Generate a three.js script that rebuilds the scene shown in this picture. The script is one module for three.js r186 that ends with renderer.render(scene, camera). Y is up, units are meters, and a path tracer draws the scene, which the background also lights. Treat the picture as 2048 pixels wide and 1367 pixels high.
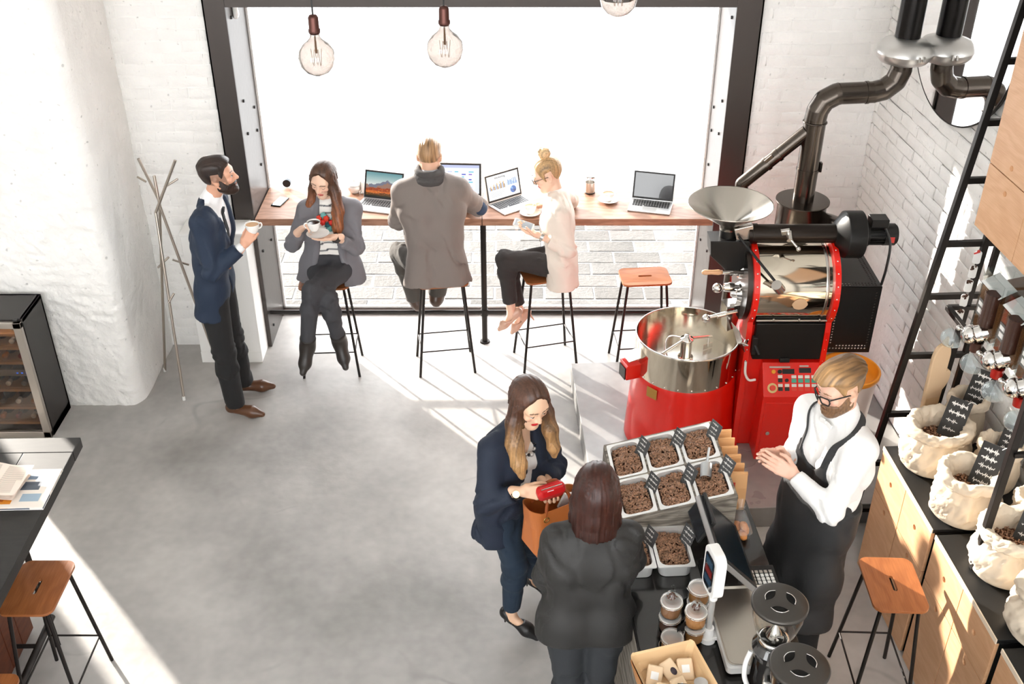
import * as THREE from 'three';
import { RoundedBoxGeometry } from 'three/addons/geometries/RoundedBoxGeometry.js';
import { mergeGeometries } from 'three/addons/utils/BufferGeometryUtils.js';
import { ImprovedNoise } from 'three/addons/math/ImprovedNoise.js';
import { RectAreaLightUniformsLib } from 'three/addons/lights/RectAreaLightUniformsLib.js';

// ---------------------------------------------------------------- camera, sky, sun, exposure
const scene = new THREE.Scene();
const camera = new THREE.PerspectiveCamera(35.28, 2048 / 1367, 0.05, 200);
camera.position.set(0, 4.33, 0);
camera.rotation.set(THREE.MathUtils.degToRad(-32.2), 0, 0);
scene.add(camera);
RectAreaLightUniformsLib.init();
const SKY = 5.6;
scene.background = new THREE.Color().setRGB(SKY * 0.985, SKY, SKY * 1.01);
const sun = new THREE.DirectionalLight(new THREE.Color().setRGB(1, 0.93, 0.84), 14);
const sunEl = THREE.MathUtils.degToRad(13.5), sunAz = Math.atan(0.88);
const sunDir = new THREE.Vector3(Math.sin(sunAz) * Math.cos(sunEl), -Math.sin(sunEl), Math.cos(sunAz) * Math.cos(sunEl));
sun.position.copy(sunDir).multiplyScalar(-14).add(new THREE.Vector3(0, 1, -5));
sun.target.position.set(0, 1, -5); sun.castShadow = true; sun.shadow.radius = 1.6;
sun.shadow.mapSize.set(4096, 4096);
Object.assign(sun.shadow.camera, { left: -8, right: 8, top: 6, bottom: -6, near: 1, far: 40 });
scene.add(sun, sun.target);
const renderer = new THREE.WebGLRenderer({ antialias: true });
renderer.toneMapping = THREE.LinearToneMapping;
renderer.toneMappingExposure = 1.35;
renderer.shadowMap.enabled = true;

// ---------------------------------------------------------------- helpers
const PI = Math.PI, D2R = PI / 180;
const V = (x, y, z) => new THREE.Vector3(x, y, z);
let seed = 7;
const rnd = () => { seed = (seed * 1664525 + 1013904223) >>> 0; return seed / 4294967296; };
const rr = (a, b) => a + (b - a) * rnd();
const perlin = new ImprovedNoise();
const nz = (x, y, z) => perlin.noise(x, y, z);
const fbm = (x, y, z, o = 4) => { let s = 0, a = 0.5; for (let i = 0; i < o; i++) { s += a * perlin.noise(x, y, z); x *= 2.03; y *= 2.03; z *= 2.03; a *= 0.5; } return s; };
const clamp = (x, a, b) => Math.min(b, Math.max(a, x));
const lerp = (a, b, t) => a + (b - a) * t;
const smooth = (a, b, x) => { const t = clamp((x - a) / (b - a), 0, 1); return t * t * (3 - 2 * t); };

function dataTex(w, h, fn, { srgb = true, rep = [1, 1] } = {}) {
  const d = new Uint8Array(w * h * 4);
  for (let j = 0; j < h; j++) for (let i = 0; i < w; i++) {
    const c = fn(i / w, j / h), k = (j * w + i) * 4;
    if (typeof c === 'number') { d[k] = d[k + 1] = d[k + 2] = clamp(c, 0, 1) * 255; } else { for (let q = 0; q < 3; q++) d[k + q] = clamp(c[q], 0, 1) * 255; }
    d[k + 3] = 255;
  }
  const t = new THREE.DataTexture(d, w, h);
  t.magFilter = THREE.LinearFilter; t.minFilter = THREE.LinearMipmapLinearFilter; t.generateMipmaps = true;
  t.wrapS = t.wrapT = THREE.RepeatWrapping; t.repeat.set(rep[0], rep[1]);
  t.colorSpace = srgb ? THREE.SRGBColorSpace : THREE.NoColorSpace; t.needsUpdate = true;
  return t;
}
function canvasTex(w, h, draw) {
  const c = document.createElement('canvas'); c.width = w; c.height = h;
  draw(c.getContext('2d'), w, h);
  const t = new THREE.CanvasTexture(c); t.colorSpace = THREE.SRGBColorSpace; return t;
}
// noise that repeats over [0,1): lattice gradients wrapped at the period f
const G2 = Array.from({ length: 256 }, (_, i) => [Math.cos(i / 256 * 2 * PI), Math.sin(i / 256 * 2 * PI)]);
const hash2 = (x, y, s) => { let h = (x * 374761393 + y * 668265263 + s * 2147483 + 1013) | 0; h = Math.imul(h ^ (h >>> 13), 1274126177); return (h ^ (h >>> 16)) & 255; };
function pnoise(x, y, f, s) {
  const i = Math.floor(x), j = Math.floor(y), u = x - i, v = y - j, a = u * u * u * (u * (u * 6 - 15) + 10), b = v * v * v * (v * (v * 6 - 15) + 10);
  const i0 = ((i % f) + f) % f, i1 = (i0 + 1) % f, j0 = ((j % f) + f) % f, j1 = (j0 + 1) % f;
  const g = (p, q, dx, dy) => { const w = G2[hash2(p, q, s)]; return w[0] * dx + w[1] * dy; };
  return lerp(lerp(g(i0, j0, u, v), g(i1, j0, u - 1, v), a), lerp(g(i0, j1, u, v - 1), g(i1, j1, u - 1, v - 1), a), b) * 1.3;
}
const tfbm = (u, v, f, o, s) => { let t = 0, a = 0.5, q = f; for (let k = 0; k < o; k++) { t += a * pnoise(u * q, v * q, q, Math.round(s * 10) + k); q *= 2; a *= 0.5; } return t; };
const std = (o) => new THREE.MeshStandardMaterial(o);
const phys = (o) => new THREE.MeshPhysicalMaterial(o);

const used = {};
function numbered(n) { if (!(n in used)) { used[n] = 0; return n; } used[n]++; return n + '_' + String(used[n]).padStart(3, '0'); }
function uvBox(g, s = 1) {                                           // uv in metres from position and normal
  const p = g.attributes.position, n = g.attributes.normal, uv = new Float32Array(p.count * 2);
  for (let i = 0; i < p.count; i++) {
    const ax = Math.abs(n.getX(i)), ay = Math.abs(n.getY(i)), az = Math.abs(n.getZ(i));
    let u, v;
    if (ay >= ax && ay >= az) { u = p.getX(i); v = p.getZ(i); } else if (ax >= az) { u = p.getZ(i); v = p.getY(i); } else { u = p.getX(i); v = p.getY(i); }
    uv[i * 2] = u * s; uv[i * 2 + 1] = v * s;
  }
  g.setAttribute('uv', new THREE.BufferAttribute(uv, 2));
  return g;
}
function merge(list) {
  if (!Array.isArray(list)) return list;
  if (list.length === 1) return list[0];
  const ns = list.map((g) => { const q = g.index ? g.toNonIndexed() : g; for (const k of Object.keys(q.attributes)) if (!['position', 'normal', 'uv'].includes(k)) q.deleteAttribute(k); if (!q.attributes.uv) uvBox(q); return q; });
  return mergeGeometries(ns);
}
function mesh(name, geos, material, parent) {
  const m = new THREE.Mesh(merge(geos), material);
  m.name = parent && parent !== scene ? name : numbered(name); m.castShadow = m.receiveShadow = true;
  (parent || scene).add(m); return m;
}
function tag(o, label, category, group) { o.userData.label = label; o.userData.category = category; if (group) o.userData.group = group; return o; }
function thing(name, label, category, pos = [0, 0, 0], ry = 0, group) {
  const o = new THREE.Group(); o.name = numbered(name); o.position.set(...pos); o.rotation.y = ry;
  scene.add(o); return tag(o, label, category, group);
}
function dup(o, pos, ry, label, group) {
  const c = o.clone(); c.userData = { ...o.userData }; c.name = numbered(o.name.replace(/_\d{3}$/, '')); c.position.set(...pos); if (ry !== undefined) c.rotation.y = ry;
  if (label) c.userData.label = label; if (group) c.userData.group = group; scene.add(c); return c;
}
function struct(name, geos, material) { const m = mesh(name, geos, material, scene); m.userData.kind = 'structure'; return m; }
const part = (o, name, geos, material) => mesh(name, geos, material, o);

const box = (w, h, d, x = 0, y = 0, z = 0, r = 0.003, seg = 1) => {
  const q = Math.min(r, w * 0.45, h * 0.45, d * 0.45);
  const g = q > 0.0004 ? new RoundedBoxGeometry(w, h, d, seg, q) : new THREE.BoxGeometry(w, h, d);
  g.translate(x, y, z); return uvBox(g);
};
const span = (x0, x1, y0, y1, z0, z1, r = 0.003) => box(Math.abs(x1 - x0), Math.abs(y1 - y0), Math.abs(z1 - z0), (x0 + x1) / 2, (y0 + y1) / 2, (z0 + z1) / 2, r);
const cyl = (r0, r1, h, x = 0, y = 0, z = 0, n = 24, open = false) => { const g = new THREE.CylinderGeometry(r1, r0, h, n, 1, open); g.translate(x, y, z); return g; };   // r0 bottom, r1 top
const lathe = (pts, n = 32) => new THREE.LatheGeometry(pts.map((p) => new THREE.Vector2(p[0], p[1])), n);
const sph = (r, x = 0, y = 0, z = 0, n = 16) => { const g = new THREE.SphereGeometry(r, n, Math.max(6, n >> 1)); g.translate(x, y, z); return g; };
const torus = (R, r, n = 32, m = 8, arc = 2 * PI) => new THREE.TorusGeometry(R, r, m, n, arc);
function bar(a, b, r, n = 12, r2) {                                   // round bar between two points
  const A = V(...a), B = V(...b), d = B.clone().sub(A), L = d.length();
  const g = new THREE.CylinderGeometry(r2 ?? r, r, L, n); g.translate(0, L / 2, 0);
  g.applyQuaternion(new THREE.Quaternion().setFromUnitVectors(V(0, 1, 0), d.normalize())); g.translate(A.x, A.y, A.z); return g;
}
function flat(a, b, w, t, up = [0, 1, 0], r = 0.002) {                 // square-section bar from a to b, w across, t thick
  const A = V(...a), B = V(...b), y = B.clone().sub(A), L = y.length(); y.normalize();
  const x = new THREE.Vector3().crossVectors(y, V(...up)); if (x.lengthSq() < 1e-6) x.set(1, 0, 0); x.normalize();
  const z = new THREE.Vector3().crossVectors(x, y);
  const g = box(w, L, t, 0, L / 2, 0, r);
  g.applyMatrix4(new THREE.Matrix4().makeBasis(x, y, z).setPosition(A)); return g;
}
const curve = (pts) => new THREE.CatmullRomCurve3(pts.map((p) => V(...p)));
const tube = (pts, r, n = 24, m = 8) => new THREE.TubeGeometry(curve(pts), n, r, m);
function xf(g, pos = [0, 0, 0], rot = [0, 0, 0], s = [1, 1, 1]) {
  g.applyMatrix4(new THREE.Matrix4().compose(V(...pos), new THREE.Quaternion().setFromEuler(new THREE.Euler(...rot)), V(...s))); return g;
}
function roundRect(w, h, r, hole) {
  const s = new THREE.Shape(), x = -w / 2, y = -h / 2;
  s.moveTo(x + r, y); s.lineTo(x + w - r, y); s.absarc(x + w - r, y + r, r, -PI / 2, 0); s.lineTo(x + w, y + h - r); s.absarc(x + w - r, y + h - r, r, 0, PI / 2);
  s.lineTo(x + r, y + h); s.absarc(x + r, y + h - r, r, PI / 2, PI); s.lineTo(x, y + r); s.absarc(x + r, y + r, r, PI, 1.5 * PI);
  if (hole) s.holes.push(hole);
  return s;
}
function roundPath(w, h, r, cx = 0, cy = 0) {
  const p = new THREE.Path(), x = cx - w / 2, y = cy - h / 2;
  p.moveTo(x + r, y); p.lineTo(x + w - r, y); p.absarc(x + w - r, y + r, r, -PI / 2, 0); p.lineTo(x + w, y + h - r); p.absarc(x + w - r, y + h - r, r, 0, PI / 2);
  p.lineTo(x + r, y + h); p.absarc(x + r, y + h - r, r, PI / 2, PI); p.lineTo(x, y + r); p.absarc(x + r, y + r, r, PI, 1.5 * PI); return p;
}
const ext = (shape, depth, bevel = 0.002, seg = 6) => new THREE.ExtrudeGeometry(shape, { depth, bevelEnabled: bevel > 0, bevelThickness: bevel, bevelSize: bevel, bevelSegments: 2, curveSegments: seg });

// ---------------------------------------------------------------- materials
const T = {};
T.grain = dataTex(256, 256, (u, v) => 0.5 + tfbm(u, v, 24, 3, 1.3), { srgb: false });
T.rough = dataTex(512, 512, (u, v) => 0.5 + 0.75 * tfbm(u, v, 9, 5, 4.1) + 0.25 * tfbm(u, v, 40, 2, 9.4), { srgb: false });
T.paint = dataTex(512, 512, (u, v) => { const s = tfbm(u, v, 7, 5, 2.2), k = tfbm(u, v, 34, 2, 8.8); const d = smooth(0.3, 0.42, k) * 0.22 * smooth(-0.1, 0.2, s); const b = 0.955 + 0.035 * s - d * 0.8; return [b, b * 0.992, b * 0.978]; });
function woodTex(base, dark, freq, seedv, contrast = 1) {
  return dataTex(512, 512, (u, v) => {
    const w = tfbm(u, v, 3, 3, seedv) * 2.2, g = 0.5 + 0.5 * Math.sin((v * freq + w) * 2 * PI), f = nz(u * 6, v * 220, seedv) * 0.5 + nz(u * 14, v * 90, seedv + 3) * 0.5;
    const t = clamp((g * 0.45 + f * 0.8 + 0.2) * contrast, 0, 1);
    return [lerp(base[0], dark[0], t), lerp(base[1], dark[1], t), lerp(base[2], dark[2], t)];
  });
}
T.walnut = woodTex([0.70, 0.53, 0.43], [0.53, 0.37, 0.28], 7, 3.3);
T.beech = woodTex([0.85, 0.67, 0.51], [0.77, 0.57, 0.41], 5, 5.7, 0.7);
T.seat = woodTex([0.68, 0.42, 0.24], [0.56, 0.32, 0.17], 5, 8.1, 0.8);
T.grey = woodTex([0.66, 0.63, 0.58], [0.36, 0.33, 0.30], 9, 2.7, 1.1);
T.fabric = dataTex(256, 256, (u, v) => 0.5 + 0.25 * Math.sin(u * 2 * PI * 64) * Math.sin(v * 2 * PI * 64) + 0.5 * tfbm(u, v, 40, 2, 3), { srgb: false });
T.floor = dataTex(1024, 1024, (u, v) => {
  const a = tfbm(u, v, 3, 6, 1.1), b = tfbm(u, v, 11, 5, 5.2), c = tfbm(u, v, 90, 2, 7.7), e = tfbm(u, v, 5, 3, 9.9);
  const sc = smooth(0.015, 0, Math.abs(e)) * smooth(0.05, 0.3, b) * 0.06;
  const g = 0.69 + 0.26 * a + 0.12 * b + 0.05 * c - sc;
  return [g * 1.01, g * 0.99, g * 0.968];
});
T.floorRough = dataTex(512, 512, (u, v) => 0.62 + 0.5 * tfbm(u, v, 6, 5, 6.6), { srgb: false });
const M = {
  wall: std({ color: 0xffffff, map: T.paint, roughness: 0.85, bumpMap: T.rough, bumpScale: 0.006 }),
  brick: std({ color: 0xffffff, map: T.paint, roughness: 0.8, bumpMap: T.rough, bumpScale: 0.004 }),
  floor: std({ color: 0xfafafa, map: T.floor, roughness: 0.75, roughnessMap: T.floorRough, bumpMap: T.grain, bumpScale: 0.0006 }),
  white: std({ color: 0xf2f1ee, roughness: 0.55 }),
  steelDark: std({ color: 0x4c4643, roughness: 0.34, metalness: 0.5, bumpMap: T.grain, bumpScale: 0.0003 }),
  blackMetal: std({ color: 0x2b2725, roughness: 0.45, metalness: 0.6 }),
  black: std({ color: 0x141414, roughness: 0.5 }),
  chrome: std({ color: 0xe4e2df, roughness: 0.12, metalness: 1 }),
  steel: std({ color: 0xcfccc7, roughness: 0.26, metalness: 1 }),
  brushed: std({ color: 0xbdb9b2, roughness: 0.38, metalness: 1 }),
  walnut: std({ color: 0xffffff, map: T.walnut, roughness: 0.45 }),
  beech: std({ color: 0xffffff, map: T.beech, roughness: 0.55 }),
  seat: std({ color: 0xffffff, map: T.seat, roughness: 0.4 }),
  greyWood: std({ color: 0xffffff, map: T.grey, roughness: 0.85, bumpMap: T.grey, bumpScale: 0.003 }),
  glass: phys({ color: 0xffffff, transmission: 1, thickness: 0, roughness: 0, ior: 1.45 }),
  porcelain: phys({ color: 0xf6f4f0, roughness: 0.18, clearcoat: 0.6 }),
};
for (const k of ['walnut', 'beech', 'seat', 'grey']) T[k].repeat.set(1.1, 2.2);
T.floor.repeat.set(0.16, 0.16); T.floorRough.repeat.set(0.3, 0.3); T.paint.repeat.set(0.8, 0.8); T.rough.repeat.set(1.6, 1.6);
// ---------------------------------------------------------------- room shell
const RW = (z) => 2.40 + 0.062 * (z + 6.82);                          // inner face of the right wall
struct('floor', [span(-6, 3.3, -0.2, 0, -7.36, 3.4, 0)], M.floor);
struct('ceiling', [span(-6, 3.3, 5.6, 5.8, -7.36, 3.4, 0)], M.white);
const wallBack = struct('wall_back', [
  span(1.578, 3.3, 0, 5.6, -7.36, -6.84, 0), span(-2.6, -1.942, 0, 5.6, -7.36, -6.84, 0), span(-1.942, 1.578, 2.78, 5.6, -7.36, -6.84, 0),
  span(-3.9, -2.6, 0, 5.6, -7.36, -6.84, 0), span(-5.27, -3.9, 2.7, 5.6, -7.36, -6.84, 0), span(-5.27, -3.9, 0, 0.15, -7.36, -6.84, 0), span(-6, -5.27, 0, 5.6, -7.36, -6.84, 0)], M.wall);
const rwg = span(0, 0.3, 0, 5.6, -0.2, 10.3, 0); rwg.rotateY(Math.atan(0.062)); rwg.translate(RW(-6.84) + 0.012, 0, -6.84);
const wallRight = struct('wall_right', [rwg], M.wall);
struct('wall_left', [span(-6.3, -6, 0, 5.6, -7.36, 3.4, 0)], M.wall);
// rear wall behind the camera with two tall shop windows
struct('wall_rear', [span(-6, 3.3, 0, 1.0, 3.1, 3.4, 0), span(-6, 3.3, 5.0, 5.6, 3.1, 3.4, 0), span(-6, -5.2, 1, 5, 3.1, 3.4, 0), span(-1.7, -1.0, 1, 5, 3.1, 3.4, 0), span(2.5, 3.3, 1, 5, 3.1, 3.4, 0)], M.wall);
for (const [n, a, b] of [['window_3', -5.2, -1.7], ['window_4', -1.0, 2.5]]) {
  const g = new THREE.Group(); g.name = n; g.userData.kind = 'structure'; scene.add(g);
  part(g, 'glass_pane', [span(a, b, 1, 5, 3.24, 3.245, 0)], M.glass);
  part(g, 'window_frame', [span(a, a + 0.06, 1, 5, 3.2, 3.28), span(b - 0.06, b, 1, 5, 3.2, 3.28), span(a, b, 1, 1.06, 3.2, 3.28), span(a, b, 4.94, 5, 3.2, 3.28), span((a + b) / 2 - 0.03, (a + b) / 2 + 0.03, 1, 5, 3.2, 3.28)], M.steelDark);
}
// plastered pier left of the window: lumpy hand-laid plaster, a real displaced surface with a rounded corner
{
  const x0 = -3.83, x1 = -2.565, zf = -6.09, zb = -6.86, R = 0.07, h = 4.6;
  const path = [];                                                    // outline, from left-back round the front to right-back
  for (let i = 0; i <= 8; i++) path.push([x0, lerp(zb, zf - 0.02, i / 8), -1, 0]);
  for (let i = 0; i <= 110; i++) path.push([lerp(x0 + 0.02, x1 - R, i / 110), zf, 0, 1]);
  for (let i = 1; i <= 12; i++) { const a = (1 - i / 12) * PI / 2; path.push([x1 - R + R * Math.cos(a), zf - R + R * Math.sin(a), Math.cos(a), Math.sin(a)]); }
  for (let i = 1; i <= 34; i++) path.push([x1, lerp(zf - R, zb, i / 34), 1, 0]);
  const rows = 330, pos = [], idx = [], uvs = [], n = path.length, arc = [0]; for (let i = 1; i < n; i++) arc.push(arc[i - 1] + Math.hypot(path[i][0] - path[i - 1][0], path[i][1] - path[i - 1][1]));
  for (let j = 0; j <= rows; j++) {
    const y = j / rows * h;
    path.forEach(([x, z, nx, nzz], i) => {
      const side = lerp(1, 0.3, smooth(0.15, 0.95, nx)), s = x * 1.3 + z;
      const ridged = 1 - Math.abs(fbm(x * 5.5 + z * 3, y * 8, 3.1, 4)) * 3.2;
      let d = 0.018 * fbm(s * 2.2, y * 2.4, 0.7, 4) + 0.012 * side * ridged + 0.010 * side * fbm(x * 20 + z * 9, y * 24, 5.1, 3);
      const rnd0 = smooth(0.9, 0.0, nx); const course = y / 0.077, row = Math.floor(course), fy = course - row, fx = ((x + z) / 0.27 + (row % 2) * 0.5); const fxx = fx - Math.floor(fx);
      const joint = Math.min(smooth(0, 0.16, Math.min(fy, 1 - fy)), smooth(0, 0.05, Math.min(fxx, 1 - fxx)));
      d += 0.006 * side * rnd0 * joint * smooth(-0.25, 0.25, fbm(s * 1.7, y * 1.5, 9.2, 2) + 0.1);
      d += 0.05 * smooth(0.55, 0, y) * lerp(0.5, 0.25, smooth(0.15, 0.95, nx));        // the pier thickens a little at its foot
      pos.push(x + nx * d, y, z + nzz * d); uvs.push(arc[i], y);
    });
  }
  for (let j = 0; j < rows; j++) for (let i = 0; i < n - 1; i++) { const a = j * n + i, b = a + n; idx.push(a, a + 1, b, a + 1, b + 1, b); }
  const g = new THREE.BufferGeometry(); g.setAttribute('position', new THREE.Float32BufferAttribute(pos, 3)); g.setIndex(idx); g.setAttribute('uv', new THREE.Float32BufferAttribute(uvs, 2)); g.computeVertexNormals();
  const pier = mesh('wall_pier', [g], M.wall, scene); pier.userData.kind = 'structure';
}
// painted bricks: each one proud of the wall, joints recessed
const brickGeos = [];
for (let k = 0; k < 10; k++) {
  const L = 0.252, Hh = 0.0725, pos = [], idx = [], nx = 4, ny = 2;
  for (let j = 0; j <= ny; j++) for (let i = 0; i <= nx; i++) pos.push((i / nx - 0.5) * (L - 0.012) + rr(-0.003, 0.003), (j / ny - 0.5) * (Hh - 0.010) + rr(-0.002, 0.002), 0.0052 + rr(-0.002, 0.002));
  const id = (i, j) => j * (nx + 1) + i;
  for (let j = 0; j < ny; j++) for (let i = 0; i < nx; i++) idx.push(id(i, j), id(i + 1, j), id(i + 1, j + 1), id(i, j), id(i + 1, j + 1), id(i, j + 1));
  const rim = []; for (let i = 0; i <= nx; i++) rim.push(id(i, 0)); for (let j = 1; j <= ny; j++) rim.push(id(nx, j)); for (let i = nx - 1; i >= 0; i--) rim.push(id(i, ny)); for (let j = ny - 1; j >= 1; j--) rim.push(id(0, j));
  const b0 = pos.length / 3; rim.forEach((r) => pos.push(pos[r * 3] * 1.05, pos[r * 3 + 1] * 1.17, -0.004));
  rim.forEach((r, i) => { const s = (i + 1) % rim.length; idx.push(r, b0 + i, b0 + s, r, b0 + s, rim[s]); });
  const g = new THREE.BufferGeometry(); g.setAttribute('position', new THREE.Float32BufferAttribute(pos, 3)); g.setIndex(idx); g.computeVertexNormals(); uvBox(g);
  const uv = g.attributes.uv; for (let i = 0; i < uv.count; i++) uv.setXY(i, uv.getX(i) + k * 0.173, uv.getY(i) + k * 0.31);
  brickGeos.push(g);
}
function layBricks(parent, u0, u1, h0, h1, place, ry, limit, skip) {
  const rest = []; let made = 0;
  for (let r = 0; r * 0.0765 + h0 < h1; r++) {
    const y = h0 + (r + 0.5) * 0.0765;
    for (let u = u0 + (r % 2 ? 0.0635 : -0.0635) + rr(-0.01, 0.01); u < u1 + 0.1; u += 0.254) {
      const a = Math.max(u - 0.122, u0), b = Math.min(u + 0.122, u1); if (b - a < 0.03) continue;
      const c = (a + b) / 2; if (skip && skip(c, y)) continue;
      const [x, z] = place(c), g = brickGeos[Math.floor(rnd() * 10)], sx = (b - a) / 0.244, off = rr(-0.004, 0.002);
      if (made < limit) {
        const m = new THREE.Mesh(g, M.brick); m.name = 'brick'; m.castShadow = m.receiveShadow = true; m.position.set(x, y + rr(-0.003, 0.003), z); m.rotation.set(0, ry, rr(-0.012, 0.012)); m.scale.set(sx, 1, 1); m.translateZ(off); parent.add(m); made++;
      } else rest.push(xf(g.clone(), [x, y, z], [0, ry, 0], [sx, 1, 1]));
    }
  }
  if (rest.length) { const m = part(parent, 'brickwork', rest, M.brick); m.userData.kind = 'stuff'; }
}
layBricks(wallBack, 1.59, 2.40, 0.75, 2.95, (u) => [u, -6.84], 0, 150);
layBricks(wallBack, -2.57, -1.95, 0, 2.95, (u) => [u, -6.84], 0, 150);
layBricks(wallRight, 0.0, 2.75, 0.15, 2.95, (u) => [RW(-6.84 + u), -6.84 + u], -PI / 2 + Math.atan(0.062), 300, (u, y) => (u > 1.5 && y > 2.35) || (u < 0.9 && y < 0.9));

// ---------------------------------------------------------------- steel portal round the window
const portal = new THREE.Group(); portal.name = 'trim_1'; portal.userData.kind = 'structure'; portal.userData.label = 'dark steel portal frame round the big shop window'; scene.add(portal);
part(portal, 'column', [span(-1.942, -1.93, 0, 2.8, -7.36, -6.81, 0.002), span(-1.942, -1.80, 0, 2.8, -6.825, -6.81, 0.002), span(-1.812, -1.80, 0, 2.8, -7.36, -6.815, 0.002)], M.steelDark);
part(portal, 'column', [span(1.566, 1.578, 0, 2.8, -7.36, -6.81, 0.002), span(1.41, 1.578, 0, 2.8, -6.825, -6.81, 0.002), span(1.41, 1.422, 0, 2.8, -7.36, -6.815, 0.002)], M.steelDark);
part(portal, 'lintel_beam', [span(-1.80, 1.41, 2.515, 2.8, -6.825, -6.81, 0.002), span(-1.80, 1.41, 2.515, 2.53, -7.36, -6.815, 0.002), span(-1.8, 1.41, 2.53, 2.8, -7.36, -7.34, 0.002)], M.steelDark);
const bolt = cyl(0.012, 0.010, 0.010, 0, 0, 0, 6); bolt.rotateZ(-PI / 2);
for (const [sx, x] of [[1, -1.80], [-1, 1.41]]) for (const [y, z] of [[2.42, -6.93], [2.5, -7.25], [1.86, -6.95], [1.72, -7.22], [1.63, -6.95], [1.55, -7.22], [0.75, -6.92], [0.7, -7.2], [0.12, -6.93], [1.3, -7.2]]) {
  const m = part(portal, 'bolt', [bolt.clone()], M.black); m.position.set(x + sx * 0.004, y, z); if (sx < 0) m.rotation.y = PI;
}
const win1 = new THREE.Group(); win1.name = 'window_1'; win1.userData.kind = 'structure'; scene.add(win1);
part(win1, 'glass_pane', [span(-1.80, 1.41, 0.045, 2.56, -7.346, -7.34, 0)], M.glass);
part(win1, 'window_sill', [span(-1.80, 1.41, 0, 0.035, -7.36, -7.28, 0.004)], std({ color: 0x6b4d3a, roughness: 0.8, map: T.grey }));
part(win1, 'sealing_strip', [span(-1.80, -1.785, 0.03, 2.55, -7.35, -7.325, 0.002), span(1.395, 1.41, 0.03, 2.55, -7.35, -7.325, 0.002), span(-1.8, 1.41, 0.03, 0.05, -7.35, -7.325, 0.002)], M.white);
for (const x of [-1.70, -0.99, -0.22, 0.55, 1.32]) part(win1, 'glass_clip', [box(0.16, 0.06, 0.035, x, 2.525, -7.33, 0.004)], M.brushed);
part(win1, 'glass_knob', [xf(cyl(0.03, 0.03, 0.03, 0, 0, 0, 20), [-1.66, 1.10, -7.33], [PI / 2, 0, 0])], std({ color: 0x3d4247, roughness: 0.3, metalness: 0.8 }));
const win2 = new THREE.Group(); win2.name = 'window_2'; win2.userData.kind = 'structure'; scene.add(win2);
part(win2, 'glass_pane', [span(-5.27, -3.9, 0.15, 2.7, -7.25, -7.245, 0)], M.glass);
part(win2, 'window_frame', [span(-5.27, -5.24, 0.15, 2.7, -7.28, -7.22), span(-3.93, -3.9, 0.15, 2.7, -7.28, -7.22), span(-5.27, -3.9, 0.15, 0.19, -7.28, -7.22)], M.steelDark);

// ---------------------------------------------------------------- outside: snowy street and paved footway
const snowMat = std({ color: 0xb4b6b8, roughness: 0.9, bumpMap: T.rough, bumpScale: 0.05 });
const street = mesh('street', [span(-40, 40, -0.3, -0.045, -70, -9.0, 0), span(-40, 40, -0.3, -0.041, -9.0, -7.36, 0)], snowMat, scene); street.userData.kind = 'structure';
const pave = new THREE.Group(); pave.name = 'pavement'; pave.userData.kind = 'structure'; scene.add(pave);
{
  const mats = [0x8d8c8a, 0x979592, 0x84827f, 0x9c9a98].map((c) => std({ color: new THREE.Color(c).multiplyScalar(0.64), roughness: 0.8, map: T.floor, bumpMap: T.rough, bumpScale: 0.006 }));
  const geos = [0, 1, 2].map((k) => { const g = box(0.398, 0.06, 0.198, 0, 0, 0, 0.008); const uv = g.attributes.uv; for (let i = 0; i < uv.count; i++) uv.setXY(i, uv.getX(i) * 2 + k * 1.3, uv.getY(i) * 2 + k); return g; });
  for (let r = 0; r < 10; r++) for (let c = 0; c < 13; c++) {
    const m = new THREE.Mesh(geos[Math.floor(rnd() * 3)], mats[Math.floor(rnd() * 4)]); m.name = 'paver'; m.castShadow = m.receiveShadow = true;
    const px = -2.6 + c * 0.41 + (r % 2) * 0.2, pz = -7.48 - r * 0.21; m.position.set(px, -0.065 + rr(-0.006, 0.004), pz); m.rotation.set(rr(-0.012, 0.012), rr(-0.012, 0.012), rr(-0.012, 0.012)); pave.add(m);
  }
}
// ---------------------------------------------------------------- raised plinth under the roaster
{
  const s = new THREE.Shape(); s.moveTo(0.420, 6.35); s.lineTo(2.42, 6.47); s.lineTo(2.505, 4.87); s.lineTo(1.98, 4.85); s.lineTo(0.50, 4.76);
  const q = ext(s, 0.142, 0.004); q.rotateX(-PI / 2); q.translate(0, 0.004, 0); uvBox(q);
  const pl = mesh('floor_plinth', [q], std({ color: 0xd6d8da, map: T.floor, roughness: 0.55, metalness: 0.15, roughnessMap: T.floorRough }), scene); pl.userData.kind = 'structure';
}
// ---------------------------------------------------------------- bar along the window
{
  const t = thing('window_bar', 'long walnut bar counter across the shop window on a black post', 'counter', [-0.2, 0, -7.07]);
  const wx = 0.2;
  part(t, 'worktop', [span(-1.795 + wx, -0.212 + wx, 1.008, 1.06, -0.27, 0.27, 0.004)], M.walnut);
  part(t, 'worktop', [span(-0.208 + wx, 1.405 + wx, 1.008, 1.06, -0.27, 0.27, 0.004)], M.walnut);
  part(t, 'post', [cyl(0.021, 0.021, 0.99, -0.005, 0.505, 0.19, 20), cyl(0.04, 0.035, 0.012, -0.005, 0.006, 0.19, 20), cyl(0.028, 0.028, 0.05, -0.005, 0.26, 0.19, 20), box(0.1, 0.008, 0.1, -0.005, 1.004, 0.19)], M.blackMetal);
  part(t, 'foot_rail', [bar([-1.795 + wx, 0.26, 0.19], [1.405 + wx, 0.26, 0.19], 0.016)], M.blackMetal);
}
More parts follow.
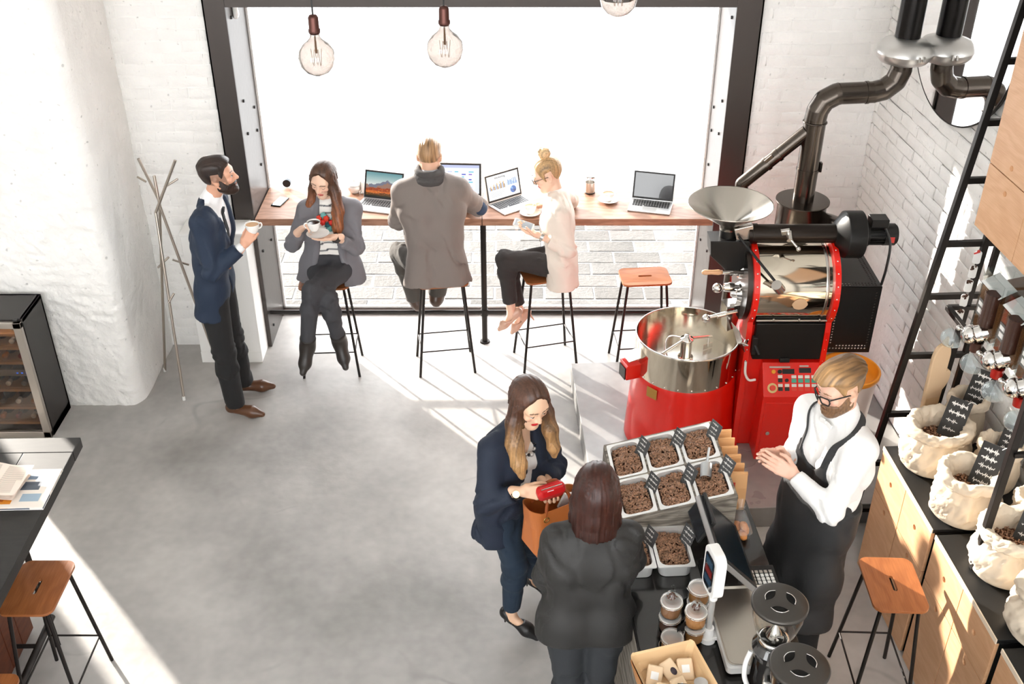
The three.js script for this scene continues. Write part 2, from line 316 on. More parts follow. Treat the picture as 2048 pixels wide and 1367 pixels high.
// ---------------------------------------------------------------- bar stools
function makeStool() {
  const t = thing('bar_stool', '', 'stool');
  const w = 0.345, d = 0.25, H = 0.72;
  const g = new THREE.ExtrudeGeometry(roundRect(w, d, 0.045, roundPath(0.098, 0.023, 0.011)), { depth: 0.011, bevelEnabled: true, bevelThickness: 0.0015, bevelSize: 0.0015, bevelSegments: 2, curveSegments: 8, steps: 1 });
  // saddle: refine along x by rebuilding from slices is not needed; bend the long ends down
  g.rotateX(-PI / 2); const p = g.attributes.position;
  for (let i = 0; i < p.count; i++) { const x = p.getX(i); p.setY(i, p.getY(i) + H - 0.013 - 0.10 * Math.max(0, Math.abs(x) - 0.10) ** 1.5); }
  g.computeVertexNormals(); uvBox(g); part(t, 'seat', [g], M.seat);
  const legs = [];
  for (const sx of [-1, 1]) for (const sz of [-1, 1]) { const a = [sx * 0.135, H - 0.018, sz * 0.085], b = [sx * 0.198, 0, sz * 0.142]; part(t, 'leg', [bar(a, b, 0.0095, 12)], M.blackMetal); legs.push([sx, sz]); }
  part(t, 'seat_bracket', [bar([-0.135, H - 0.02, -0.085], [-0.135, H - 0.02, 0.085], 0.008), bar([0.135, H - 0.02, -0.085], [0.135, H - 0.02, 0.085], 0.008), bar([-0.135, H - 0.02, 0], [0.135, H - 0.02, 0], 0.006)], M.blackMetal);
  const y = 0.2, q = 1 - y / (H - 0.018), X = lerp(0.135, 0.198, q), Z = lerp(0.085, 0.142, q);
  for (const sz of [-1, 1]) part(t, 'rung', [bar([-X, y, sz * Z], [X, y, sz * Z], 0.005, 8)], M.blackMetal);
  for (const sx of [-1, 1]) part(t, 'rung', [bar([sx * X, y, -Z], [sx * X, y, Z], 0.005, 8)], M.blackMetal);
  return t;
}
const stool = makeStool(); stool.position.set(-1.30, 0, -6.54); stool.rotation.y = 3 * D2R; tag(stool, 'bar stool under the woman with the flower necklace', 'stool', 'bar stools');
dup(stool, [-0.484, 0, -6.572], 9 * D2R, 'bar stool under the man in the grey coat');
dup(stool, [0.244, 0, -6.646], 15 * D2R, 'bar stool under the blonde woman in the cream blazer');
dup(stool, [0.93, 0, -6.60], 5 * D2R, 'empty wooden bar stool at the window bar below the dark laptop');
dup(stool, [-2.20, 0, -3.61], 90 * D2R, 'reddish wooden bar stool beside the black table, in the sunlight strip');
dup(stool, [-2.20, 0, -2.93], 90 * D2R, 'second bar stool along the black table, cut off by the lower picture edge');
dup(stool, [1.772, 0, -3.63], 88 * D2R, 'wooden bar stool standing before the plywood drawer cabinets');

// ---------------------------------------------------------------- crockery
const coffeeMat = std({ color: 0xc79a6b, roughness: 0.35 }), blackCoffee = std({ color: 0x2a150a, roughness: 0.15 });
const cupProfile = [[0, 0.004], [0.022, 0.004], [0.024, 0], [0.026, 0.004], [0.036, 0.022], [0.042, 0.045], [0.0445, 0.062], [0.0425, 0.062], [0.040, 0.045], [0.033, 0.022], [0.02, 0.009], [0, 0.008]];
function buildCup(o, drink) {
  part(o, 'bowl', [lathe(cupProfile, 36)], M.porcelain);
  part(o, 'handle', [tube([[0.038, 0.052, 0], [0.056, 0.052, 0], [0.062, 0.038, 0], [0.052, 0.022, 0], [0.034, 0.018, 0]], 0.0045, 20, 8)], M.porcelain);
  part(o, 'coffee', [cyl(0.040, 0.041, 0.002, 0, 0.052, 0, 28)], drink);
}
const saucerProfile = [[0, 0.006], [0.03, 0.006], [0.032, 0.002], [0.034, 0], [0.036, 0.003], [0.06, 0.010], [0.075, 0.018], [0.074, 0.020], [0.058, 0.013], [0.034, 0.008], [0, 0.008]];
function cupAt(label, pos, ry, drink, group) { const o = thing('coffee_cup', label, 'cup', pos, ry, group); buildCup(o, drink); return o; }
function saucerAt(label, pos) { const s = mesh('saucer', [lathe(saucerProfile, 40)], M.porcelain, scene); s.position.set(...pos); tag(s, label, 'saucer'); return s; }
saucerAt('white saucer on the bar left of the dark laptop', [0.693, 1.061, -7.09]);
cupAt('cup of milky coffee on the bar left of the dark laptop', [0.693, 1.069, -7.09], 0.4, coffeeMat, 'coffee cups');
saucerAt('white saucer on the bar in front of the blonde woman', [0.128, 1.061, -6.875]);
cupAt('cup of milky coffee on the bar by the blonde woman', [0.128, 1.069, -6.875], 2.4, coffeeMat, 'coffee cups');
{ // sugar bowl and little stand behind the striped-shirt woman
  const o = thing('sugar_bowl', 'round white sugar bowl with lid on the bar behind the landscape laptop', 'bowl', [-1.152, 1.061, -7.25]);
  part(o, 'bowl', [lathe([[0, 0], [0.03, 0], [0.034, 0.006], [0.05, 0.03], [0.052, 0.048], [0.044, 0.064], [0, 0.064]], 30)], M.porcelain);
  part(o, 'lid', [lathe([[0.046, 0.064], [0.03, 0.078], [0.008, 0.083], [0.006, 0.09], [0.01, 0.097], [0, 0.101]], 30)], M.porcelain);
  const n = thing('napkin_holder', 'small dark metal napkin holder beside the white sugar bowl', 'holder', [-1.082, 1.061, -7.25]);
  part(n, 'base', [box(0.05, 0.006, 0.07, 0, 0.003, 0)], M.brushed); part(n, 'side_plate', [box(0.004, 0.09, 0.07, -0.023, 0.05, 0)], M.brushed); part(n, 'side_plate', [box(0.004, 0.09, 0.07, 0.023, 0.05, 0)], M.brushed); part(n, 'napkins', [box(0.03, 0.085, 0.068, 0, 0.049, 0)], M.white);
  const s = thing('sugar_shaker', 'glass sugar shaker with metal sleeve standing at the window', 'shaker', [0.569, 1.061, -7.24]);
  part(s, 'sleeve', [lathe([[0, 0], [0.034, 0], [0.036, 0.004], [0.036, 0.085], [0.034, 0.085], [0.034, 0.006], [0, 0.006]], 30)], M.brushed);
  part(s, 'glass_jar', [lathe([[0.032, 0.07], [0.037, 0.09], [0.037, 0.125], [0.035, 0.125]], 30)], M.glass);
  part(s, 'base_ring', [xf(torus(0.036, 0.004), [0, 0.006, 0], [PI / 2, 0, 0])], M.blackMetal);
  part(s, 'lid', [lathe([[0.038, 0.122], [0.038, 0.134], [0.03, 0.14], [0, 0.142]], 30)], M.chrome);
  const p = thing('smartphone', 'dark smartphone lying on the bar beside the steel column', 'phone', [-1.668, 1.061, -7.075], -15 * D2R);
  part(p, 'case', [box(0.074, 0.008, 0.15, 0, 0.004, 0, 0.003)], M.black); part(p, 'display_glass', [box(0.068, 0.001, 0.142, 0, 0.0085, 0, 0)], phys({ color: 0x54606b, roughness: 0.08, clearcoat: 1 }));
}
// ---------------------------------------------------------------- laptops
const keyTex = canvasTex(512, 256, (c, w, h) => { c.fillStyle = '#c9c9c9'; c.fillRect(0, 0, w, h); });
const alu = std({ color: 0xd3d3d3, roughness: 0.38, metalness: 0.75 }), keyMat = std({ color: 0x232323, roughness: 0.5 });
function laptop(label, pos, ry, tilt, draw, glow, bezel = true) {
  const o = thing('laptop', label, 'laptop', pos, ry, 'laptops on the bar'), w = 0.30, d = 0.205;
  const b = part(o, 'base', [box(w, 0.011, d, 0, 0.0065, 0, 0.004, 2)], alu);
  const keys = []; for (let r = 0; r < 6; r++) for (let k = 0; k < 14; k++) if (r < 5 || k < 4 || k > 8) keys.push(box(0.0155, 0.0016, r === 0 ? 0.008 : 0.0145, -0.122 + k * 0.0188, 0.0124, -0.083 + r * 0.0182, 0.0006)); keys.push(box(0.09, 0.0016, 0.0145, 0, 0.0124, 0.008, 0.0006));
  const kb = part(o, 'keyboard', keys, keyMat);
  part(o, 'touchpad', [box(0.1, 0.0008, 0.062, 0, 0.0122, 0.062, 0)], std({ color: 0xbfbfbf, roughness: 0.3, metalness: 0.6 }));
  const lid = new THREE.Group(); lid.name = 'screen_lid'; lid.position.set(0, 0.011, -d / 2 + 0.004); lid.rotation.x = -tilt; o.add(lid);
  part(lid, 'lid_shell', [box(w, d, 0.005, 0, d / 2, -0.0025, 0.002, 2)], alu);
  if (bezel) part(lid, 'bezel', [box(w - 0.008, d - 0.010, 0.001, 0, d / 2 + 0.001, 0.0003, 0)], M.black);
  const sg = new THREE.PlaneGeometry(w - 0.03, d - 0.034); sg.translate(0, d / 2 + 0.003, 0.0012);
  const tex = draw && canvasTex(640, 420, draw);
  part(lid, 'screen', [sg], tex ? std({ color: 0x000000, roughness: 0.25, emissive: 0xffffff, emissiveMap: tex, emissiveIntensity: glow }) : phys({ color: 0x050505, roughness: 0.12, clearcoat: 1 }));
  if (tex) { const l = new THREE.RectAreaLight(0xdfe6ef, 0.5 * glow, w - 0.03, d - 0.034); l.position.set(0, d / 2 + 0.003, 0.004); l.rotation.y = PI; lid.add(l); }
  return o;
}
function landscape(c, w, h) {
  const g = c.createLinearGradient(0, 0, 0, h * 0.5); g.addColorStop(0, '#5d8c92'); g.addColorStop(1, '#c9cfc9'); c.fillStyle = g; c.fillRect(0, 0, w, h);
  const ridge = (y0, amp, col, s, rough) => { c.fillStyle = col; c.beginPath(); c.moveTo(0, h); for (let x = 0; x <= w; x += 4) c.lineTo(x, y0 - amp * (fbm(x / 130 + s, s, 0.5, 5) * 1.6 + rough * Math.exp(-(((x - w * 0.66) / (w * 0.2)) ** 2)))); c.lineTo(w, h); c.fill(); };
  ridge(h * 0.52, 90, '#6d6f7d', 1.3, 1.2); ridge(h * 0.58, 70, '#8c6d5f', 4.1, 0.6); ridge(h * 0.66, 46, '#8f3f22', 7.7, 0.2); ridge(h * 0.76, 30, '#c0642a', 9.2, 0); ridge(h * 0.86, 22, '#5a3a1c', 12.4, 0); ridge(h * 0.95, 14, '#2f2c1c', 15, 0);
  for (let i = 0; i < 260; i++) { c.fillStyle = ['#b4421d', '#d9812f', '#7b2f19', '#3b3020', '#e0a04a'][i % 5]; c.fillRect(rnd() * w, h * (0.66 + 0.25 * rnd()), 3 + rnd() * 14, 2 + rnd() * 5); }
}
function marketing(c, w, h) {
  c.fillStyle = '#f2f4f7'; c.fillRect(0, 0, w, h); c.fillStyle = '#333'; c.font = 'bold 44px sans-serif'; c.textAlign = 'center'; c.fillText('Marketing', w * 0.42, 62);
  for (let k = 0; k < 5; k++) { const x = 40 + k * 66, cols = ['#2f6fb4', '#e9a13a', '#4c4c55'], hs = [[60, 78, 40], [70, 98, 60], [92, 112, 50], [80, 130, 90], [104, 118, 70]][k]; hs.forEach((v, i) => { c.fillStyle = cols[i]; c.fillRect(x + i * 17, 250 - v, 15, v); }); }
  for (let k = 0; k < 12; k++) { c.fillStyle = k % 3 ? '#3d7cc0' : '#86b3dc'; const v = 30 + 80 * Math.abs(Math.sin(k * 1.7 + 0.4)); c.fillRect(400 + k * 17, 230 - v, 12, v); }
  c.fillStyle = '#2463ad'; c.beginPath(); c.arc(510, 320, 62, 0, 7); c.fill(); c.fillStyle = '#1b4277'; c.beginPath(); c.moveTo(510, 320); c.arc(510, 320, 62, 0.2, 1.4); c.fill();
  c.fillStyle = '#6aa0d6'; c.beginPath(); c.moveTo(510, 320); c.arc(510, 320, 62, 3.5, 4.4); c.fill();
  c.fillStyle = '#9aa3ad'; for (let k = 0; k < 4; k++) c.fillRect(50, 290 + k * 24, 300 - k * 30, 6);
}
function sheet(c, w, h) {
  c.fillStyle = '#dfe4f2'; c.fillRect(0, 0, w, h); c.fillStyle = '#b7bfe0'; c.fillRect(0, 0, w, 40); c.fillStyle = '#eef0f8'; c.fillRect(60, 60, w - 120, h - 120);
  for (let r = 0; r < 7; r++) for (let k = 0; k < 5; k++) { c.fillStyle = ['#6fc1d8', '#4f5fc0', '#c3cbe6', '#8a6fc0'][(r * 3 + k * 2) % 4]; if ((r + k) % 3) c.fillRect(90 + k * 100, 90 + r * 38, 34 + ((r * 17 + k * 29) % 40), 18); }
  c.fillStyle = '#8992b8'; for (let r = 0; r < 9; r++) c.fillRect(70, 80 + r * 30, 10, 10);
}
laptop('silver laptop showing a mountain landscape on the bar', [-0.955, 1.06, -7.00], -15 * D2R, 20 * D2R, landscape, 0.9);
laptop('laptop with a bluish table on screen half hidden by the grey coat', [-0.405, 1.06, -7.03], -3 * D2R, 12 * D2R, sheet, 0.9).scale.setScalar(1.2);
laptop('silver laptop showing bar charts and a blue pie chart', [0.01, 1.06, -7.02], 36 * D2R, 14 * D2R, marketing, 0.95);
laptop('silver laptop with a switched-off dark screen on the bar', [0.985, 1.06, -6.99], -14 * D2R, 16 * D2R, null, 0);

// ---------------------------------------------------------------- coat rack, white cabinet
{
  const m = std({ color: 0xb8aea2, roughness: 0.3, metalness: 1 });
  const o = thing('coat_rack', 'slim nickel coat rack of crossed rods in the corner', 'coat rack', [-2.36, 0, -6.38]);
  const rods = [[[-0.154, 0, -0.098], [0.075, 1.34, -0.06], [-0.01, 1.62, -0.03]], [[0.077, 0, 0.261], [0.03, 1.3, -0.02], [0.215, 1.66, -0.03]], [[0.30, 0, 0.02], [0.05, 1.33, -0.06], [-0.03, 1.56, 0.06]]];
  rods[0][2] = [-0.03, 1.66, -0.06]; rods[2][2] = [0.04, 1.53, -0.09]; rods[0][1] = [0.05, 1.36, -0.07];
  rods.forEach((r) => part(o, 'rod', [bar(r[0], r[1], 0.0095, 12), bar(r[1], r[2], 0.0095, 12), sph(0.0098, ...r[1], 10)], m));
  for (const [a, b] of [[[-0.01, 1.50, -0.06], [-0.07, 1.52, -0.09]], [[0.11, 1.47, -0.04], [0.2, 1.52, -0.06]], [[-0.05, 0.86, -0.08], [0.03, 0.93, -0.1]], [[0.15, 0.86, -0.12], [0.06, 0.92, -0.08]], [[0.05, 0.7, 0.12], [0.09, 0.76, 0.1]]]) part(o, 'peg', [bar(a, b, 0.007, 10)], m);
  const tips = [[0, rods[0][0]], [1, rods[1][0]], [2, rods[2][0]]]; tips.forEach(([, p]) => part(o, 'rubber_foot', [cyl(0.011, 0.0105, 0.03, p[0], 0.014, p[2], 12)], M.white));
  const c = thing('white_cabinet', 'plain low white cabinet against the brick wall behind the standing man', 'cabinet', [-2.05, 0, -6.71]);
  part(c, 'body', [box(0.44, 1.03, 0.22, 0, 0.515, 0, 0.004)], M.white); part(c, 'top_panel', [box(0.45, 0.02, 0.235, 0, 1.04, 0.004, 0.003)], M.white); part(c, 'plinth_board', [box(0.442, 0.09, 0.004, 0, 0.045, 0.112, 0.001)], M.white);
  const s = thing('door_sensor', 'small white sensor box high on the steel column', 'sensor', [-1.783, 2.45, -7.0]);
  part(s, 'housing', [box(0.03, 0.11, 0.05, 0, 0, 0, 0.012, 3)], M.white); part(s, 'lens', [box(0.004, 0.03, 0.03, 0.0155, -0.02, 0, 0.001)], M.porcelain);
}
// ---------------------------------------------------------------- wine cooler with bottles
{
  const x0 = -3.445, x1 = -3.04, zf = -5.675, zb = -6.03, H = 0.90, cx = (x0 + x1) / 2, cz = (zf + zb) / 2;
  const o = thing('wine_cooler', 'black wine cooler with steel-framed glass door beside the white pier', 'wine cooler', [cx, 0, cz]);
  const w = x1 - x0, d = zf - zb, enamel = std({ color: 0x2a2624, roughness: 0.4, metalness: 0.2 });
  part(o, 'cabinet_shell', [box(0.02, H, d - 0.04, -w / 2 + 0.01, H / 2, -0.02), box(0.02, H, d - 0.04, w / 2 - 0.01, H / 2, -0.02), box(w, 0.03, d - 0.03, 0, H - 0.015, -0.015), box(w, 0.06, d - 0.04, 0, 0.03, -0.02), box(w, H, 0.02, 0, H / 2, -d / 2 + 0.01)], enamel);
  const door = part(o, 'door_frame', [box(0.05, H - 0.02, 0.03, w / 2 - 0.025, H / 2, d / 2 - 0.015), box(0.05, H - 0.02, 0.03, -w / 2 + 0.025, H / 2, d / 2 - 0.015), box(w, 0.04, 0.03, 0, H - 0.03, d / 2 - 0.015), box(w, 0.05, 0.03, 0, 0.03, d / 2 - 0.015)], std({ color: 0xb9b1a8, roughness: 0.32, metalness: 0.9 }));
  part(door, 'door_glass', [box(w - 0.1, H - 0.1, 0.004, 0, H / 2, d / 2 - 0.02, 0)], phys({ color: 0xd8d0c8, transmission: 1, thickness: 0, roughness: 0.02 }));
  part(door, 'hinge', [box(0.03, 0.012, 0.03, w / 2 - 0.03, H + 0.004, d / 2 - 0.02)], M.black);
  const shelfMat = std({ color: 0xc99a6c, roughness: 0.6 });
  const ys = [0.10, 0.22, 0.36, 0.57, 0.68, 0.78];
  for (const y of ys) { part(o, 'shelf', [box(w - 0.05, 0.02, 0.02, 0, y, d / 2 - 0.05), box(w - 0.05, 0.008, d - 0.12, 0, y - 0.004, -0.02)], shelfMat); }
  const cp = part(o, 'control_panel', [box(w - 0.1, 0.05, 0.02, 0, 0.50, d / 2 - 0.045)], std({ color: 0x8d8a86, roughness: 0.4, metalness: 0.6 }));
  for (let k = 0; k < 4; k++) part(cp, 'indicator_light', [box(0.012, 0.008, 0.003, 0.08 + k * 0.03, 0.50, d / 2 - 0.034)], std({ color: 0x2b6cff, emissive: 0x2b6cff, emissiveIntensity: 2 }));
  part(o, 'led_light', [box(w - 0.12, 0.008, 0.012, 0, H - 0.036, d / 2 - 0.06, 0.002)], std({ color: 0xfff2e0, emissive: 0xfff2e0, emissiveIntensity: 1.5 })); { const l = new THREE.RectAreaLight(0xffeedd, 14, w - 0.12, 0.012); l.position.set(cx, H - 0.042, cz + d / 2 - 0.06); l.rotation.x = -PI / 2; scene.add(l); }
  const bottleGeo = lathe([[0, 0], [0.034, 0], [0.036, 0.004], [0.036, 0.16], [0.03, 0.185], [0.015, 0.205], [0.0135, 0.235]], 16), capGeo = lathe([[0.0138, 0.225], [0.0145, 0.255], [0.0165, 0.257], [0.0165, 0.268], [0, 0.268]], 14);
  const glassM = [0x1d1f14, 0x23160f, 0x101412].map((c) => std({ color: c, roughness: 0.15 })), capM = [0xd8cfc4, 0x8a1f1c, 0xc8792a, 0xe8e4dc, 0x7a746c].map((c) => std({ color: c, roughness: 0.45 }));
  const names = ['bottom', 'second', 'third', 'fourth', 'fifth', 'top'];
  ys.forEach((y, r) => { for (let k = 0; k < 3; k++) {
    const b = thing('wine_bottle', `wine bottle lying on the ${names[r]} shelf of the cooler, ${['nearest the black side wall', 'second from the black side wall', 'third from the black side wall'][k]}`, 'bottle', [x1 - 0.105 - k * 0.10 + (r % 2) * 0.03, y + 0.04 + 0.0085, cz - 0.13], 0, 'wine bottles in the cooler');
    b.rotation.x = PI / 2 - 0.02; part(b, 'body', [bottleGeo], glassM[(r + k) % 3]); part(b, 'capsule', [capGeo], capM[(r * 2 + k) % 5]);
  } });
}
// ---------------------------------------------------------------- black high table, papers
{
  const o = thing('high_table', 'black plank high table over a brown boarded base at the left edge', 'table', [-2.72, 0, -3.3], 1.4 * D2R);
  const bw = std({ color: 0x2b2826, roughness: 0.5, map: T.grey });
  const x1 = 0.585, x0 = -0.62, z0 = -0.985, z1 = 1.2;
  part(o, 'plank', [span(x0, x1, 1.0, 1.06, z0, z0 + 0.12, 0.004)], bw);
  for (let k = 0; k < 5; k++) part(o, 'plank', [span(x0 + k * 0.241, x0 + (k + 1) * 0.241 - 0.0015, 1.0, 1.06, z0 + 0.1215, z1, 0.003)], bw);
  const brown = std({ color: 0x9a6a43, roughness: 0.6, map: T.walnut });
  for (let k = 0; k < 14; k++) part(o, 'base_board', [span(0.18, 0.205, 0.02, 0.70, z0 + 0.28 + k * 0.14, z0 + 0.28 + k * 0.14 + 0.137, 0.004)], brown);
  part(o, 'base_box', [span(-0.55, 0.18, 0.02, 1.0, z0 + 0.28, z1 - 0.1, 0.003)], std({ color: 0x8d8a84, roughness: 0.5 }));
  part(o, 'apron_panel', [span(0.18, 0.20, 0.70, 1.0, z0 + 0.28, z1 - 0.1, 0.003)], std({ color: 0xa9a59d, roughness: 0.4, metalness: 0.5 }));
  part(o, 'table_leg', [flat([0.36, 0, -0.60], [0.30, 1.0, -0.68], 0.03, 0.03)], M.blackMetal);
  part(o, 'foot_bar', [bar([0.33, 0.12, z0 + 0.3], [0.33, 0.12, z1 - 0.2], 0.018), bar([0.33, 0.12, z0 + 0.5], [0.2, 0.12, z0 + 0.5], 0.012)], M.blackMetal);
  const front = canvasTex(512, 512, (c, w, h) => {
    c.fillStyle = '#efe5da'; c.fillRect(0, 0, w, h); c.fillStyle = '#d98a2c'; c.fillRect(20, 330, 330, 130); c.fillStyle = '#e7b873'; c.fillRect(60, 360, 90, 60); c.fillStyle = '#b8621d'; c.fillRect(190, 380, 120, 50);
    c.fillStyle = '#59616c'; c.fillRect(300, 170, 150, 110); c.fillStyle = '#7d8fa3'; c.fillRect(330, 60, 110, 80); c.fillStyle = '#9fb4c4'; c.fillRect(385, 330, 90, 100); c.fillStyle = '#46505c'; c.fillRect(320, 200, 60, 50);
    c.fillStyle = '#5b524a'; for (let r = 0; r < 18; r++) { c.fillRect(24, 20 + r * 16, 110, 5); c.fillRect(150, 20 + r * 16, 120, 5); }
  });
  const mg = thing('magazine', 'colourful magazine lying open on the black high table', 'magazine', [-2.40, 1.061, -3.885], 2 * D2R);
  const page = box(0.5, 0.012, 0.28, 0, 0.006, 0, 0.002); const uv = page.attributes.uv; for (let i = 0; i < uv.count; i++) uv.setXY(i, uv.getX(i) / 0.5 + 0.5, 0.5 - uv.getY(i) / 0.28);
  part(mg, 'pages', [page], std({ map: front, roughness: 0.5 })); part(mg, 'back_cover', [box(0.502, 0.002, 0.282, 0, 0.0005, 0, 0)], M.white);
  const txt = canvasTex(512, 512, (c, w, h) => { c.fillStyle = '#f3e3d6'; c.fillRect(0, 0, w, h); c.fillStyle = '#8d7d72'; for (let q = 0; q < 3; q++) for (let r = 0; r < 26; r++) c.fillRect(20 + q * 165, 30 + r * 17, 110 + ((r * 37 + q * 11) % 36), 5); });
  const np = thing('newspaper', 'folded pinkish newspaper lying on top of the magazine', 'newspaper', [-2.47, 1.0735, -3.92], -6 * D2R);
  const g = new THREE.PlaneGeometry(0.36, 0.22, 24, 16); g.rotateX(-PI / 2); const p = g.attributes.position;
  const sheetAt = (dy, s, curl) => { const q = g.clone(), pp = q.attributes.position; for (let i = 0; i < pp.count; i++) { const x = pp.getX(i), z = pp.getZ(i); pp.setY(i, dy + curl * (0.004 + 0.018 * Math.exp(-(((x + 0.02) / 0.1) ** 2)) + 0.008 * smooth(0.05, 0.18, x)) + 0.002 * fbm(x * 12, z * 12, s, 2)); pp.setX(i, x + 0.012 * s); } q.computeVertexNormals(); return q; };
  const paper = std({ map: txt, roughness: 0.8, side: THREE.DoubleSide });
  part(np, 'folded_sheet', [sheetAt(0.003, 0.4, 0.6)], paper); part(np, 'folded_sheet', [sheetAt(0.010, -0.6, 1.1)], paper); part(np, 'folded_sheet', [xf(sheetAt(0.017, 0.2, 1.5), [0.01, 0, 0.005], [0, 0.06, 0])], paper);
}
// ---------------------------------------------------------------- pendant bulbs
{
  const cop = std({ color: 0x5a3a34, roughness: 0.35, metalness: 0.8 }), fil = std({ color: 0xb58a5a, roughness: 0.5, metalness: 0.4 });
  const bulbGlass = phys({ color: 0xc9c2bd, transmission: 1, thickness: 0.0018, roughness: 0.0, ior: 1.5, side: THREE.DoubleSide });
  const list = [['clear globe bulb hanging before the window beside the steel column', [-0.662, 3.203, -3.6]], ['clear globe bulb hanging in the middle of the window view', [-0.226, 3.232, -3.6]], ['clear globe bulb cut off by the upper picture edge at the right', [0.351, 3.403, -3.6]], ['clear globe bulb whose tip just shows at the upper edge, left of two', [-0.06, 3.46, -3.6]], ['clear globe bulb whose tip just shows at the upper edge, right of two', [0.085, 3.46, -3.6]]];
  for (const [label, pos] of list) {
    const o = thing('pendant_bulb', label, 'pendant lamp', pos, 0, 'pendant globe bulbs');
    part(o, 'glass_globe', [lathe([[0, -0.0625], [0.02, -0.059], [0.04, -0.048], [0.056, -0.028], [0.0625, 0], [0.058, 0.024], [0.044, 0.044], [0.026, 0.058], [0.0165, 0.07], [0.0155, 0.085], [0.0145, 0.085], [0.0155, 0.07], [0.025, 0.057], [0.0425, 0.0425], [0.0562, 0.0235], [0.0605, 0], [0.0542, -0.027], [0.0388, -0.0464], [0.019, -0.0572], [0, -0.0607]], 40)], bulbGlass);
    part(o, 'filament', [cyl(0.004, 0.003, 0.06, 0, 0.045, 0, 8), tube([[-0.018, 0.03, 0], [-0.012, -0.03, 0.006], [-0.006, 0.03, 0], [0, -0.03, -0.006], [0.006, 0.03, 0], [0.012, -0.03, 0.006], [0.018, 0.03, 0]], 0.0008, 40, 4)], fil);
    part(o, 'socket', [lathe([[0, 0.145], [0.012, 0.143], [0.017, 0.135], [0.0175, 0.098], [0.02, 0.096], [0.02, 0.086], [0.0165, 0.08], [0, 0.08]], 24)], cop);
    part(o, 'cord', [cyl(0.003, 0.003, 5.6 - pos[1] - 0.14, 0, 0.14 + (5.6 - pos[1] - 0.14) / 2, 0, 8)], M.black);
  }
  for (const [x, label] of [[-0.975, 'small round spotlight on the lintel beam, left one'], [-0.185, 'small round spotlight on the lintel beam, right one']]) {
    const o = thing('spot_lamp', label, 'lamp', [x, 2.60, -6.79], 0, 'spot lamps on the lintel'); o.rotation.x = 0.9;
    part(o, 'housing', [xf(lathe([[0, 0], [0.03, 0], [0.052, 0.05], [0.055, 0.06], [0.05, 0.06], [0.03, 0.01]], 28), [0, 0, 0], [0, 0, 0])], M.chrome); part(o, 'lens', [sph(0.03, 0, 0.035, 0, 16)], M.white); part(o, 'bracket', [bar([0, 0, 0], [0, 0.0, -0.05], 0.008)], M.black);
  }
}
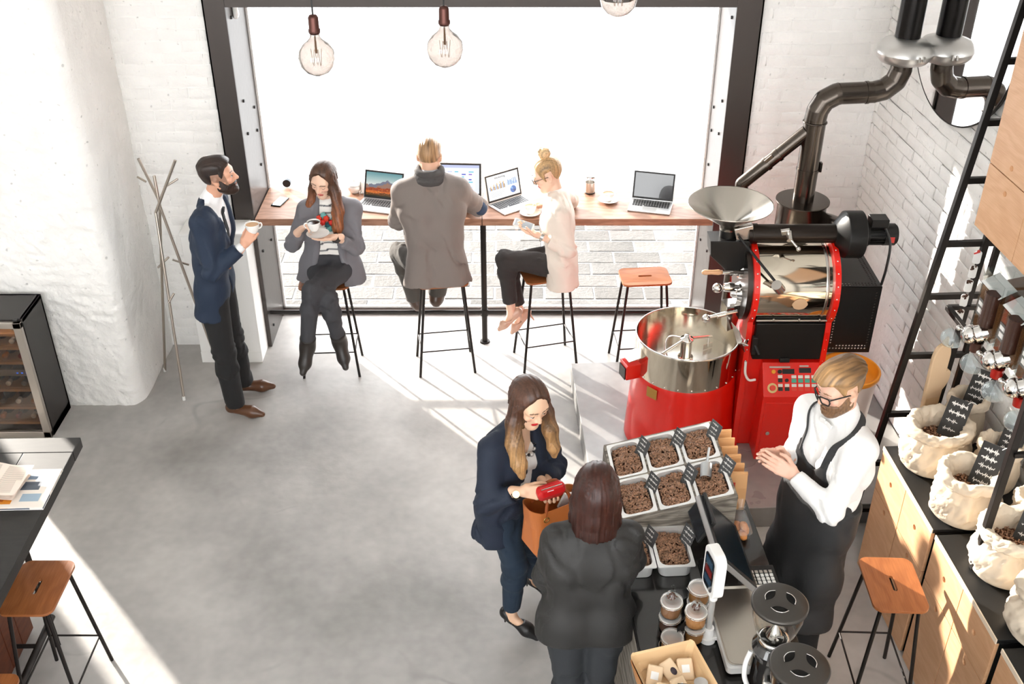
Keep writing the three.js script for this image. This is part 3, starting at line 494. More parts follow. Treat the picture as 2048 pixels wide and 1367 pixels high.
// ---------------------------------------------------------------- coffee roaster
const RED = phys({ color: 0xea1a0c, roughness: 0.34, clearcoat: 0.5, clearcoatRoughness: 0.12 });
const mirrorSteel = std({ color: 0xd6ccbb, roughness: 0.07, metalness: 1 });
const blackSatin = std({ color: 0x191817, roughness: 0.42, metalness: 0.35 });
const darkDuct = std({ color: 0x57504a, roughness: 0.24, metalness: 1 });
{
  const P = [1.5, 0.15, -5.6], o = thing('coffee_roaster', 'red drum coffee roaster with steel cooling tray and funnel hopper', 'roaster', P);
  const w = (name, geos, m, parent = o) => { const l = Array.isArray(geos) ? geos : [geos]; l.forEach((g) => g.translate(-P[0], -P[1], -P[2])); return part(parent, name, l, m); };
  // cooling tray
  const C = [1.07, -5.57], R = 0.312;
  const at = (g, y = 0) => { g.translate(C[0], y, C[1]); return g; };
  w('cooling_tray', [at(lathe([[R - 0.008, 0.70], [R - 0.004, 0.885], [R + 0.004, 0.89], [R + 0.005, 0.882], [R, 0.875], [R, 0.655], [R - 0.006, 0.655]], 72))], mirrorSteel);
  w('tray_floor', [at(lathe([[0, 0.712], [R - 0.006, 0.712], [R - 0.006, 0.70], [0, 0.70]], 64))], M.steel);
  w('tray_rim', [at(xf(torus(R, 0.005, 72, 8), [0, 0.888, 0], [PI / 2, 0, 0]))], M.chrome);
  w('stirrer_hub', [at(lathe([[0.045, 0.712], [0.048, 0.72], [0.034, 0.725], [0.034, 0.83], [0.04, 0.835], [0.04, 0.85], [0.02, 0.858], [0.016, 0.875], [0, 0.876]], 28))], M.chrome);
  const arm = (a, len) => { const c = Math.cos(a), s = Math.sin(a); return w('stirrer_arm', [bar([C[0] + 0.03 * c, 0.843, C[1] + 0.03 * s], [C[0] + len * c, 0.80, C[1] + len * s], 0.009), bar([C[0] + len * 0.9 * c, 0.806, C[1] + len * 0.9 * s], [C[0] + len * 0.9 * c, 0.735, C[1] + len * 0.9 * s], 0.006), flat([C[0] + len * 0.7 * c, 0.735, C[1] + len * 0.7 * s], [C[0] + len * 1.08 * c, 0.735, C[1] + len * 1.08 * s], 0.003, 0.035)], M.chrome); };
  arm(-0.55, 0.20); arm(PI - 0.55, 0.19);
  w('stirrer_loop', [tube([[C[0] - 0.02, 0.84, C[1] - 0.02], [C[0] - 0.1, 0.83, C[1] - 0.05], [C[0] - 0.13, 0.79, C[1] + 0.02], [C[0] - 0.11, 0.735, C[1] + 0.08]], 0.006, 30)], M.chrome);
  const rv = []; for (let k = 0; k < 24; k++) { const a = k / 24 * 2 * PI; rv.push(sph(0.006, C[0] + Math.cos(a) * (R + 0.001), 0.67, C[1] + Math.sin(a) * (R + 0.001), 8)); }
  w('tray_rivets', rv, M.chrome);
  w('tray_skirt', [at(lathe([[R - 0.004, 0.66], [R + 0.003, 0.655], [R + 0.008, 0.62], [R + 0.035, 0.15], [R + 0.03, 0.15], [R - 0.01, 0.62]], 72))], RED);
  const chute = w('discharge_chute', [xf(box(0.10, 0.10, 0.10, 0, 0, 0, 0.004), [C[0] - 0.345, 0.69, C[1] + 0.09], [0, 0.35, 0]), xf(box(0.02, 0.15, 0.13, 0, 0, 0, 0.004), [C[0] - 0.29, 0.69, C[1] + 0.075], [0, 0.35, 0])], RED);
  w('chute_lid', [xf(box(0.11, 0.006, 0.11, 0, 0, 0, 0.002), [C[0] - 0.33, 0.765, C[1] + 0.06], [0, 0.35, 0.15])], M.steel);
  w('chute_mouth', [xf(box(0.006, 0.08, 0.08, 0, 0, 0, 0.001), [C[0] - 0.396, 0.68, C[1] + 0.108], [0, 0.35, 0])], M.black);
  w('brass_plate', [xf(box(0.075, 0.07, 0.004, 0, 0, 0, 0.001), [C[0] - 0.225, 0.605, C[1] + 0.235], [0, -0.76, 0])], std({ color: 0xb98c48, roughness: 0.35, metalness: 0.8 }));
  // frame plates
  const plate = (x, t, grow) => {
    const s = new THREE.Shape(), cz = 5.6, cy = 1.24, r = 0.262 + grow, a0 = -0.72;      // drawn in (z', y) with z' = -z
    s.moveTo(5.395 - grow, 0.15); s.lineTo(5.395 - grow, 1.03);
    s.absarc(cz, cy, r, PI - a0 * -1, PI, true); for (let k = 0; k <= 28; k++) { const a = PI + 0.75 - k / 28 * (PI + 1.5); s.lineTo(cz + r * Math.cos(a), cy + r * Math.sin(a)); }
    s.lineTo(5.80 + grow, 1.03); s.lineTo(5.85 + grow, 0.15);
    const pts = [[5.395 - grow, 0.15], [5.395 - grow, 1.0]]; for (let k = 0; k <= 30; k++) { const a = PI + 0.72 - k / 30 * (PI + 1.44); pts.push([cz + r * Math.cos(a), cy + r * Math.sin(a)]); } pts.push([5.82 + grow, 1.0], [5.85 + grow, 0.15]);
    const q = new THREE.Shape(pts.map((p) => new THREE.Vector2(p[0], p[1])));
    const g = ext(q, t, 0.002, 4); g.rotateY(PI / 2); g.translate(x, 0, 0); uvBox(g); return g;       // +x' becomes -z, depth becomes +x
  };
  w('front_plate', [plate(1.385, 0.03, 0)], RED); w('rear_plate', [plate(1.845, 0.03, 0.004)], RED);
  const boltsOn = (x) => { const l = []; for (let k = 0; k < 10; k++) { const a = PI * (0.35 + k * 0.09); l.push(sph(0.006, x, 1.24 + 0.262 * Math.sin(a) * 1.01, -5.6 - 0.262 * Math.cos(a) * 1.01, 8)); } for (const y of [0.95, 0.88, 0.8]) l.push(sph(0.006, x, y, -5.394, 8)); return l; };
  w('plate_bolts', [...boltsOn(1.40), ...boltsOn(1.86)], M.chrome);
  w('drum_shell', [xf(lathe([[0.238, -0.005], [0.242, 0], [0.242, 0.44], [0.238, 0.445]], 72), [1.41, 1.24, -5.6], [0, 0, -PI / 2])], mirrorSteel);
  w('drum_badge', [(() => { const g = new THREE.CylinderGeometry(0.2445, 0.2445, 0.09, 20, 6, true, -0.16, 0.32); const p = g.attributes.position; for (let i = 0; i < p.count; i++) { const y = p.getY(i) / 0.045, x = p.getX(i); p.setX(i, x * Math.sqrt(Math.max(0.02, 1 - y * y))); const xx = p.getX(i); p.setZ(i, Math.sqrt(0.2445 ** 2 - xx * xx)); } g.computeVertexNormals(); g.rotateZ(PI / 2); g.rotateX(0.12); g.translate(1.66, 1.24, -5.6); return g; })()], std({ color: 0xd9b48e, roughness: 0.5, side: THREE.DoubleSide }));
  w('drum_band', [xf(lathe([[0.243, 0.0], [0.2445, 0.003], [0.2445, 0.015], [0.243, 0.018]], 64), [1.80, 1.24, -5.6], [0, 0, -PI / 2])], M.steel);
  w('lower_body', [span(1.412, 1.848, 0.15, 1.03, -5.83, -5.43, 0.004)], RED);
  w('firebox_panel', [span(1.435, 1.84, 0.815, 1.065, -5.43, -5.385, 0.006), span(1.435, 1.84, 1.065, 1.10, -5.44, -5.40, 0.004)], blackSatin);
  w('firebox_trim', [bar([1.43, 1.082, -5.392], [1.845, 1.082, -5.392], 0.006), sph(0.008, 1.53, 1.09, -5.388, 8), sph(0.008, 1.68, 1.09, -5.388, 8), sph(0.008, 1.80, 1.09, -5.388, 8)], M.brushed);
  w('latch', [span(1.60, 1.66, 0.80, 0.83, -5.40, -5.372, 0.004), span(1.42, 1.45, 0.86, 0.98, -5.40, -5.36, 0.006), bar([1.435, 0.93, -5.37], [1.46, 0.88, -5.34], 0.010)], M.black);
  // control cabinet
  const prof = new THREE.Shape([[5.275, 0.15], [5.275, 0.595], [5.268, 0.60], [5.268, 0.625], [5.395, 0.785], [5.44, 0.79], [5.44, 0.15]].map((p) => new THREE.Vector2(...p)));
  const cab = ext(prof, 0.335, 0.003); cab.rotateY(PI / 2); cab.translate(1.507, 0, 0); uvBox(cab);
  const cabinet = w('control_cabinet', [cab], RED);
  const door = w('cabinet_door', [span(1.522, 1.83, 0.17, 0.58, -5.276, -5.266, 0.003)], RED, cabinet);
  w('lock', [xf(cyl(0.012, 0.012, 0.012, 0, 0, 0, 18), [1.56, 0.36, -5.262], [PI / 2, 0, 0])], M.steel, cabinet);
  // sloped panel frame: origin at lower edge centre, u across, v up the slope
  const sl = Math.atan2(0.16, 0.127), on = (g, u, v, lift = 0.003) => { g.rotateX(-(PI / 2 - sl)); const c = Math.cos(sl), s = Math.sin(sl); g.translate(1.507 + u, 0.625 + v * s + lift * c, -5.268 - v * c + lift * s); return g; };
  const pl = (ww, hh, u, v, t = 0.006) => on(box(ww, hh, t, 0, 0, 0, 0.001), u, v);
  const knob = (r, u, v, t = 0.014) => on(xf(cyl(r, r * 0.92, t, 0, 0, 0, 18), [0, 0, 0.006], [PI / 2, 0, 0]), u, v);
  const whiteBtn = std({ color: 0xe9e6df, roughness: 0.5 }), green = std({ color: 0x4fae93, roughness: 0.4 }), redBtn = std({ color: 0xe2402c, roughness: 0.4 }), keyBlack = std({ color: 0x18201d, roughness: 0.4 });
  w('emergency_plate', [on(xf(cyl(0.030, 0.030, 0.003, 0, 0, 0, 28), [0, 0, 0], [PI / 2, 0, 0]), 0.052, 0.052)], std({ color: 0xe8cf8c, roughness: 0.5 }), cabinet);
  w('emergency_button', [knob(0.018, 0.052, 0.052, 0.02)], redBtn, cabinet);
  w('pilot_lamp', [knob(0.013, 0.060, 0.150, 0.012)], std({ color: 0xf0a326, roughness: 0.3 }), cabinet);
  w('label_strip', [pl(0.125, 0.010, 0.10, 0.178, 0.002)], std({ color: 0xb9b4ad, roughness: 0.5 }), cabinet); w('label_strip', [pl(0.055, 0.010, 0.245, 0.184, 0.002)], std({ color: 0xb9b4ad, roughness: 0.5 }), cabinet);
  w('temperature_display', [pl(0.072, 0.030, 0.150, 0.152)], M.black, cabinet); w('temperature_display', [pl(0.072, 0.030, 0.250, 0.158)], M.black, cabinet);
  w('selector_knob', [knob(0.013, 0.098, 0.150)], M.black, cabinet); w('selector_knob', [knob(0.011, 0.138, 0.098)], M.black, cabinet);
  for (const [u, v0] of [[0.100, 0.046], [0.140, 0.046]]) { w('switch', [pl(0.027, 0.022, u, v0)], keyBlack, cabinet); w('switch', [pl(0.027, 0.018, u, v0 + 0.022)], whiteBtn, cabinet); if (u < 0.12) { w('switch', [pl(0.027, 0.022, u, v0 + 0.052)], keyBlack, cabinet); w('switch', [pl(0.027, 0.018, u, v0 + 0.075)], whiteBtn, cabinet); } }
  for (const u of [0.182, 0.222, 0.262, 0.302]) { w('switch', [pl(0.029, 0.022, u, 0.046)], redBtn, cabinet); w('switch', [pl(0.029, 0.018, u, 0.068)], whiteBtn, cabinet); w('switch', [pl(0.029, 0.024, u, 0.096)], green, cabinet); w('switch', [pl(0.029, 0.018, u, 0.120)], whiteBtn, cabinet); }
  w('cable', [tube([[1.40, 0.80, -5.385], [1.405, 0.72, -5.37], [1.43, 0.68, -5.365], [1.47, 0.68, -5.37]], 0.008, 24)], M.white);
  // face plate with door, levers and sampler
  const cx = (r0, r1, x0, x1, y, z, n = 40) => xf(cyl(r0, r1, x1 - x0, 0, 0, 0, n), [(x0 + x1) / 2, y, z], [0, 0, -PI / 2]);
  const face = w('face_disc', [cx(0.235, 0.235, 1.352, 1.386, 1.24, -5.6, 56)], std({ color: 0x4b4542, roughness: 0.3, metalness: 0.9 }));
  w('bean_door', [cx(0.06, 0.075, 1.325, 1.355, 1.17, -5.56), cx(0.02, 0.03, 1.30, 1.33, 1.17, -5.56)], M.chrome);
  w('sight_glass_ring', [cx(0.05, 0.055, 1.33, 1.354, 1.32, -5.58)], M.chrome); w('sight_glass', [cx(0.038, 0.038, 1.324, 1.332, 1.32, -5.58)], M.black);
  w('door_spindle', [bar([1.33, 1.25, -5.50], [1.18, 1.25, -5.48], 0.014), sph(0.03, 1.20, 1.25, -5.482, 16), cx(0.024, 0.03, 1.24, 1.27, 1.25, -5.49), cx(0.03, 0.024, 1.27, 1.30, 1.25, -5.495)], M.chrome);
  w('sampler_handle', [xf(lathe([[0, 0], [0.012, 0.002], [0.016, 0.02], [0.013, 0.06], [0.016, 0.10], [0.011, 0.115], [0, 0.118]], 18), [1.22, 1.345, -5.50], [0, 0, PI / 2])], std({ color: 0xd9a67c, roughness: 0.4 }));
  w('sampler_tube', [bar([1.22, 1.345, -5.50], [1.36, 1.33, -5.53], 0.013)], M.chrome);
  w('door_lever', [bar([1.33, 1.10, -5.47], [1.16, 1.075, -5.44], 0.011), sph(0.026, 1.145, 1.07, -5.437, 18), bar([1.26, 1.09, -5.455], [1.21, 1.08, -5.447], 0.016)], M.chrome);
  w('discharge_spout', [(() => { const s = new THREE.Shape([[0, 0], [0.10, 0], [0.07, -0.15], [0.02, -0.17]].map((p) => new THREE.Vector2(...p))); const g = ext(s, 0.09, 0.002); g.translate(-0.05, 0, -0.045); g.rotateY(0.2); g.translate(1.31, 1.12, -5.54); return g; })()], M.chrome);
  w('tray_shield', [xf(box(0.004, 0.17, 0.10, 0, 0, 0, 0.001), [1.345, 0.95, -5.42], [0, 0.3, 0.35])], M.steel);
  w('valve', [bar([1.385, 0.95, -5.38], [1.37, 0.94, -5.35], 0.012), bar([1.35, 0.955, -5.352], [1.39, 0.94, -5.345], 0.007)], M.chrome);
  // funnel hopper and feed
  const F = [1.245, -5.60];
  w('hopper_funnel', [xf(lathe([[0.046, 1.575], [0.05, 1.615], [0.238, 1.735], [0.243, 1.738], [0.240, 1.731], [0.052, 1.607], [0.043, 1.575]], 64), [F[0], 0, F[1]])], std({ color: 0xcac5bc, roughness: 0.24, metalness: 1 }));
  w('hopper_neck', [xf(cyl(0.045, 0.045, 0.07, 0, 1.545, 0, 28), [F[0], 0, F[1]])], blackSatin);
  const hs = new THREE.Shape([[-0.10, 0.15], [0.12, 0.15], [0.12, 0.0], [0.04, -0.07], [-0.09, 0.06]].map((p) => new THREE.Vector2(...p)));
  const hg = ext(hs, 0.13, 0.004); hg.translate(F[0], 1.375, F[1] - 0.065); w('feed_chute', [hg], blackSatin);
  w('slide_gate', [xf(box(0.11, 0.085, 0.09, 0, 0, 0, 0.006), [1.335, 1.57, -5.59], [0, 0, 0.25])], M.steel);
  const lev = w('gate_lever', [bar([1.30, 1.56, -5.53], [1.485, 1.39, -5.30], 0.008)], M.black);
  w('counterweight', [xf(cyl(0.03, 0.03, 0.065, 0, 0, 0, 24), [1.50, 1.365, -5.285], [0.55, 0, 0.55])], M.steel, lev);
  // exhaust tube, fan, motor
  w('air_tube', [bar([1.36, 1.555, -5.58], [1.87, 1.555, -5.58], 0.055, 32), bar([1.38, 1.555, -5.58], [1.41, 1.555, -5.58], 0.06, 32)], std({ color: 0x36312e, roughness: 0.28, metalness: 0.9 }));
  w('damper_handle', [bar([1.58, 1.59, -5.53], [1.58, 1.56, -5.48], 0.018), bar([1.58, 1.57, -5.49], [1.62, 1.53, -5.46], 0.007), sph(0.014, 1.63, 1.52, -5.455, 12), xf(box(0.05, 0.05, 0.02, 0, 0, 0, 0.004), [1.56, 1.595, -5.52], [0.6, 0, 0.3])], M.steel);
  w('fan_housing', [xf(lathe([[0, 0], [0.07, 0.0], [0.135, 0.05], [0.137, 0.06], [0.137, 0.15], [0.132, 0.155], [0, 0.155]], 48), [1.86, 1.55, -5.58], [0, 0, -PI / 2])], blackSatin);
  w('motor', [bar([2.01, 1.55, -5.58], [2.05, 1.55, -5.58], 0.07, 28), bar([2.05, 1.55, -5.58], [2.14, 1.55, -5.58], 0.05, 28), bar([2.14, 1.55, -5.58], [2.205, 1.55, -5.58], 0.064, 28), bar([2.205, 1.55, -5.58], [2.215, 1.55, -5.58], 0.055, 28)], blackSatin);
  const fins = []; for (let k = 0; k < 14; k++) { const a = k / 14 * 2 * PI; fins.push(xf(box(0.09, 0.012, 0.004, 0, 0.056, 0, 0), [2.095, 1.55, -5.58], [a, 0, 0])); } w('cooling_fin', fins, blackSatin);
  w('junction_box', [box(0.10, 0.05, 0.09, 2.10, 1.635, -5.58, 0.005)], blackSatin);
  w('motor_cable', [tube([[2.13, 1.61, -5.53], [2.15, 1.55, -5.47], [2.15, 1.40, -5.45], [2.145, 1.285, -5.46]], 0.008, 24)], M.black);
  w('rating_label', [box(0.03, 0.035, 0.002, 2.175, 1.545, -5.5155, 0)], std({ color: 0xc33c35, roughness: 0.5 }));
  // perforated housing on the right: real holes
  const holesF = []; const hp = (x, y, r) => { const p = new THREE.Path(); p.absarc(x, y, r, 0, 2 * PI, true); return p; };
  const fs = new THREE.Shape([[0, 0], [0.27, 0], [0.27, 0.45], [0, 0.45]].map((p) => new THREE.Vector2(...p)));
  for (let k = 0; k < 12; k++) { fs.holes.push(hp(0.03 + k * 0.019, 0.028, 0.0055)); if (k > 1) fs.holes.push(hp(0.03 + k * 0.019, 0.047, 0.0055)); }
  for (let k = 0; k < 19; k++) { fs.holes.push(hp(0.245, 0.068 + k * 0.019, 0.005)); fs.holes.push(hp(0.028, 0.068 + k * 0.019, 0.005)); }
  const fg = ext(fs, 0.003, 0, 6); fg.translate(1.878, 0.83, -5.445);
  const ts = new THREE.Shape([[0, 0], [0.27, 0], [0.27, 0.50], [0, 0.50]].map((p) => new THREE.Vector2(...p)));
  for (let k = 0; k < 12; k++) { ts.holes.push(hp(0.03 + k * 0.019, 0.022, 0.0055)); ts.holes.push(hp(0.03 + k * 0.019, 0.042, 0.0055)); } for (let k = 0; k < 21; k++) { ts.holes.push(hp(0.245, 0.065 + k * 0.019, 0.0055)); ts.holes.push(hp(0.225, 0.065 + k * 0.019, 0.0055)); }
  const tg = ext(ts, 0.003, 0, 6); tg.rotateX(-PI / 2); tg.translate(1.878, 1.277, -5.442);
  w('perforated_housing', [fg, tg, span(2.145, 2.148, 0.83, 1.28, -5.942, -5.442, 0), span(1.878, 1.881, 0.83, 1.28, -5.942, -5.442, 0)], std({ color: 0x161514, roughness: 0.4, metalness: 0.2 }));
}
// ---------------------------------------------------------------- flue
{
  const o = thing('exhaust_flue', 'dark metal exhaust flue rising beside the roaster to a silver cap', 'duct', [1.78, 0.15, -6.03]);
  const P = [1.78, 0.15, -6.03], w = (name, geos, m) => { geos.forEach((g) => g.translate(-P[0], -P[1], -P[2])); return part(o, name, geos, m); };
  w('cyclone', [xf(lathe([[0, 0.15], [0.10, 0.15], [0.10, 0.6], [0.148, 1.0], [0.148, 1.55], [0.162, 1.552], [0.162, 1.562], [0, 1.562]], 48), [1.78, 0, -6.03])], darkDuct);
  w('cyclone_outlet', [bar([1.9, 1.45, -5.95], [1.97, 1.5, -5.75], 0.06, 24)], darkDuct);
  w('riser', [bar([1.78, 1.56, -6.03], [1.78, 2.085, -6.03], 0.064, 36)], darkDuct);
  w('clamp_ring', [xf(torus(0.066, 0.006, 36), [1.78, 2.06, -6.03], [PI / 2, 0, 0]), xf(cyl(0.067, 0.067, 0.02, 0, 0, 0, 36), [1.78, 1.76, -6.03]), box(0.015, 0.06, 0.03, 1.852, 1.78, -6.02)], darkDuct);
  const seg = (pts, r) => { const l = []; for (let i = 0; i < pts.length - 1; i++) { l.push(bar(pts[i], pts[i + 1], r, 32)); } for (let i = 1; i < pts.length - 1; i++) l.push(sph(r * 1.0, ...pts[i], 24)); return l; };
  w('elbow', seg([[1.78, 2.08, -6.03], [1.785, 2.13, -6.03], [1.815, 2.19, -6.03], [1.875, 2.225, -6.03], [1.90, 2.232, -6.03]], 0.064), darkDuct);
  w('crossover', [bar([1.89, 2.23, -6.03], [2.10, 2.24, -6.03], 0.062, 32), bar([2.045, 2.237, -6.03], [2.06, 2.238, -6.03], 0.066, 32)], darkDuct);
  w('elbow', seg([[2.09, 2.24, -6.03], [2.15, 2.255, -6.03], [2.205, 2.305, -6.03], [2.225, 2.37, -6.03], [2.225, 2.42, -6.03]], 0.062), darkDuct);
  w('vent_cap', [xf(lathe([[0, 0.0], [0.06, 0.0], [0.075, 0.01], [0.13, 0.025], [0.152, 0.05], [0.158, 0.075], [0.16, 0.078], [0.158, 0.083], [0.154, 0.105], [0.13, 0.135], [0.085, 0.15], [0.07, 0.162], [0, 0.165]], 56), [2.225, 2.40, -6.03])], std({ color: 0xd0cecb, roughness: 0.33, metalness: 0.9 }));
  w('cap_clasp', [box(0.014, 0.03, 0.012, 2.26, 2.475, -5.875), box(0.014, 0.03, 0.012, 2.285, 2.477, -5.88)], M.steel);
  w('upper_pipe', [bar([2.225, 2.55, -6.03], [2.225, 5.6, -6.03], 0.07, 36)], std({ color: 0x262423, roughness: 0.3, metalness: 0.9 }));
  w('branch_pipe', [bar([1.74, 2.0, -6.03], [1.40, 1.66, -6.05], 0.04, 24), sph(0.04, 1.40, 1.66, -6.05, 20), bar([1.40, 1.66, -6.05], [1.40, 0.15, -6.05], 0.04, 24)], darkDuct);
  w('branch_clamp', [bar([1.60, 1.86, -6.035], [1.585, 1.845, -6.036], 0.044, 24), bar([1.54, 1.80, -6.04], [1.525, 1.785, -6.04], 0.044, 24), flat([1.55, 1.86, -6.0], [1.51, 1.82, -6.0], 0.012, 0.02)], darkDuct);
}
// ---------------------------------------------------------------- bucket and mirror
{
  const o = thing('bean_bucket', 'tall translucent white bucket with orange rim behind the barista', 'bucket', [2.02, 0.15, -5.36]);
  part(o, 'body', [lathe([[0, 0], [0.13, 0], [0.135, 0.004], [0.17, 0.60], [0.165, 0.60], [0.13, 0.012], [0, 0.01]], 44)], std({ color: 0xefd9cd, roughness: 0.5 }));
  part(o, 'rim_lid', [lathe([[0.172, 0.585], [0.182, 0.59], [0.184, 0.615], [0.178, 0.622], [0.165, 0.618], [0.16, 0.585], [0.14, 0.56], [0, 0.555]], 48)], std({ color: 0xff9f2a, roughness: 0.4 }));
  const t = Math.atan(0.062), m = thing('round_mirror', 'large round frameless mirror on the white brick side wall', 'mirror', [RW(-5.70) - 0.065, 2.72, -5.70]);
  m.rotation.set(0, t + 0.085, 0);
  part(m, 'backing_disc', [xf(cyl(0.525, 0.525, 0.02, 0, 0, 0, 72), [0.012, 0, 0], [0, 0, PI / 2])], M.black);
  part(m, 'mirror_glass', [xf(cyl(0.53, 0.53, 0.006, 0, 0, 0, 72), [-0.003, 0, 0], [0, 0, PI / 2])], std({ color: 0xf3f3f3, roughness: 0.02, metalness: 1 }));
  part(m, 'edge_ring', [xf(torus(0.53, 0.006, 72, 8), [-0.002, 0, 0], [0, PI / 2, 0])], M.blackMetal);
}
// ---------------------------------------------------------------- coffee beans (loose), pans, cards
const beanGeo = (() => { const g = new THREE.SphereGeometry(1, 8, 6); const p = g.attributes.position; for (let i = 0; i < p.count; i++) { const x = p.getX(i), y = p.getY(i), z = p.getZ(i); p.setXYZ(i, x * 0.0052, (y > 0.55 && Math.abs(z) < 0.5 ? y * 0.72 : y) * 0.0032, z * 0.0036); } g.computeVertexNormals(); return g; })();
const beanMat = std({ color: 0xffffff, roughness: 0.38 });
function beans(label, pts) {                                        // pts: [x, y, z]
  const m = new THREE.InstancedMesh(beanGeo, beanMat, pts.length), d = new THREE.Object3D(), c = new THREE.Color();
  pts.forEach((p, i) => { d.position.set(...p); d.rotation.set(rr(-0.7, 0.7), rr(0, 6.3), rr(-0.7, 0.7)); d.scale.setScalar(rr(0.9, 1.25)); d.updateMatrix(); m.setMatrixAt(i, d.matrix); const t = rr(0.55, 1.25); m.setColorAt(i, c.setRGB(0.42 * t, 0.225 * t, 0.13 * t)); });
  m.name = numbered('coffee_beans'); m.castShadow = m.receiveShadow = true; scene.add(m); tag(m, label, 'coffee beans'); m.userData.kind = 'stuff'; return m;
}
const beanBed = std({ color: 0x5a3520, roughness: 0.6 });
function loft(rings, n = 6) {                                         // stacked rounded rectangles [w, d, r, y]
  const pos = [], idx = [], cnt = 4 * (n + 1);
  rings.forEach(([w, d, r, y]) => { for (let q = 0; q < 4; q++) for (let k = 0; k <= n; k++) { const a = q * PI / 2 + k / n * PI / 2, cx = [1, -1, -1, 1][q] * (w / 2 - r), cz = [1, 1, -1, -1][q] * (d / 2 - r); pos.push(cx + r * Math.cos(a), y, cz + r * Math.sin(a)); } });
  for (let j = 0; j < rings.length - 1; j++) for (let i = 0; i < cnt; i++) { const a = j * cnt + i, b = j * cnt + (i + 1) % cnt; idx.push(a, a + cnt, b, b, a + cnt, b + cnt); }
  const g = new THREE.BufferGeometry(); g.setAttribute('position', new THREE.Float32BufferAttribute(pos, 3)); g.setIndex(idx);
  const q = g.toNonIndexed(); q.computeVertexNormals(); return uvBox(q);
}
const chalk = (seedv, rows, bg = '#2b2a29') => canvasTex(128, 192, (c, w, h) => {
  c.fillStyle = bg; c.fillRect(0, 0, w, h); c.strokeStyle = '#e8e6e2'; c.lineCap = 'round';
  for (let r = 0; r < rows; r++) { c.lineWidth = r < 2 ? 5 : 3; const y = 26 + r * (h - 40) / rows; let x = 14 + ((seedv * 7 + r * 13) % 12); const end = w - 14 - ((seedv * 5 + r * 29) % 34); c.beginPath(); c.moveTo(x, y); while (x < end) { x += 4; c.lineTo(x, y + 7 * Math.sin(x * 0.7 + seedv + r * 2) * (((x >> 3) + r + seedv) % 3 ? 1 : 0.2)); } c.stroke(); }
});
const chalkMats = [0, 1, 2, 3].map((k) => std({ map: chalk(k * 3 + 1, 4 + k % 2), roughness: 0.7 }));
const greyCards = [0, 1].map((k) => std({ map: chalk(k * 4 + 2, 4, '#4c4d4e'), roughness: 0.6 }));
function card(w, h, t = 0.002) { const g = new THREE.BoxGeometry(w, h, t); g.translate(0, h / 2, 0); return g; }

// ---------------------------------------------------------------- service counter
const CR = 3.5 * D2R;                                                 // the counter runs 3.5 degrees off the room axis
const cdir = (along, across) => [0.822 + across * Math.cos(CR) - along * Math.sin(CR), -3.43 - across * Math.sin(CR) - along * Math.cos(CR)];   // along: away from the camera
{
  const o = thing('service_counter', 'service counter with black top and weathered plank front', 'counter', [0.822, 0, -3.43], CR);
  part(o, 'worktop', [span(-0.33, 0.33, 0.91, 0.95, -0.84, 1.6, 0.005)], phys({ color: 0x1a1918, roughness: 0.2, clearcoat: 0.3 }));
  for (let k = 0; k < 7; k++) part(o, 'plank', [span(-0.325, -0.30, 0.03 + k * 0.125, 0.03 + k * 0.125 + 0.122, -0.82, 1.58, 0.004)], M.greyWood);
  for (let k = 0; k < 5; k++) part(o, 'plank', [span(-0.30 + k * 0.12, -0.30 + k * 0.12 + 0.117, 0.03, 0.905, -0.82, -0.795, 0.004)], M.greyWood);
  part(o, 'carcass', [span(-0.30, 0.29, 0.03, 0.905, -0.795, 1.57, 0.003)], M.black);
  part(o, 'plinth_board', [span(-0.29, 0.28, 0, 0.03, -0.79, 1.56, 0)], M.black);
}
// ---------------------------------------------------------------- tilted crate with six pans, and the pans before it
const crateC = cdir(0.545, -0.055), crate = thing('display_crate', 'tilted grey wooden crate holding six steel pans of coffee beans', 'crate', [crateC[0], 0.951, crateC[1]], CR);
const tilt = 13.5 * D2R, cw = 0.525, cd = 0.56, midY = 0.165;
{
  const left = midY - Math.tan(tilt) * cw / 2, right = midY + Math.tan(tilt) * cw / 2;
  const side = (z) => { const s = new THREE.Shape([[-cw / 2, 0], [cw / 2, 0], [cw / 2, right], [-cw / 2, left]].map((p) => new THREE.Vector2(...p))); const g = ext(s, 0.014, 0.001); g.translate(0, 0, z); return uvBox(g); };
  part(crate, 'side_board', [side(cd / 2 - 0.016)], M.greyWood); part(crate, 'side_board', [side(-cd / 2)], M.greyWood);
  part(crate, 'end_board', [span(-cw / 2, -cw / 2 + 0.014, 0, left, -cd / 2 + 0.016, cd / 2 - 0.018)], M.greyWood); part(crate, 'end_board', [span(cw / 2 - 0.014, cw / 2, 0, right, -cd / 2 + 0.016, cd / 2 - 0.018)], M.greyWood);
  const slope = (g) => { g.rotateZ(tilt); g.translate(0, midY, 0); return g; }, L = cw / Math.cos(tilt);
  for (let k = 0; k < 4; k++) part(crate, 'divider', [slope(box(0.014, 0.022, cd, -L / 2 + 0.007 + k * (L - 0.014) / 3, -0.006, 0))], M.greyWood);
  for (let k = 0; k < 3; k++) part(crate, 'divider', [slope(box(L, 0.024, 0.014, 0, -0.004, -cd / 2 + 0.007 + k * (cd - 0.014) / 2))], M.greyWood);
}
function makePan(w, d, deep) {
  return [loft([[w - 0.03, d - 0.03, 0.03, -deep + 0.002], [w - 0.02, d - 0.02, 0.035, -0.004], [w - 0.028, d - 0.028, 0.033, 0], [w, d, 0.008, 0.001], [w + 0.001, d + 0.001, 0.008, -0.003], [w - 0.014, d - 0.014, 0.038, -0.005], [w - 0.024, d - 0.024, 0.033, -deep], [0.01, 0.01, 0.004, -deep]]), loft([[0.001, 0.001, 0.0005, -deep + 0.003], [w - 0.034, d - 0.034, 0.03, -deep + 0.003]])];
}
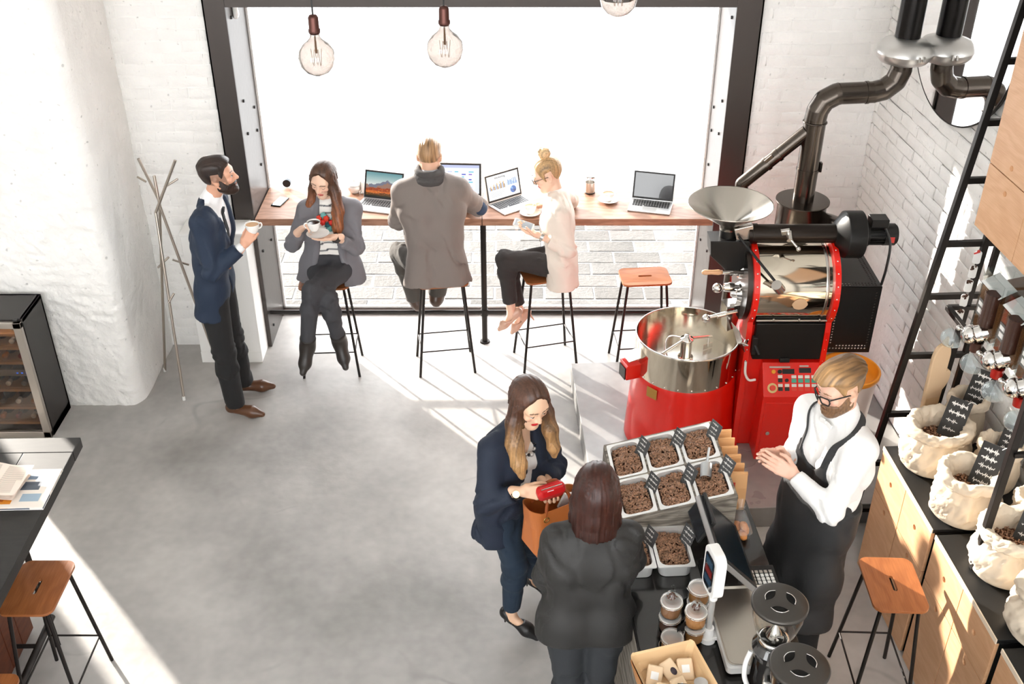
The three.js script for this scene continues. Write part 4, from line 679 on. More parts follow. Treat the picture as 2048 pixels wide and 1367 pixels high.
const panWhite = std({ color: 0xeeeeec, roughness: 0.25, metalness: 0.35 });
const beanNames = [['lower left', 'lower middle', 'lower right'], ['upper left', 'upper middle', 'upper right']];
const panW = 0.165, panD = 0.262, deepP = 0.065;
const sackSpot = new THREE.Vector3();
function panAt(label, beanLabel, centre, rot, cardLabel, cardIdx) {
  const o = thing('bean_pan', label, 'pan', centre, 0, 'steel pans of coffee beans'); o.rotation.set(rot[0], rot[1], rot[2], 'YXZ');
  part(o, 'pan_body', makePan(panW, panD, deepP), panWhite);
  o.updateMatrixWorld(true);
  const pts = [], N = 900, q = V(0, 0, 0);
  for (let i = 0; i < N; i++) { const x = rr(-1, 1) * (panW / 2 - 0.022), z = rr(-1, 1) * (panD / 2 - 0.022), y = -0.024 + 0.012 * fbm(x * 16 + centre[0] * 9, z * 14, centre[2] * 5, 2) * 2 + 0.010 * (1 - (x / 0.08) ** 2) - 0.004 * Math.abs(z / 0.13); q.set(x, y + rr(-0.003, 0.004), z).applyMatrix4(o.matrixWorld); pts.push([q.x, q.y, q.z]); }
  const bed = loft([[0.002, 0.002, 0.001, -0.026], [panW - 0.026, panD - 0.026, 0.03, -0.032]]); const bm = part(o, 'bean_bed', [bed], beanBed);
  beans(beanLabel, pts);
  const k = thing('price_card', cardLabel, 'card', [0, 0, 0], 0, 'price cards on the bean pans');
  q.set(panW / 2 - 0.026, -0.03, -0.02).applyMatrix4(o.matrixWorld); k.position.copy(q); k.rotation.set(0.0, rot[1] - 1.15, 0.0, 'YXZ'); k.rotation.x = -0.35;
  part(k, 'board', [card(0.078, 0.11)], greyCards[cardIdx % 2]); part(k, 'clip', [box(0.01, 0.02, 0.008, 0, 0.004, 0, 0.001)], M.steel);
  return o;
}
{
  const m = new THREE.Matrix4().makeRotationY(CR), L = cw / Math.cos(tilt);
  for (let r = 0; r < 2; r++) for (let c = 0; c < 3; c++) {
    const u = (c - 1) * (L - 0.014) / 3, p = V(u * Math.cos(tilt) - 0.008 * Math.sin(tilt), midY + u * Math.sin(tilt) + 0.009, (r ? -1 : 1) * (cd - 0.014) / 4).applyMatrix4(m);
    panAt(`steel pan of roasted beans, ${beanNames[r][c]} in the crate`, `roasted coffee beans in the ${beanNames[r][c]} pan of the crate`, [crateC[0] + p.x, 0.951 + p.y, crateC[1] + p.z], [0, CR, tilt], `dark lettered price card on the ${beanNames[r][c]} pan of the crate`, r + c);
  }
  const d1 = cdir(0.135, -0.105), d2 = cdir(0.135, -0.275);
  panAt('steel pan of beans standing before the crate, nearer the till screen', 'roasted coffee beans in the pan standing nearer the till screen', [d1[0], 1.018, d1[1]], [0, CR, 0], 'dark lettered price card on the pan nearer the till screen', 0);
  panAt('steel pan of beans standing before the crate, beside the black jacket', 'roasted coffee beans in the pan beside the black jacket', [d2[0], 1.018, d2[1]], [0, CR, 0], 'dark lettered price card on the pan beside the black jacket', 1);
}
{ // metal scoop in the right lower pan of the crate
  const m = new THREE.Matrix4().makeRotationY(CR), L = cw / Math.cos(tilt), u = (L - 0.014) / 3, p = V(u * Math.cos(tilt) - 0.01, midY + u * Math.sin(tilt) + 0.012, (cd - 0.014) / 4 - 0.05).applyMatrix4(m);
  const o = thing('bean_scoop', 'small aluminium scoop stuck in the beans of the right crate pan', 'scoop', [crateC[0] + p.x, 0.951 + p.y, crateC[1] + p.z], CR);
  const g = new THREE.CylinderGeometry(0.026, 0.028, 0.075, 24, 1, true, -PI / 2 - 0.5, PI + 1.0); g.rotateX(PI / 2); g.rotateZ(PI / 2 * 0); const sc = std({ color: 0xc9cdd0, roughness: 0.3, metalness: 0.9, side: THREE.DoubleSide });
  g.rotateZ(PI); part(o, 'bowl', [g, (() => { const c = new THREE.CircleGeometry(0.026, 24); c.translate(0, 0, -0.0375); return c; })()], sc); part(o, 'handle', [bar([0, 0.01, -0.037], [0.004, 0.045, -0.105], 0.006)], sc);
  o.rotation.set(0.35, CR - 0.25, 0, 'YXZ');
}
// ---------------------------------------------------------------- kraft bags along the barista side
{
  const kraft = std({ color: 0xd3a06c, roughness: 0.75 }), redBand = std({ color: 0xb43024, roughness: 0.6 });
  const ord = ['farthest', 'fifth from the till', 'fourth from the till', 'third from the till', 'second from the till', 'nearest the till'];
  for (let k = 0; k < 6; k++) {
    const c = cdir(0.78 - k * 0.065, 0.262), o = thing('kraft_bag', `brown kraft paper bag beside the crate, ${ord[k]}`, 'paper bag', [c[0], 0.951, c[1]], CR + rr(-0.1, 0.1), 'kraft bags beside the crate');
    const g = loft([[0.0801, 0.045, 0.004, 0], [0.082, 0.05, 0.005, 0.04], [0.08, 0.046, 0.004, 0.13], [0.08, 0.02, 0.002, 0.185], [0.08, 0.006, 0.001, 0.21], [0.001, 0.001, 0.0004, 0.211]], 3); const p = g.attributes.position; for (let i = 0; i < p.count; i++) { p.setZ(i, p.getZ(i) + 0.003 * fbm(p.getX(i) * 40, p.getY(i) * 30, k, 2)); } g.computeVertexNormals();
    part(o, 'bag', [g], kraft); part(o, 'fold_clip', [box(0.082, 0.014, 0.012, 0, 0.198, 0, 0.002)], kraft); if (k > 0) part(o, 'red_sticker', [box(0.022, 0.03, 0.001, -0.028, 0.15, 0.022, 0)], redBand);
  }
  const c = cdir(0.285, 0.245), o = thing('pastry_bag', 'clear cellophane bag of golden pastries on the black counter', 'pastry bag', [c[0], 0.951, c[1]], CR);
  const past = std({ color: 0xcf8440, roughness: 0.5 }), cello = phys({ color: 0xffffff, transmission: 0.92, thickness: 0, roughness: 0.12 });
  for (const [x, y, z, r] of [[0, 0.022, 0.05, 0.022], [0.015, 0.024, 0.015, 0.024], [-0.012, 0.024, -0.01, 0.023], [0.008, 0.05, 0.02, 0.02]]) { const g = sph(1, 0, 0, 0, 14), p = g.attributes.position; for (let i = 0; i < p.count; i++) { const s = 1 + 0.12 * Math.sin(p.getZ(i) * 9); p.setXYZ(i, p.getX(i) * r * s, p.getY(i) * r * 0.8 * s, p.getZ(i) * r * 1.4); } g.computeVertexNormals(); g.translate(x, y, z); part(o, 'pastry', [g], past); }
  const g = loft([[0.07, 0.12, 0.02, 0.001], [0.09, 0.15, 0.03, 0.04], [0.06, 0.10, 0.02, 0.085], [0.02, 0.03, 0.008, 0.115], [0.035, 0.05, 0.008, 0.15]], 5), p = g.attributes.position; for (let i = 0; i < p.count; i++) p.setXYZ(i, p.getX(i) + 0.006 * fbm(p.getX(i) * 60, p.getY(i) * 40, 2, 2), p.getY(i), p.getZ(i) - 0.3 * Math.max(0, p.getY(i) - 0.06)); g.computeVertexNormals(); part(o, 'cellophane', [g], cello);
}
// ---------------------------------------------------------------- till screen, keyboard
{
  const c = cdir(0.0, 0.09), o = thing('till_terminal', 'black touch-screen till tilted toward the barista', 'till', [c[0], 0.951, c[1]], CR);
  part(o, 'base', [loft([[0.16, 0.22, 0.02, 0], [0.16, 0.22, 0.02, 0.012], [0.12, 0.16, 0.02, 0.035], [0.001, 0.001, 0.0004, 0.036]])], M.black);
  part(o, 'stand', [flat([-0.02, 0.03, 0], [-0.045, 0.19, 0], 0.09, 0.04)], M.black);
  const head = new THREE.Group(); head.name = 'monitor'; head.position.set(0, 0.205, 0); head.rotation.z = -47 * D2R; o.add(head);
  part(head, 'casing', [box(0.27, 0.028, 0.39, 0, 0, 0, 0.008, 2)], std({ color: 0x9b9896, roughness: 0.4, metalness: 0.5 }));
  part(head, 'bezel', [box(0.266, 0.004, 0.386, 0, 0.0145, 0, 0.001)], M.black); part(head, 'screen', [box(0.225, 0.001, 0.34, 0, 0.0172, 0, 0)], phys({ color: 0x0d1a22, roughness: 0.25, specularIntensity: 0.4 }));
  const back = new THREE.Group(); back.name = 'customer_display'; back.position.set(-0.085, 0.26, -0.10); back.rotation.z = 60 * D2R; o.add(back);
  part(back, 'display_casing', [box(0.13, 0.016, 0.20, 0, 0, 0, 0.005)], M.black); part(back, 'display_glass', [box(0.11, 0.001, 0.18, 0, 0.0088, 0, 0)], phys({ color: 0x2a2c2e, roughness: 0.06, clearcoat: 1 }));
  const kc = cdir(-0.035, 0.27), kb = thing('till_keyboard', 'small black till keyboard with white keys at the counter edge', 'keyboard', [kc[0], 0.951, kc[1]], CR);
  part(kb, 'case', [box(0.125, 0.022, 0.15, 0, 0.011, 0, 0.004)], M.black);
  for (let r = 0; r < 5; r++) for (let q = 0; q < 5; q++) part(kb, 'key', [box(0.015, 0.006, 0.016, -0.044 + q * 0.0205, 0.024, -0.032 + r * 0.0215, 0.002)], q === 0 || r === 0 ? M.brushed : M.white);
}
// ---------------------------------------------------------------- shop scale
{
  const o = thing('shop_scale', 'shop scale with steel platter and display on a white pole', 'scale', [0.967, 0.951, -3.10], CR);
  part(o, 'housing', [loft([[0.26, 0.40, 0.02, 0.01], [0.27, 0.42, 0.02, 0.02], [0.27, 0.42, 0.02, 0.05], [0.25, 0.4, 0.02, 0.058], [0.001, 0.001, 0.0004, 0.058]])], std({ color: 0xd9d7d3, roughness: 0.45 }));
  part(o, 'platter', [loft([[0.001, 0.001, 0.0004, 0.066], [0.25, 0.40, 0.03, 0.066], [0.265, 0.415, 0.03, 0.074], [0.27, 0.42, 0.03, 0.073], [0.262, 0.41, 0.03, 0.062]])], std({ color: 0xbcb6ac, roughness: 0.3, metalness: 1 }));
  for (const [x, z] of [[-0.1, -0.17], [0.1, -0.17], [-0.1, 0.17], [0.1, 0.17]]) part(o, 'foot', [cyl(0.015, 0.015, 0.012, x, 0.006, z, 14)], M.black);
  part(o, 'pole_base', [cyl(0.033, 0.030, 0.02, -0.168, 0.01, 0.01, 24), cyl(0.024, 0.022, 0.05, -0.168, 0.045, 0.01, 24), span(-0.16, -0.12, 0.012, 0.03, -0.01, 0.03, 0.003)], M.white);
  part(o, 'pole', [cyl(0.013, 0.013, 0.26, -0.168, 0.18, 0.01, 20)], std({ color: 0xc9c7c4, roughness: 0.3, metalness: 0.5 }));
  const hd = new THREE.Group(); hd.name = 'readout'; hd.position.set(-0.160, 0.385, 0.01); hd.rotation.set(0, 0.15, 0.0); o.add(hd);
  const rg = ext(roundRect(0.115, 0.21, 0.035), 0.035, 0.004); rg.rotateY(-PI / 2); part(hd, 'readout_case', [rg], M.white);
  const sg = ext(roundRect(0.085, 0.165, 0.02), 0.002, 0); sg.rotateY(-PI / 2); sg.translate(-0.040, 0, 0); part(hd, 'readout_glass', [sg], phys({ color: 0x22262b, roughness: 0.1, clearcoat: 1 }));
  for (let k = 0; k < 3; k++) part(hd, 'readout_window', [box(0.001, 0.03, 0.06, -0.0432, 0.05 - k * 0.045, 0, 0)], std({ color: k === 1 ? 0x7a1a18 : 0x2d4a63, roughness: 0.2 }));
  part(hd, 'neck', [cyl(0.016, 0.02, 0.07, -0.006, -0.12, 0, 18)], M.white);
}
// ---------------------------------------------------------------- swing-top jars
const jarGlass = phys({ color: 0xf4f8f8, transmission: 1, thickness: 0, roughness: 0.03, ior: 1.5 });
function jar(label, pos, ry, fill, pinch) {
  const o = thing('swing_top_jar', label, 'jar', pos, ry, 'swing-top jars on the counter');
  part(o, 'contents', [lathe([[0, 0.004], [0.038, 0.004], [0.040, 0.01], [0.040, 0.052], [0, 0.054]], 30)], std({ color: fill, roughness: 0.7 }));
  part(o, 'glass_body', [lathe([[0, 0], [0.04, 0], [0.0445, 0.005], [0.0445, 0.055], [0.037, 0.064], [0.037, 0.07]], 36)], jarGlass);
  part(o, 'lid', [lathe([[0.044, 0.07], [0.046, 0.073], [0.045, 0.08], [0.032, 0.084], [0.03, 0.082], [0, 0.081]], 36)], phys({ color: 0xffffff, transmission: 0.75, thickness: 0, roughness: 0.15 }));
  part(o, 'seal_ring', [xf(torus(0.042, 0.003, 36), [0, 0.069, 0], [PI / 2, 0, 0])], std({ color: 0xe8e2d8, roughness: 0.5 }));
  part(o, 'wire_clasp', [xf(torus(0.0465, 0.0015, 36, 6), [0, 0.064, 0], [PI / 2, 0, 0]), tube([[0.047, 0.066, 0.012], [0.054, 0.05, 0.012], [0.056, 0.03, 0], [0.054, 0.05, -0.012], [0.047, 0.066, -0.012]], 0.0016, 24, 6), tube([[-0.047, 0.066, 0.01], [-0.056, 0.08, 0], [-0.047, 0.066, -0.01]], 0.0016, 14, 6)], M.chrome);
  if (pinch) { part(o, 'sample_dome', [lathe([[0.024, 0.084], [0.027, 0.095], [0.022, 0.112], [0.010, 0.12], [0.008, 0.15], [0.0095, 0.152]], 24)], jarGlass); part(o, 'sample_beans', Array.from({ length: 26 }, () => { const g = beanGeo.clone(); const a = rr(0, 6.28), r = 0.018 * Math.sqrt(rnd()); g.rotateX(rr(0, 3)); g.rotateY(rr(0, 6)); g.translate(r * Math.cos(a), rr(0.087, 0.105), r * Math.sin(a)); return g; }), std({ color: 0x5a2e18, roughness: 0.4 })); }
  return o;
}
const brownPowder = 0xa8703c, darkPowder = 0x4a2a18;
jar('lower swing-top jar of cocoa-brown powder, right stack near the scale pole', [0.743, 0.951, -3.085], 0.9, brownPowder, false);
jar('upper jar of brown powder with a bean sample on its lid, right stack', [0.743, 1.036, -3.085], 1.1, brownPowder, true);
jar('lower swing-top jar of dark beans in the left stack', [0.650, 0.951, -3.14], 0.6, darkPowder, false);
jar('upper jar with a glass tube of beans on its lid, left stack', [0.650, 1.036, -3.14], 0.7, 0x7d5230, true);
jar('single low swing-top jar nearest the kraft-paper basket', [0.645, 0.951, -3.025], 3.6, brownPowder, false);
jar('lower jar of the rear stack behind the black card', [0.775, 0.951, -3.215], 0.4, 0xc09a70, false);
jar('upper jar of pale powder at the rear beside the till', [0.775, 1.036, -3.215], 0.2, brownPowder, false);
{
  const mk = (label, pos, ry, rx) => { const o = thing('black_card', label, 'card', pos, ry); o.rotation.set(rx, ry, 0, 'YXZ'); part(o, 'board', [card(0.058, 0.105, 0.003)], M.black); part(o, 'holder', [box(0.02, 0.012, 0.02, 0, 0.006, 0, 0.002)], M.steel); };
  mk('blank black card leaning between the stacked jars', [0.694, 0.951, -3.055], 0.75, -0.12); mk('blank black card standing behind the left jar stack', [0.712, 0.951, -3.185], 0.75, -0.12);
}
// ---------------------------------------------------------------- basket with wrapped packets
{
  const o = thing('packet_basket', 'pale wooden basket lined with crumpled kraft paper at the counter edge', 'basket', [0.625, 0.951, -2.80], CR + 12 * D2R);
  part(o, 'box', [loft([[0.23, 0.24, 0.02, 0], [0.27, 0.28, 0.02, 0.09], [0.262, 0.272, 0.018, 0.09], [0.222, 0.232, 0.018, 0.006], [0.001, 0.001, 0.0004, 0.006]])], std({ color: 0xe4d3b8, roughness: 0.8, map: T.beech }));
  const g = loft([[0.2, 0.21, 0.02, 0.05], [0.24, 0.25, 0.03, 0.075], [0.258, 0.268, 0.02, 0.11], [0.27, 0.28, 0.02, 0.118]], 10), p = g.attributes.position; for (let i = 0; i < p.count; i++) p.setXYZ(i, p.getX(i), p.getY(i) + 0.018 * fbm(p.getX(i) * 40, p.getZ(i) * 40, 1, 3), p.getZ(i)); g.computeVertexNormals();
  part(o, 'paper_lining', [g, box(0.22, 0.004, 0.23, 0, 0.045, 0, 0)], std({ color: 0xdcb98c, roughness: 0.85, side: THREE.DoubleSide }));
  const B = (x, z) => { const c = Math.cos(CR + 12 * D2R), s = Math.sin(CR + 12 * D2R); return [0.625 + x * c + z * s, 0, -2.80 - x * s + z * c]; };
  const pm = std({ color: 0xe6c9a5, roughness: 0.8 }), lbl = ['left rear', 'middle rear', 'right rear', 'left front', 'middle front'];
  [[-0.06, -0.06], [0.01, -0.07], [0.07, -0.06], [-0.06, 0.03], [0.015, 0.02]].forEach(([x, z], k) => { const q = B(x, z), pk = thing('wrapped_packet', `small kraft-wrapped packet in the basket, ${lbl[k]}`, 'packet', [q[0], 1.0, q[2]], CR + rr(-0.3, 0.5), 'packets in the basket'); pk.rotation.x = 0.5; part(pk, 'wrapper', [box(0.062, 0.03, 0.085, 0, 0.016, 0, 0.008, 2)], pm); part(pk, k % 2 ? 'dark_sticker' : 'seal', [k % 2 ? xf(cyl(0.016, 0.016, 0.002, 0, 0, 0, 20), [0.008, 0.0315, 0.01], [0, 0, 0], [0.7, 1, 1]) : box(0.03, 0.002, 0.03, 0, 0.031, 0, 0)], k % 2 ? std({ color: 0x2c1d26, roughness: 0.5 }) : M.white); });
  const t = B(0.085, 0.05), tn = thing('round_tin', 'small round metal tin lying in the kraft-lined basket', 'tin', [t[0], 1.01, t[2]], 0); part(tn, 'tin_body', [cyl(0.026, 0.026, 0.03, 0, 0.02, 0, 28)], M.steel); part(tn, 'tin_lid', [cyl(0.027, 0.027, 0.008, 0, 0.036, 0, 28)], M.steel);
  const bcp = B(-0.01, 0.105), bc = thing('black_card', 'square black card lying on the packets in the basket', 'card', [bcp[0], 1.045, bcp[2]], 0.9); bc.rotation.x = -0.9; part(bc, 'board', [card(0.07, 0.06, 0.003)], M.black); part(bc, 'holder', [box(0.02, 0.01, 0.01, 0, 0, 0, 0.001)], M.steel);
}
// ---------------------------------------------------------------- two grinders
function grinder(label, pos, ry) {
  const o = thing('coffee_grinder', label, 'grinder', pos, ry, 'coffee grinders');
  const glossy = phys({ color: 0x191716, roughness: 0.12, clearcoat: 1 });
  part(o, 'body', [loft([[0.16, 0.20, 0.03, 0], [0.165, 0.205, 0.04, 0.01], [0.15, 0.17, 0.06, 0.03], [0.135, 0.145, 0.066, 0.2], [0.15, 0.16, 0.074, 0.235], [0.12, 0.13, 0.06, 0.262], [0.001, 0.001, 0.0004, 0.262]], 8)], glossy);
  part(o, 'trim_arc', [tube([[-0.075, 0.22, 0.03], [-0.088, 0.17, 0.05], [-0.085, 0.12, 0.07], [-0.066, 0.08, 0.085]], 0.010, 24)], M.white);
  part(o, 'spout', [box(0.04, 0.06, 0.06, 0, 0.13, 0.09, 0.01, 2), cyl(0.02, 0.015, 0.04, 0, 0.095, 0.105, 16)], M.chrome);
  part(o, 'collar', [lathe([[0.05, 0.26], [0.058, 0.263], [0.058, 0.282], [0.05, 0.286]], 36)], M.chrome);
  part(o, 'hopper', [lathe([[0.048, 0.272], [0.056, 0.288], [0.078, 0.335], [0.094, 0.40], [0.097, 0.452]], 48)], phys({ color: 0xf0f0ee, transmission: 1, thickness: 0, roughness: 0.06, ior: 1.5 }));
  part(o, 'hopper_core', [lathe([[0.03, 0.28], [0.032, 0.30], [0.012, 0.34], [0, 0.36]], 24), box(0.05, 0.03, 0.012, 0.01, 0.30, 0.02, 0.003)], M.chrome);
  const lid = part(o, 'lid', [lathe([[0.098, 0.45], [0.104, 0.452], [0.105, 0.462], [0.098, 0.468], [0.06, 0.472], [0, 0.473]], 64)], std({ color: 0x55524f, roughness: 0.33, metalness: 0.85 }));
  for (let k = 0; k < 3; k++) { const a = k * 2 * PI / 3 + PI / 2; const s = new THREE.Shape(); s.moveTo(-0.031, 0); s.quadraticCurveTo(0, 0.026, 0.031, 0); s.quadraticCurveTo(0, -0.026, -0.031, 0); const g = ext(s, 0.001, 0.001); g.rotateX(-PI / 2); g.translate(0, 0.4725, 0.042); g.rotateY(a - PI / 2); part(lid, 'grip_recess', [g], std({ color: 0x0c0c0c, roughness: 0.2, metalness: 0.5 })); const r = tube([[-0.032, 0.4738, 0], [-0.016, 0.4738, 0.0125], [0, 0.4738, 0.0155], [0.016, 0.4738, 0.0125], [0.032, 0.4738, 0]], 0.0016, 20, 6); r.translate(0, 0, 0.042); r.rotateY(a - PI / 2); part(lid, 'grip_rim', [r], M.chrome); }
  return o;
}
grinder('black coffee grinder with clear hopper beside the scale platter', [0.985, 0.951, -2.832], -0.25);
grinder('black coffee grinder with clear hopper at the lower picture edge', [0.992, 0.951, -2.54], -0.25);
// ---------------------------------------------------------------- low plywood cabinets
const SR = 3.7 * D2R, sx = (z) => 1.963 + 0.0665 * (z + 4.51);           // front line of the cabinets
const ply = std({ color: 0xffffff, map: T.beech, roughness: 0.5 }), plyEdge = std({ color: 0xc98f5c, roughness: 0.6 });
{
  const holed = (w, h, hx, hy) => { const s = roundRect(w, h, 0.002, roundPath(0.032, 0.032, 0.0159, hx, hy)); const g = ext(s, 0.016, 0.001, 8); return uvBox(g); };
  const units = [[-4.51, 'plywood drawer cabinet nearest the ladder'], [-3.825, 'middle plywood drawer cabinet behind the bar stool'], [-3.13, 'plywood drawer cabinet cut off by the lower right corner']];
  for (const [z0, label] of units) {
    const L = 0.65, zc = z0 + L / 2, o = thing('drawer_cabinet', label, 'cabinet', [sx(zc), 0, zc], SR, 'plywood cabinets along the side wall');
    // local: front faces -x, width along z
    part(o, 'carcass', [span(0.02, 0.52, 0, 0.81, -L / 2 + 0.004, L / 2 - 0.004, 0.002)], M.black);
    for (const s of [-1, 1]) {
      const drawer = part(o, 'drawer', [xf(holed(L / 2 - 0.007, 0.244, 0, 0.02), [0.018, 0.69, s * L / 4], [0, -PI / 2, 0])], ply);
      part(drawer, 'finger_hole_liner', [xf(cyl(0.0155, 0.0155, 0.004, 0, 0, 0, 20), [0.0125, 0.71, s * L / 4], [0, 0, PI / 2])], plyEdge);
      const door = part(o, 'door', [xf(holed(L / 2 - 0.007, 0.553, 0, 0.235), [0.018, 0.2845, s * L / 4], [0, -PI / 2, 0])], ply);
      part(door, 'finger_hole_liner', [xf(cyl(0.0155, 0.0155, 0.004, 0, 0, 0, 20), [0.0125, 0.52, s * L / 4], [0, 0, PI / 2])], plyEdge);
    }
    part(o, 'top_panel', [span(0.004, 0.52, 0.818, 0.84, -L / 2, L / 2, 0.002)], M.black);
    part(o, 'front_edging', [span(-0.002, 0.0035, 0.816, 0.842, -L / 2, L / 2, 0.001)], std({ color: 0xe8d6bf, roughness: 0.5 }));
  }
}
// ---------------------------------------------------------------- cotton sacks of beans with chalk signs
const cotton = std({ color: 0xd8c8b2, roughness: 0.9, bumpMap: T.fabric, bumpScale: 0.0008, side: THREE.DoubleSide }); T.fabric.repeat.set(6, 6);
function sack(label, x, z, r, h, s, fill) {
  const o = thing('bean_sack', label, 'sack', [x, 0.842, z], s, 'cotton sacks of beans'), n = 80;
  const prof = [[0.02, 0.001], [0.75, 0.001], [0.95, 0.05], [1.03, 0.25], [1.0, 0.52], [0.86, 0.72], [0.84, 0.80], [0.93, 0.79], [0.99, 0.84], [0.97, 0.94], [0.86, 1.0], [0.72, 0.97], [0.62, 0.88], [0.58, 0.76], [0.56, 0.62]];
  const rows = []; const cv = new THREE.CatmullRomCurve3(prof.map((p) => V(p[0], p[1], 0))); for (let i = 0; i <= 56; i++) { const q = cv.getPoint(i / 56); rows.push([q.x, q.y]); }
  const pos = [], idx = [];
  rows.forEach(([pr, py], j) => { for (let i = 0; i < n; i++) { const a = i / n * 2 * PI, ca = Math.cos(a), sa = Math.sin(a), t = j / 56;
    const fold = fbm(ca * 2.6 + s * 7, sa * 2.6, py * 2.4 + (t > 0.55 ? 9 : 0), 4), ridge = 1 - Math.abs(fbm(ca * 4.2 + s, sa * 4.2 + py * 3, t * 3 + s, 3)) * 3;
    const k = 1 + 0.18 * fold * smooth(0, 0.15, py) + 0.05 * ridge * smooth(0.1, 0.3, py) - 0.07 * smooth(0.07, 0, Math.abs(fbm(ca * 2.3 + s * 4, sa * 2.3 - py * 3.2, py * 3 + s, 3))) * smooth(0.05, 0.2, py), R = r * pr * k, dy = t > 0.45 ? h * 0.13 * fbm(ca * 1.6 + s * 3, sa * 1.6, 4.4, 3) * smooth(0.45, 0.7, t) : 0;
    pos.push(R * ca * (1 + 0.05 * Math.sin(s * 5)), Math.max(0.0005, py * h + dy + (py > 0.1 ? 0.01 * fold : 0)), R * sa); } });
  for (let j = 0; j < rows.length - 1; j++) for (let i = 0; i < n; i++) { const a = j * n + i, b = j * n + (i + 1) % n; idx.push(a, a + n, b, b, a + n, b + n); }
  const g = new THREE.BufferGeometry(); g.setAttribute('position', new THREE.Float32BufferAttribute(pos, 3)); g.setIndex(idx); g.computeVertexNormals(); g.setAttribute('uv', new THREE.Float32BufferAttribute(pos.filter((_, i) => i % 3 !== 1).map((v) => v * 3), 2));
  part(o, 'cloth', [g], cotton);
  part(o, 'bean_bed', [lathe([[0, h * 0.66], [r * 0.6, h * 0.63]], 30)], beanBed);
  if (fill) { const pts = []; for (let i = 0; i < 260; i++) { const a = rr(0, 6.28), q = r * 0.56 * Math.sqrt(rnd()); pts.push([x + q * Math.cos(a), 0.842 + h * (0.665 - 0.03 * q / r) + rr(0, 0.005), z + q * Math.sin(a)]); } beans(fill, pts); }
  return o;
}
function sign(label, pos, rot, w, h, k) { const o = thing('chalk_sign', label, 'sign', pos, 0, 'chalk signs in the sacks'); o.rotation.set(...rot, 'YXZ'); part(o, 'board', [card(w, h, 0.004)], chalkMats[k % 4]); part(o, 'tag_string', [tube([[w * 0.3, h - 0.01, 0.003], [w * 0.45, h + 0.008, 0.008], [w * 0.62, h + 0.004, 0.004]], 0.002, 12, 6)], M.white); }
sack('cotton sack with rolled rim nearest the ladder, front row', 2.165, -4.37, 0.158, 0.26, 0.3, 'coffee beans in the front sack nearest the ladder');
sack('cotton sack with rolled rim, second in the front row', 2.185, -3.985, 0.155, 0.26, 1.1, 'coffee beans in the second front sack');
sack('cotton sack with rolled rim, third in the front row', 2.245, -3.60, 0.165, 0.26, 2.2, 'coffee beans in the third front sack');
sack('cotton sack at the right picture edge, fourth in the front row', 2.275, -3.22, 0.165, 0.25, 3.1, 'coffee beans in the fourth front sack');
sack('cotton sack in the back row under the first dispenser', 2.385, -4.60, 0.105, 0.27, 4.0, 'coffee beans in the back sack under the first dispenser');
sack('cotton sack in the back row behind the second front sack', 2.405, -4.20, 0.105, 0.26, 5.2, 'coffee beans in the back sack behind the second front sack');
sack('cotton sack in the back row at the right picture edge', 2.425, -3.80, 0.105, 0.26, 6.3, 'coffee beans in the back sack at the picture edge');
sign('chalk sign with white lettering in the front sack nearest the ladder', [2.20, 1.0, -4.35], [-0.45, -0.75, 0.0], 0.115, 0.225, 0);
sign('chalk sign with white lettering in the second front sack', [2.215, 0.985, -3.96], [-0.45, -0.75, 0.0], 0.115, 0.25, 1);
sign('chalk sign with white lettering in the third front sack', [2.28, 0.985, -3.575], [-0.45, -0.75, 0.0], 0.11, 0.23, 2);
sign('chalk sign with white lettering in the back sack under the first dispenser', [2.40, 1.01, -4.57], [-0.45, -0.75, 0.0], 0.115, 0.24, 3);
sign('blank-looking dark sign in the back sack behind the second front sack', [2.42, 1.0, -4.17], [-0.45, -0.75, 0.0], 0.11, 0.19, 1);

// ---------------------------------------------------------------- black steel frame with rungs (ladder end), rails
{
  const o = thing('steel_shelf_frame', 'black square-tube ladder frame standing against the white side wall', 'shelf frame', [2.2, 0, -4.75]);
  const w = (name, geos) => { geos.forEach((g) => g.translate(-2.2, 0, 4.75)); return part(o, name, geos, M.blackMetal); };
  const A0 = [1.985, 0, -4.79], A1 = [2.245, 3.25, -4.75];
  w('front_rail', [flat(A0, A1, 0.031, 0.034, [0, 0, 1])]);
  w('upright', [flat([2.30, 0.85, -4.75], [2.345, 2.12, -4.75], 0.030, 0.030, [0, 0, 1])]);
  w('rear_upright', [flat([2.375, 0.85, -4.76], [2.46, 2.9, -4.80], 0.028, 0.028, [0, 0, 1])]);
  for (const [y, xr] of [[0.52, 2.30], [0.86, 2.37], [1.24, 2.38], [1.60, 2.40], [1.90, 2.42], [2.24, 2.44], [2.53, 2.45], [2.82, 2.46]]) { const t = y / 3.25, x = lerp(1.985, 2.245, t); w('rung', [flat([x, y, -4.77], [xr, y + 0.012, -4.765], 0.026, 0.030, [0, 1, 0])]); }
  w('shelf_rail', [flat([2.225, 1.555, -4.74], [2.31, 1.555, -3.2], 0.026, 0.026), flat([2.46, 1.555, -4.74], [2.54, 1.555, -3.2], 0.026, 0.026), flat([2.225, 1.555, -4.74], [2.46, 1.555, -4.74], 0.024, 0.024)]);
  w('near_upright', [flat([2.105, 0.845, -3.60], [2.11, 3.0, -3.56], 0.032, 0.032, [0, 0, 1])]);
  w('cross_rail', [flat([2.11, 1.52, -3.57], [2.29, 1.545, -3.56], 0.022, 0.022)]);
  w('lower_rail', [flat([1.90, 0.42, -4.765], [2.0, 0.42, -4.765], 0.02, 0.02)].slice(0, 0).concat([flat([2.02, 0.16, -4.79], [2.33, 0.165, -4.79], 0.022, 0.028)]));
}
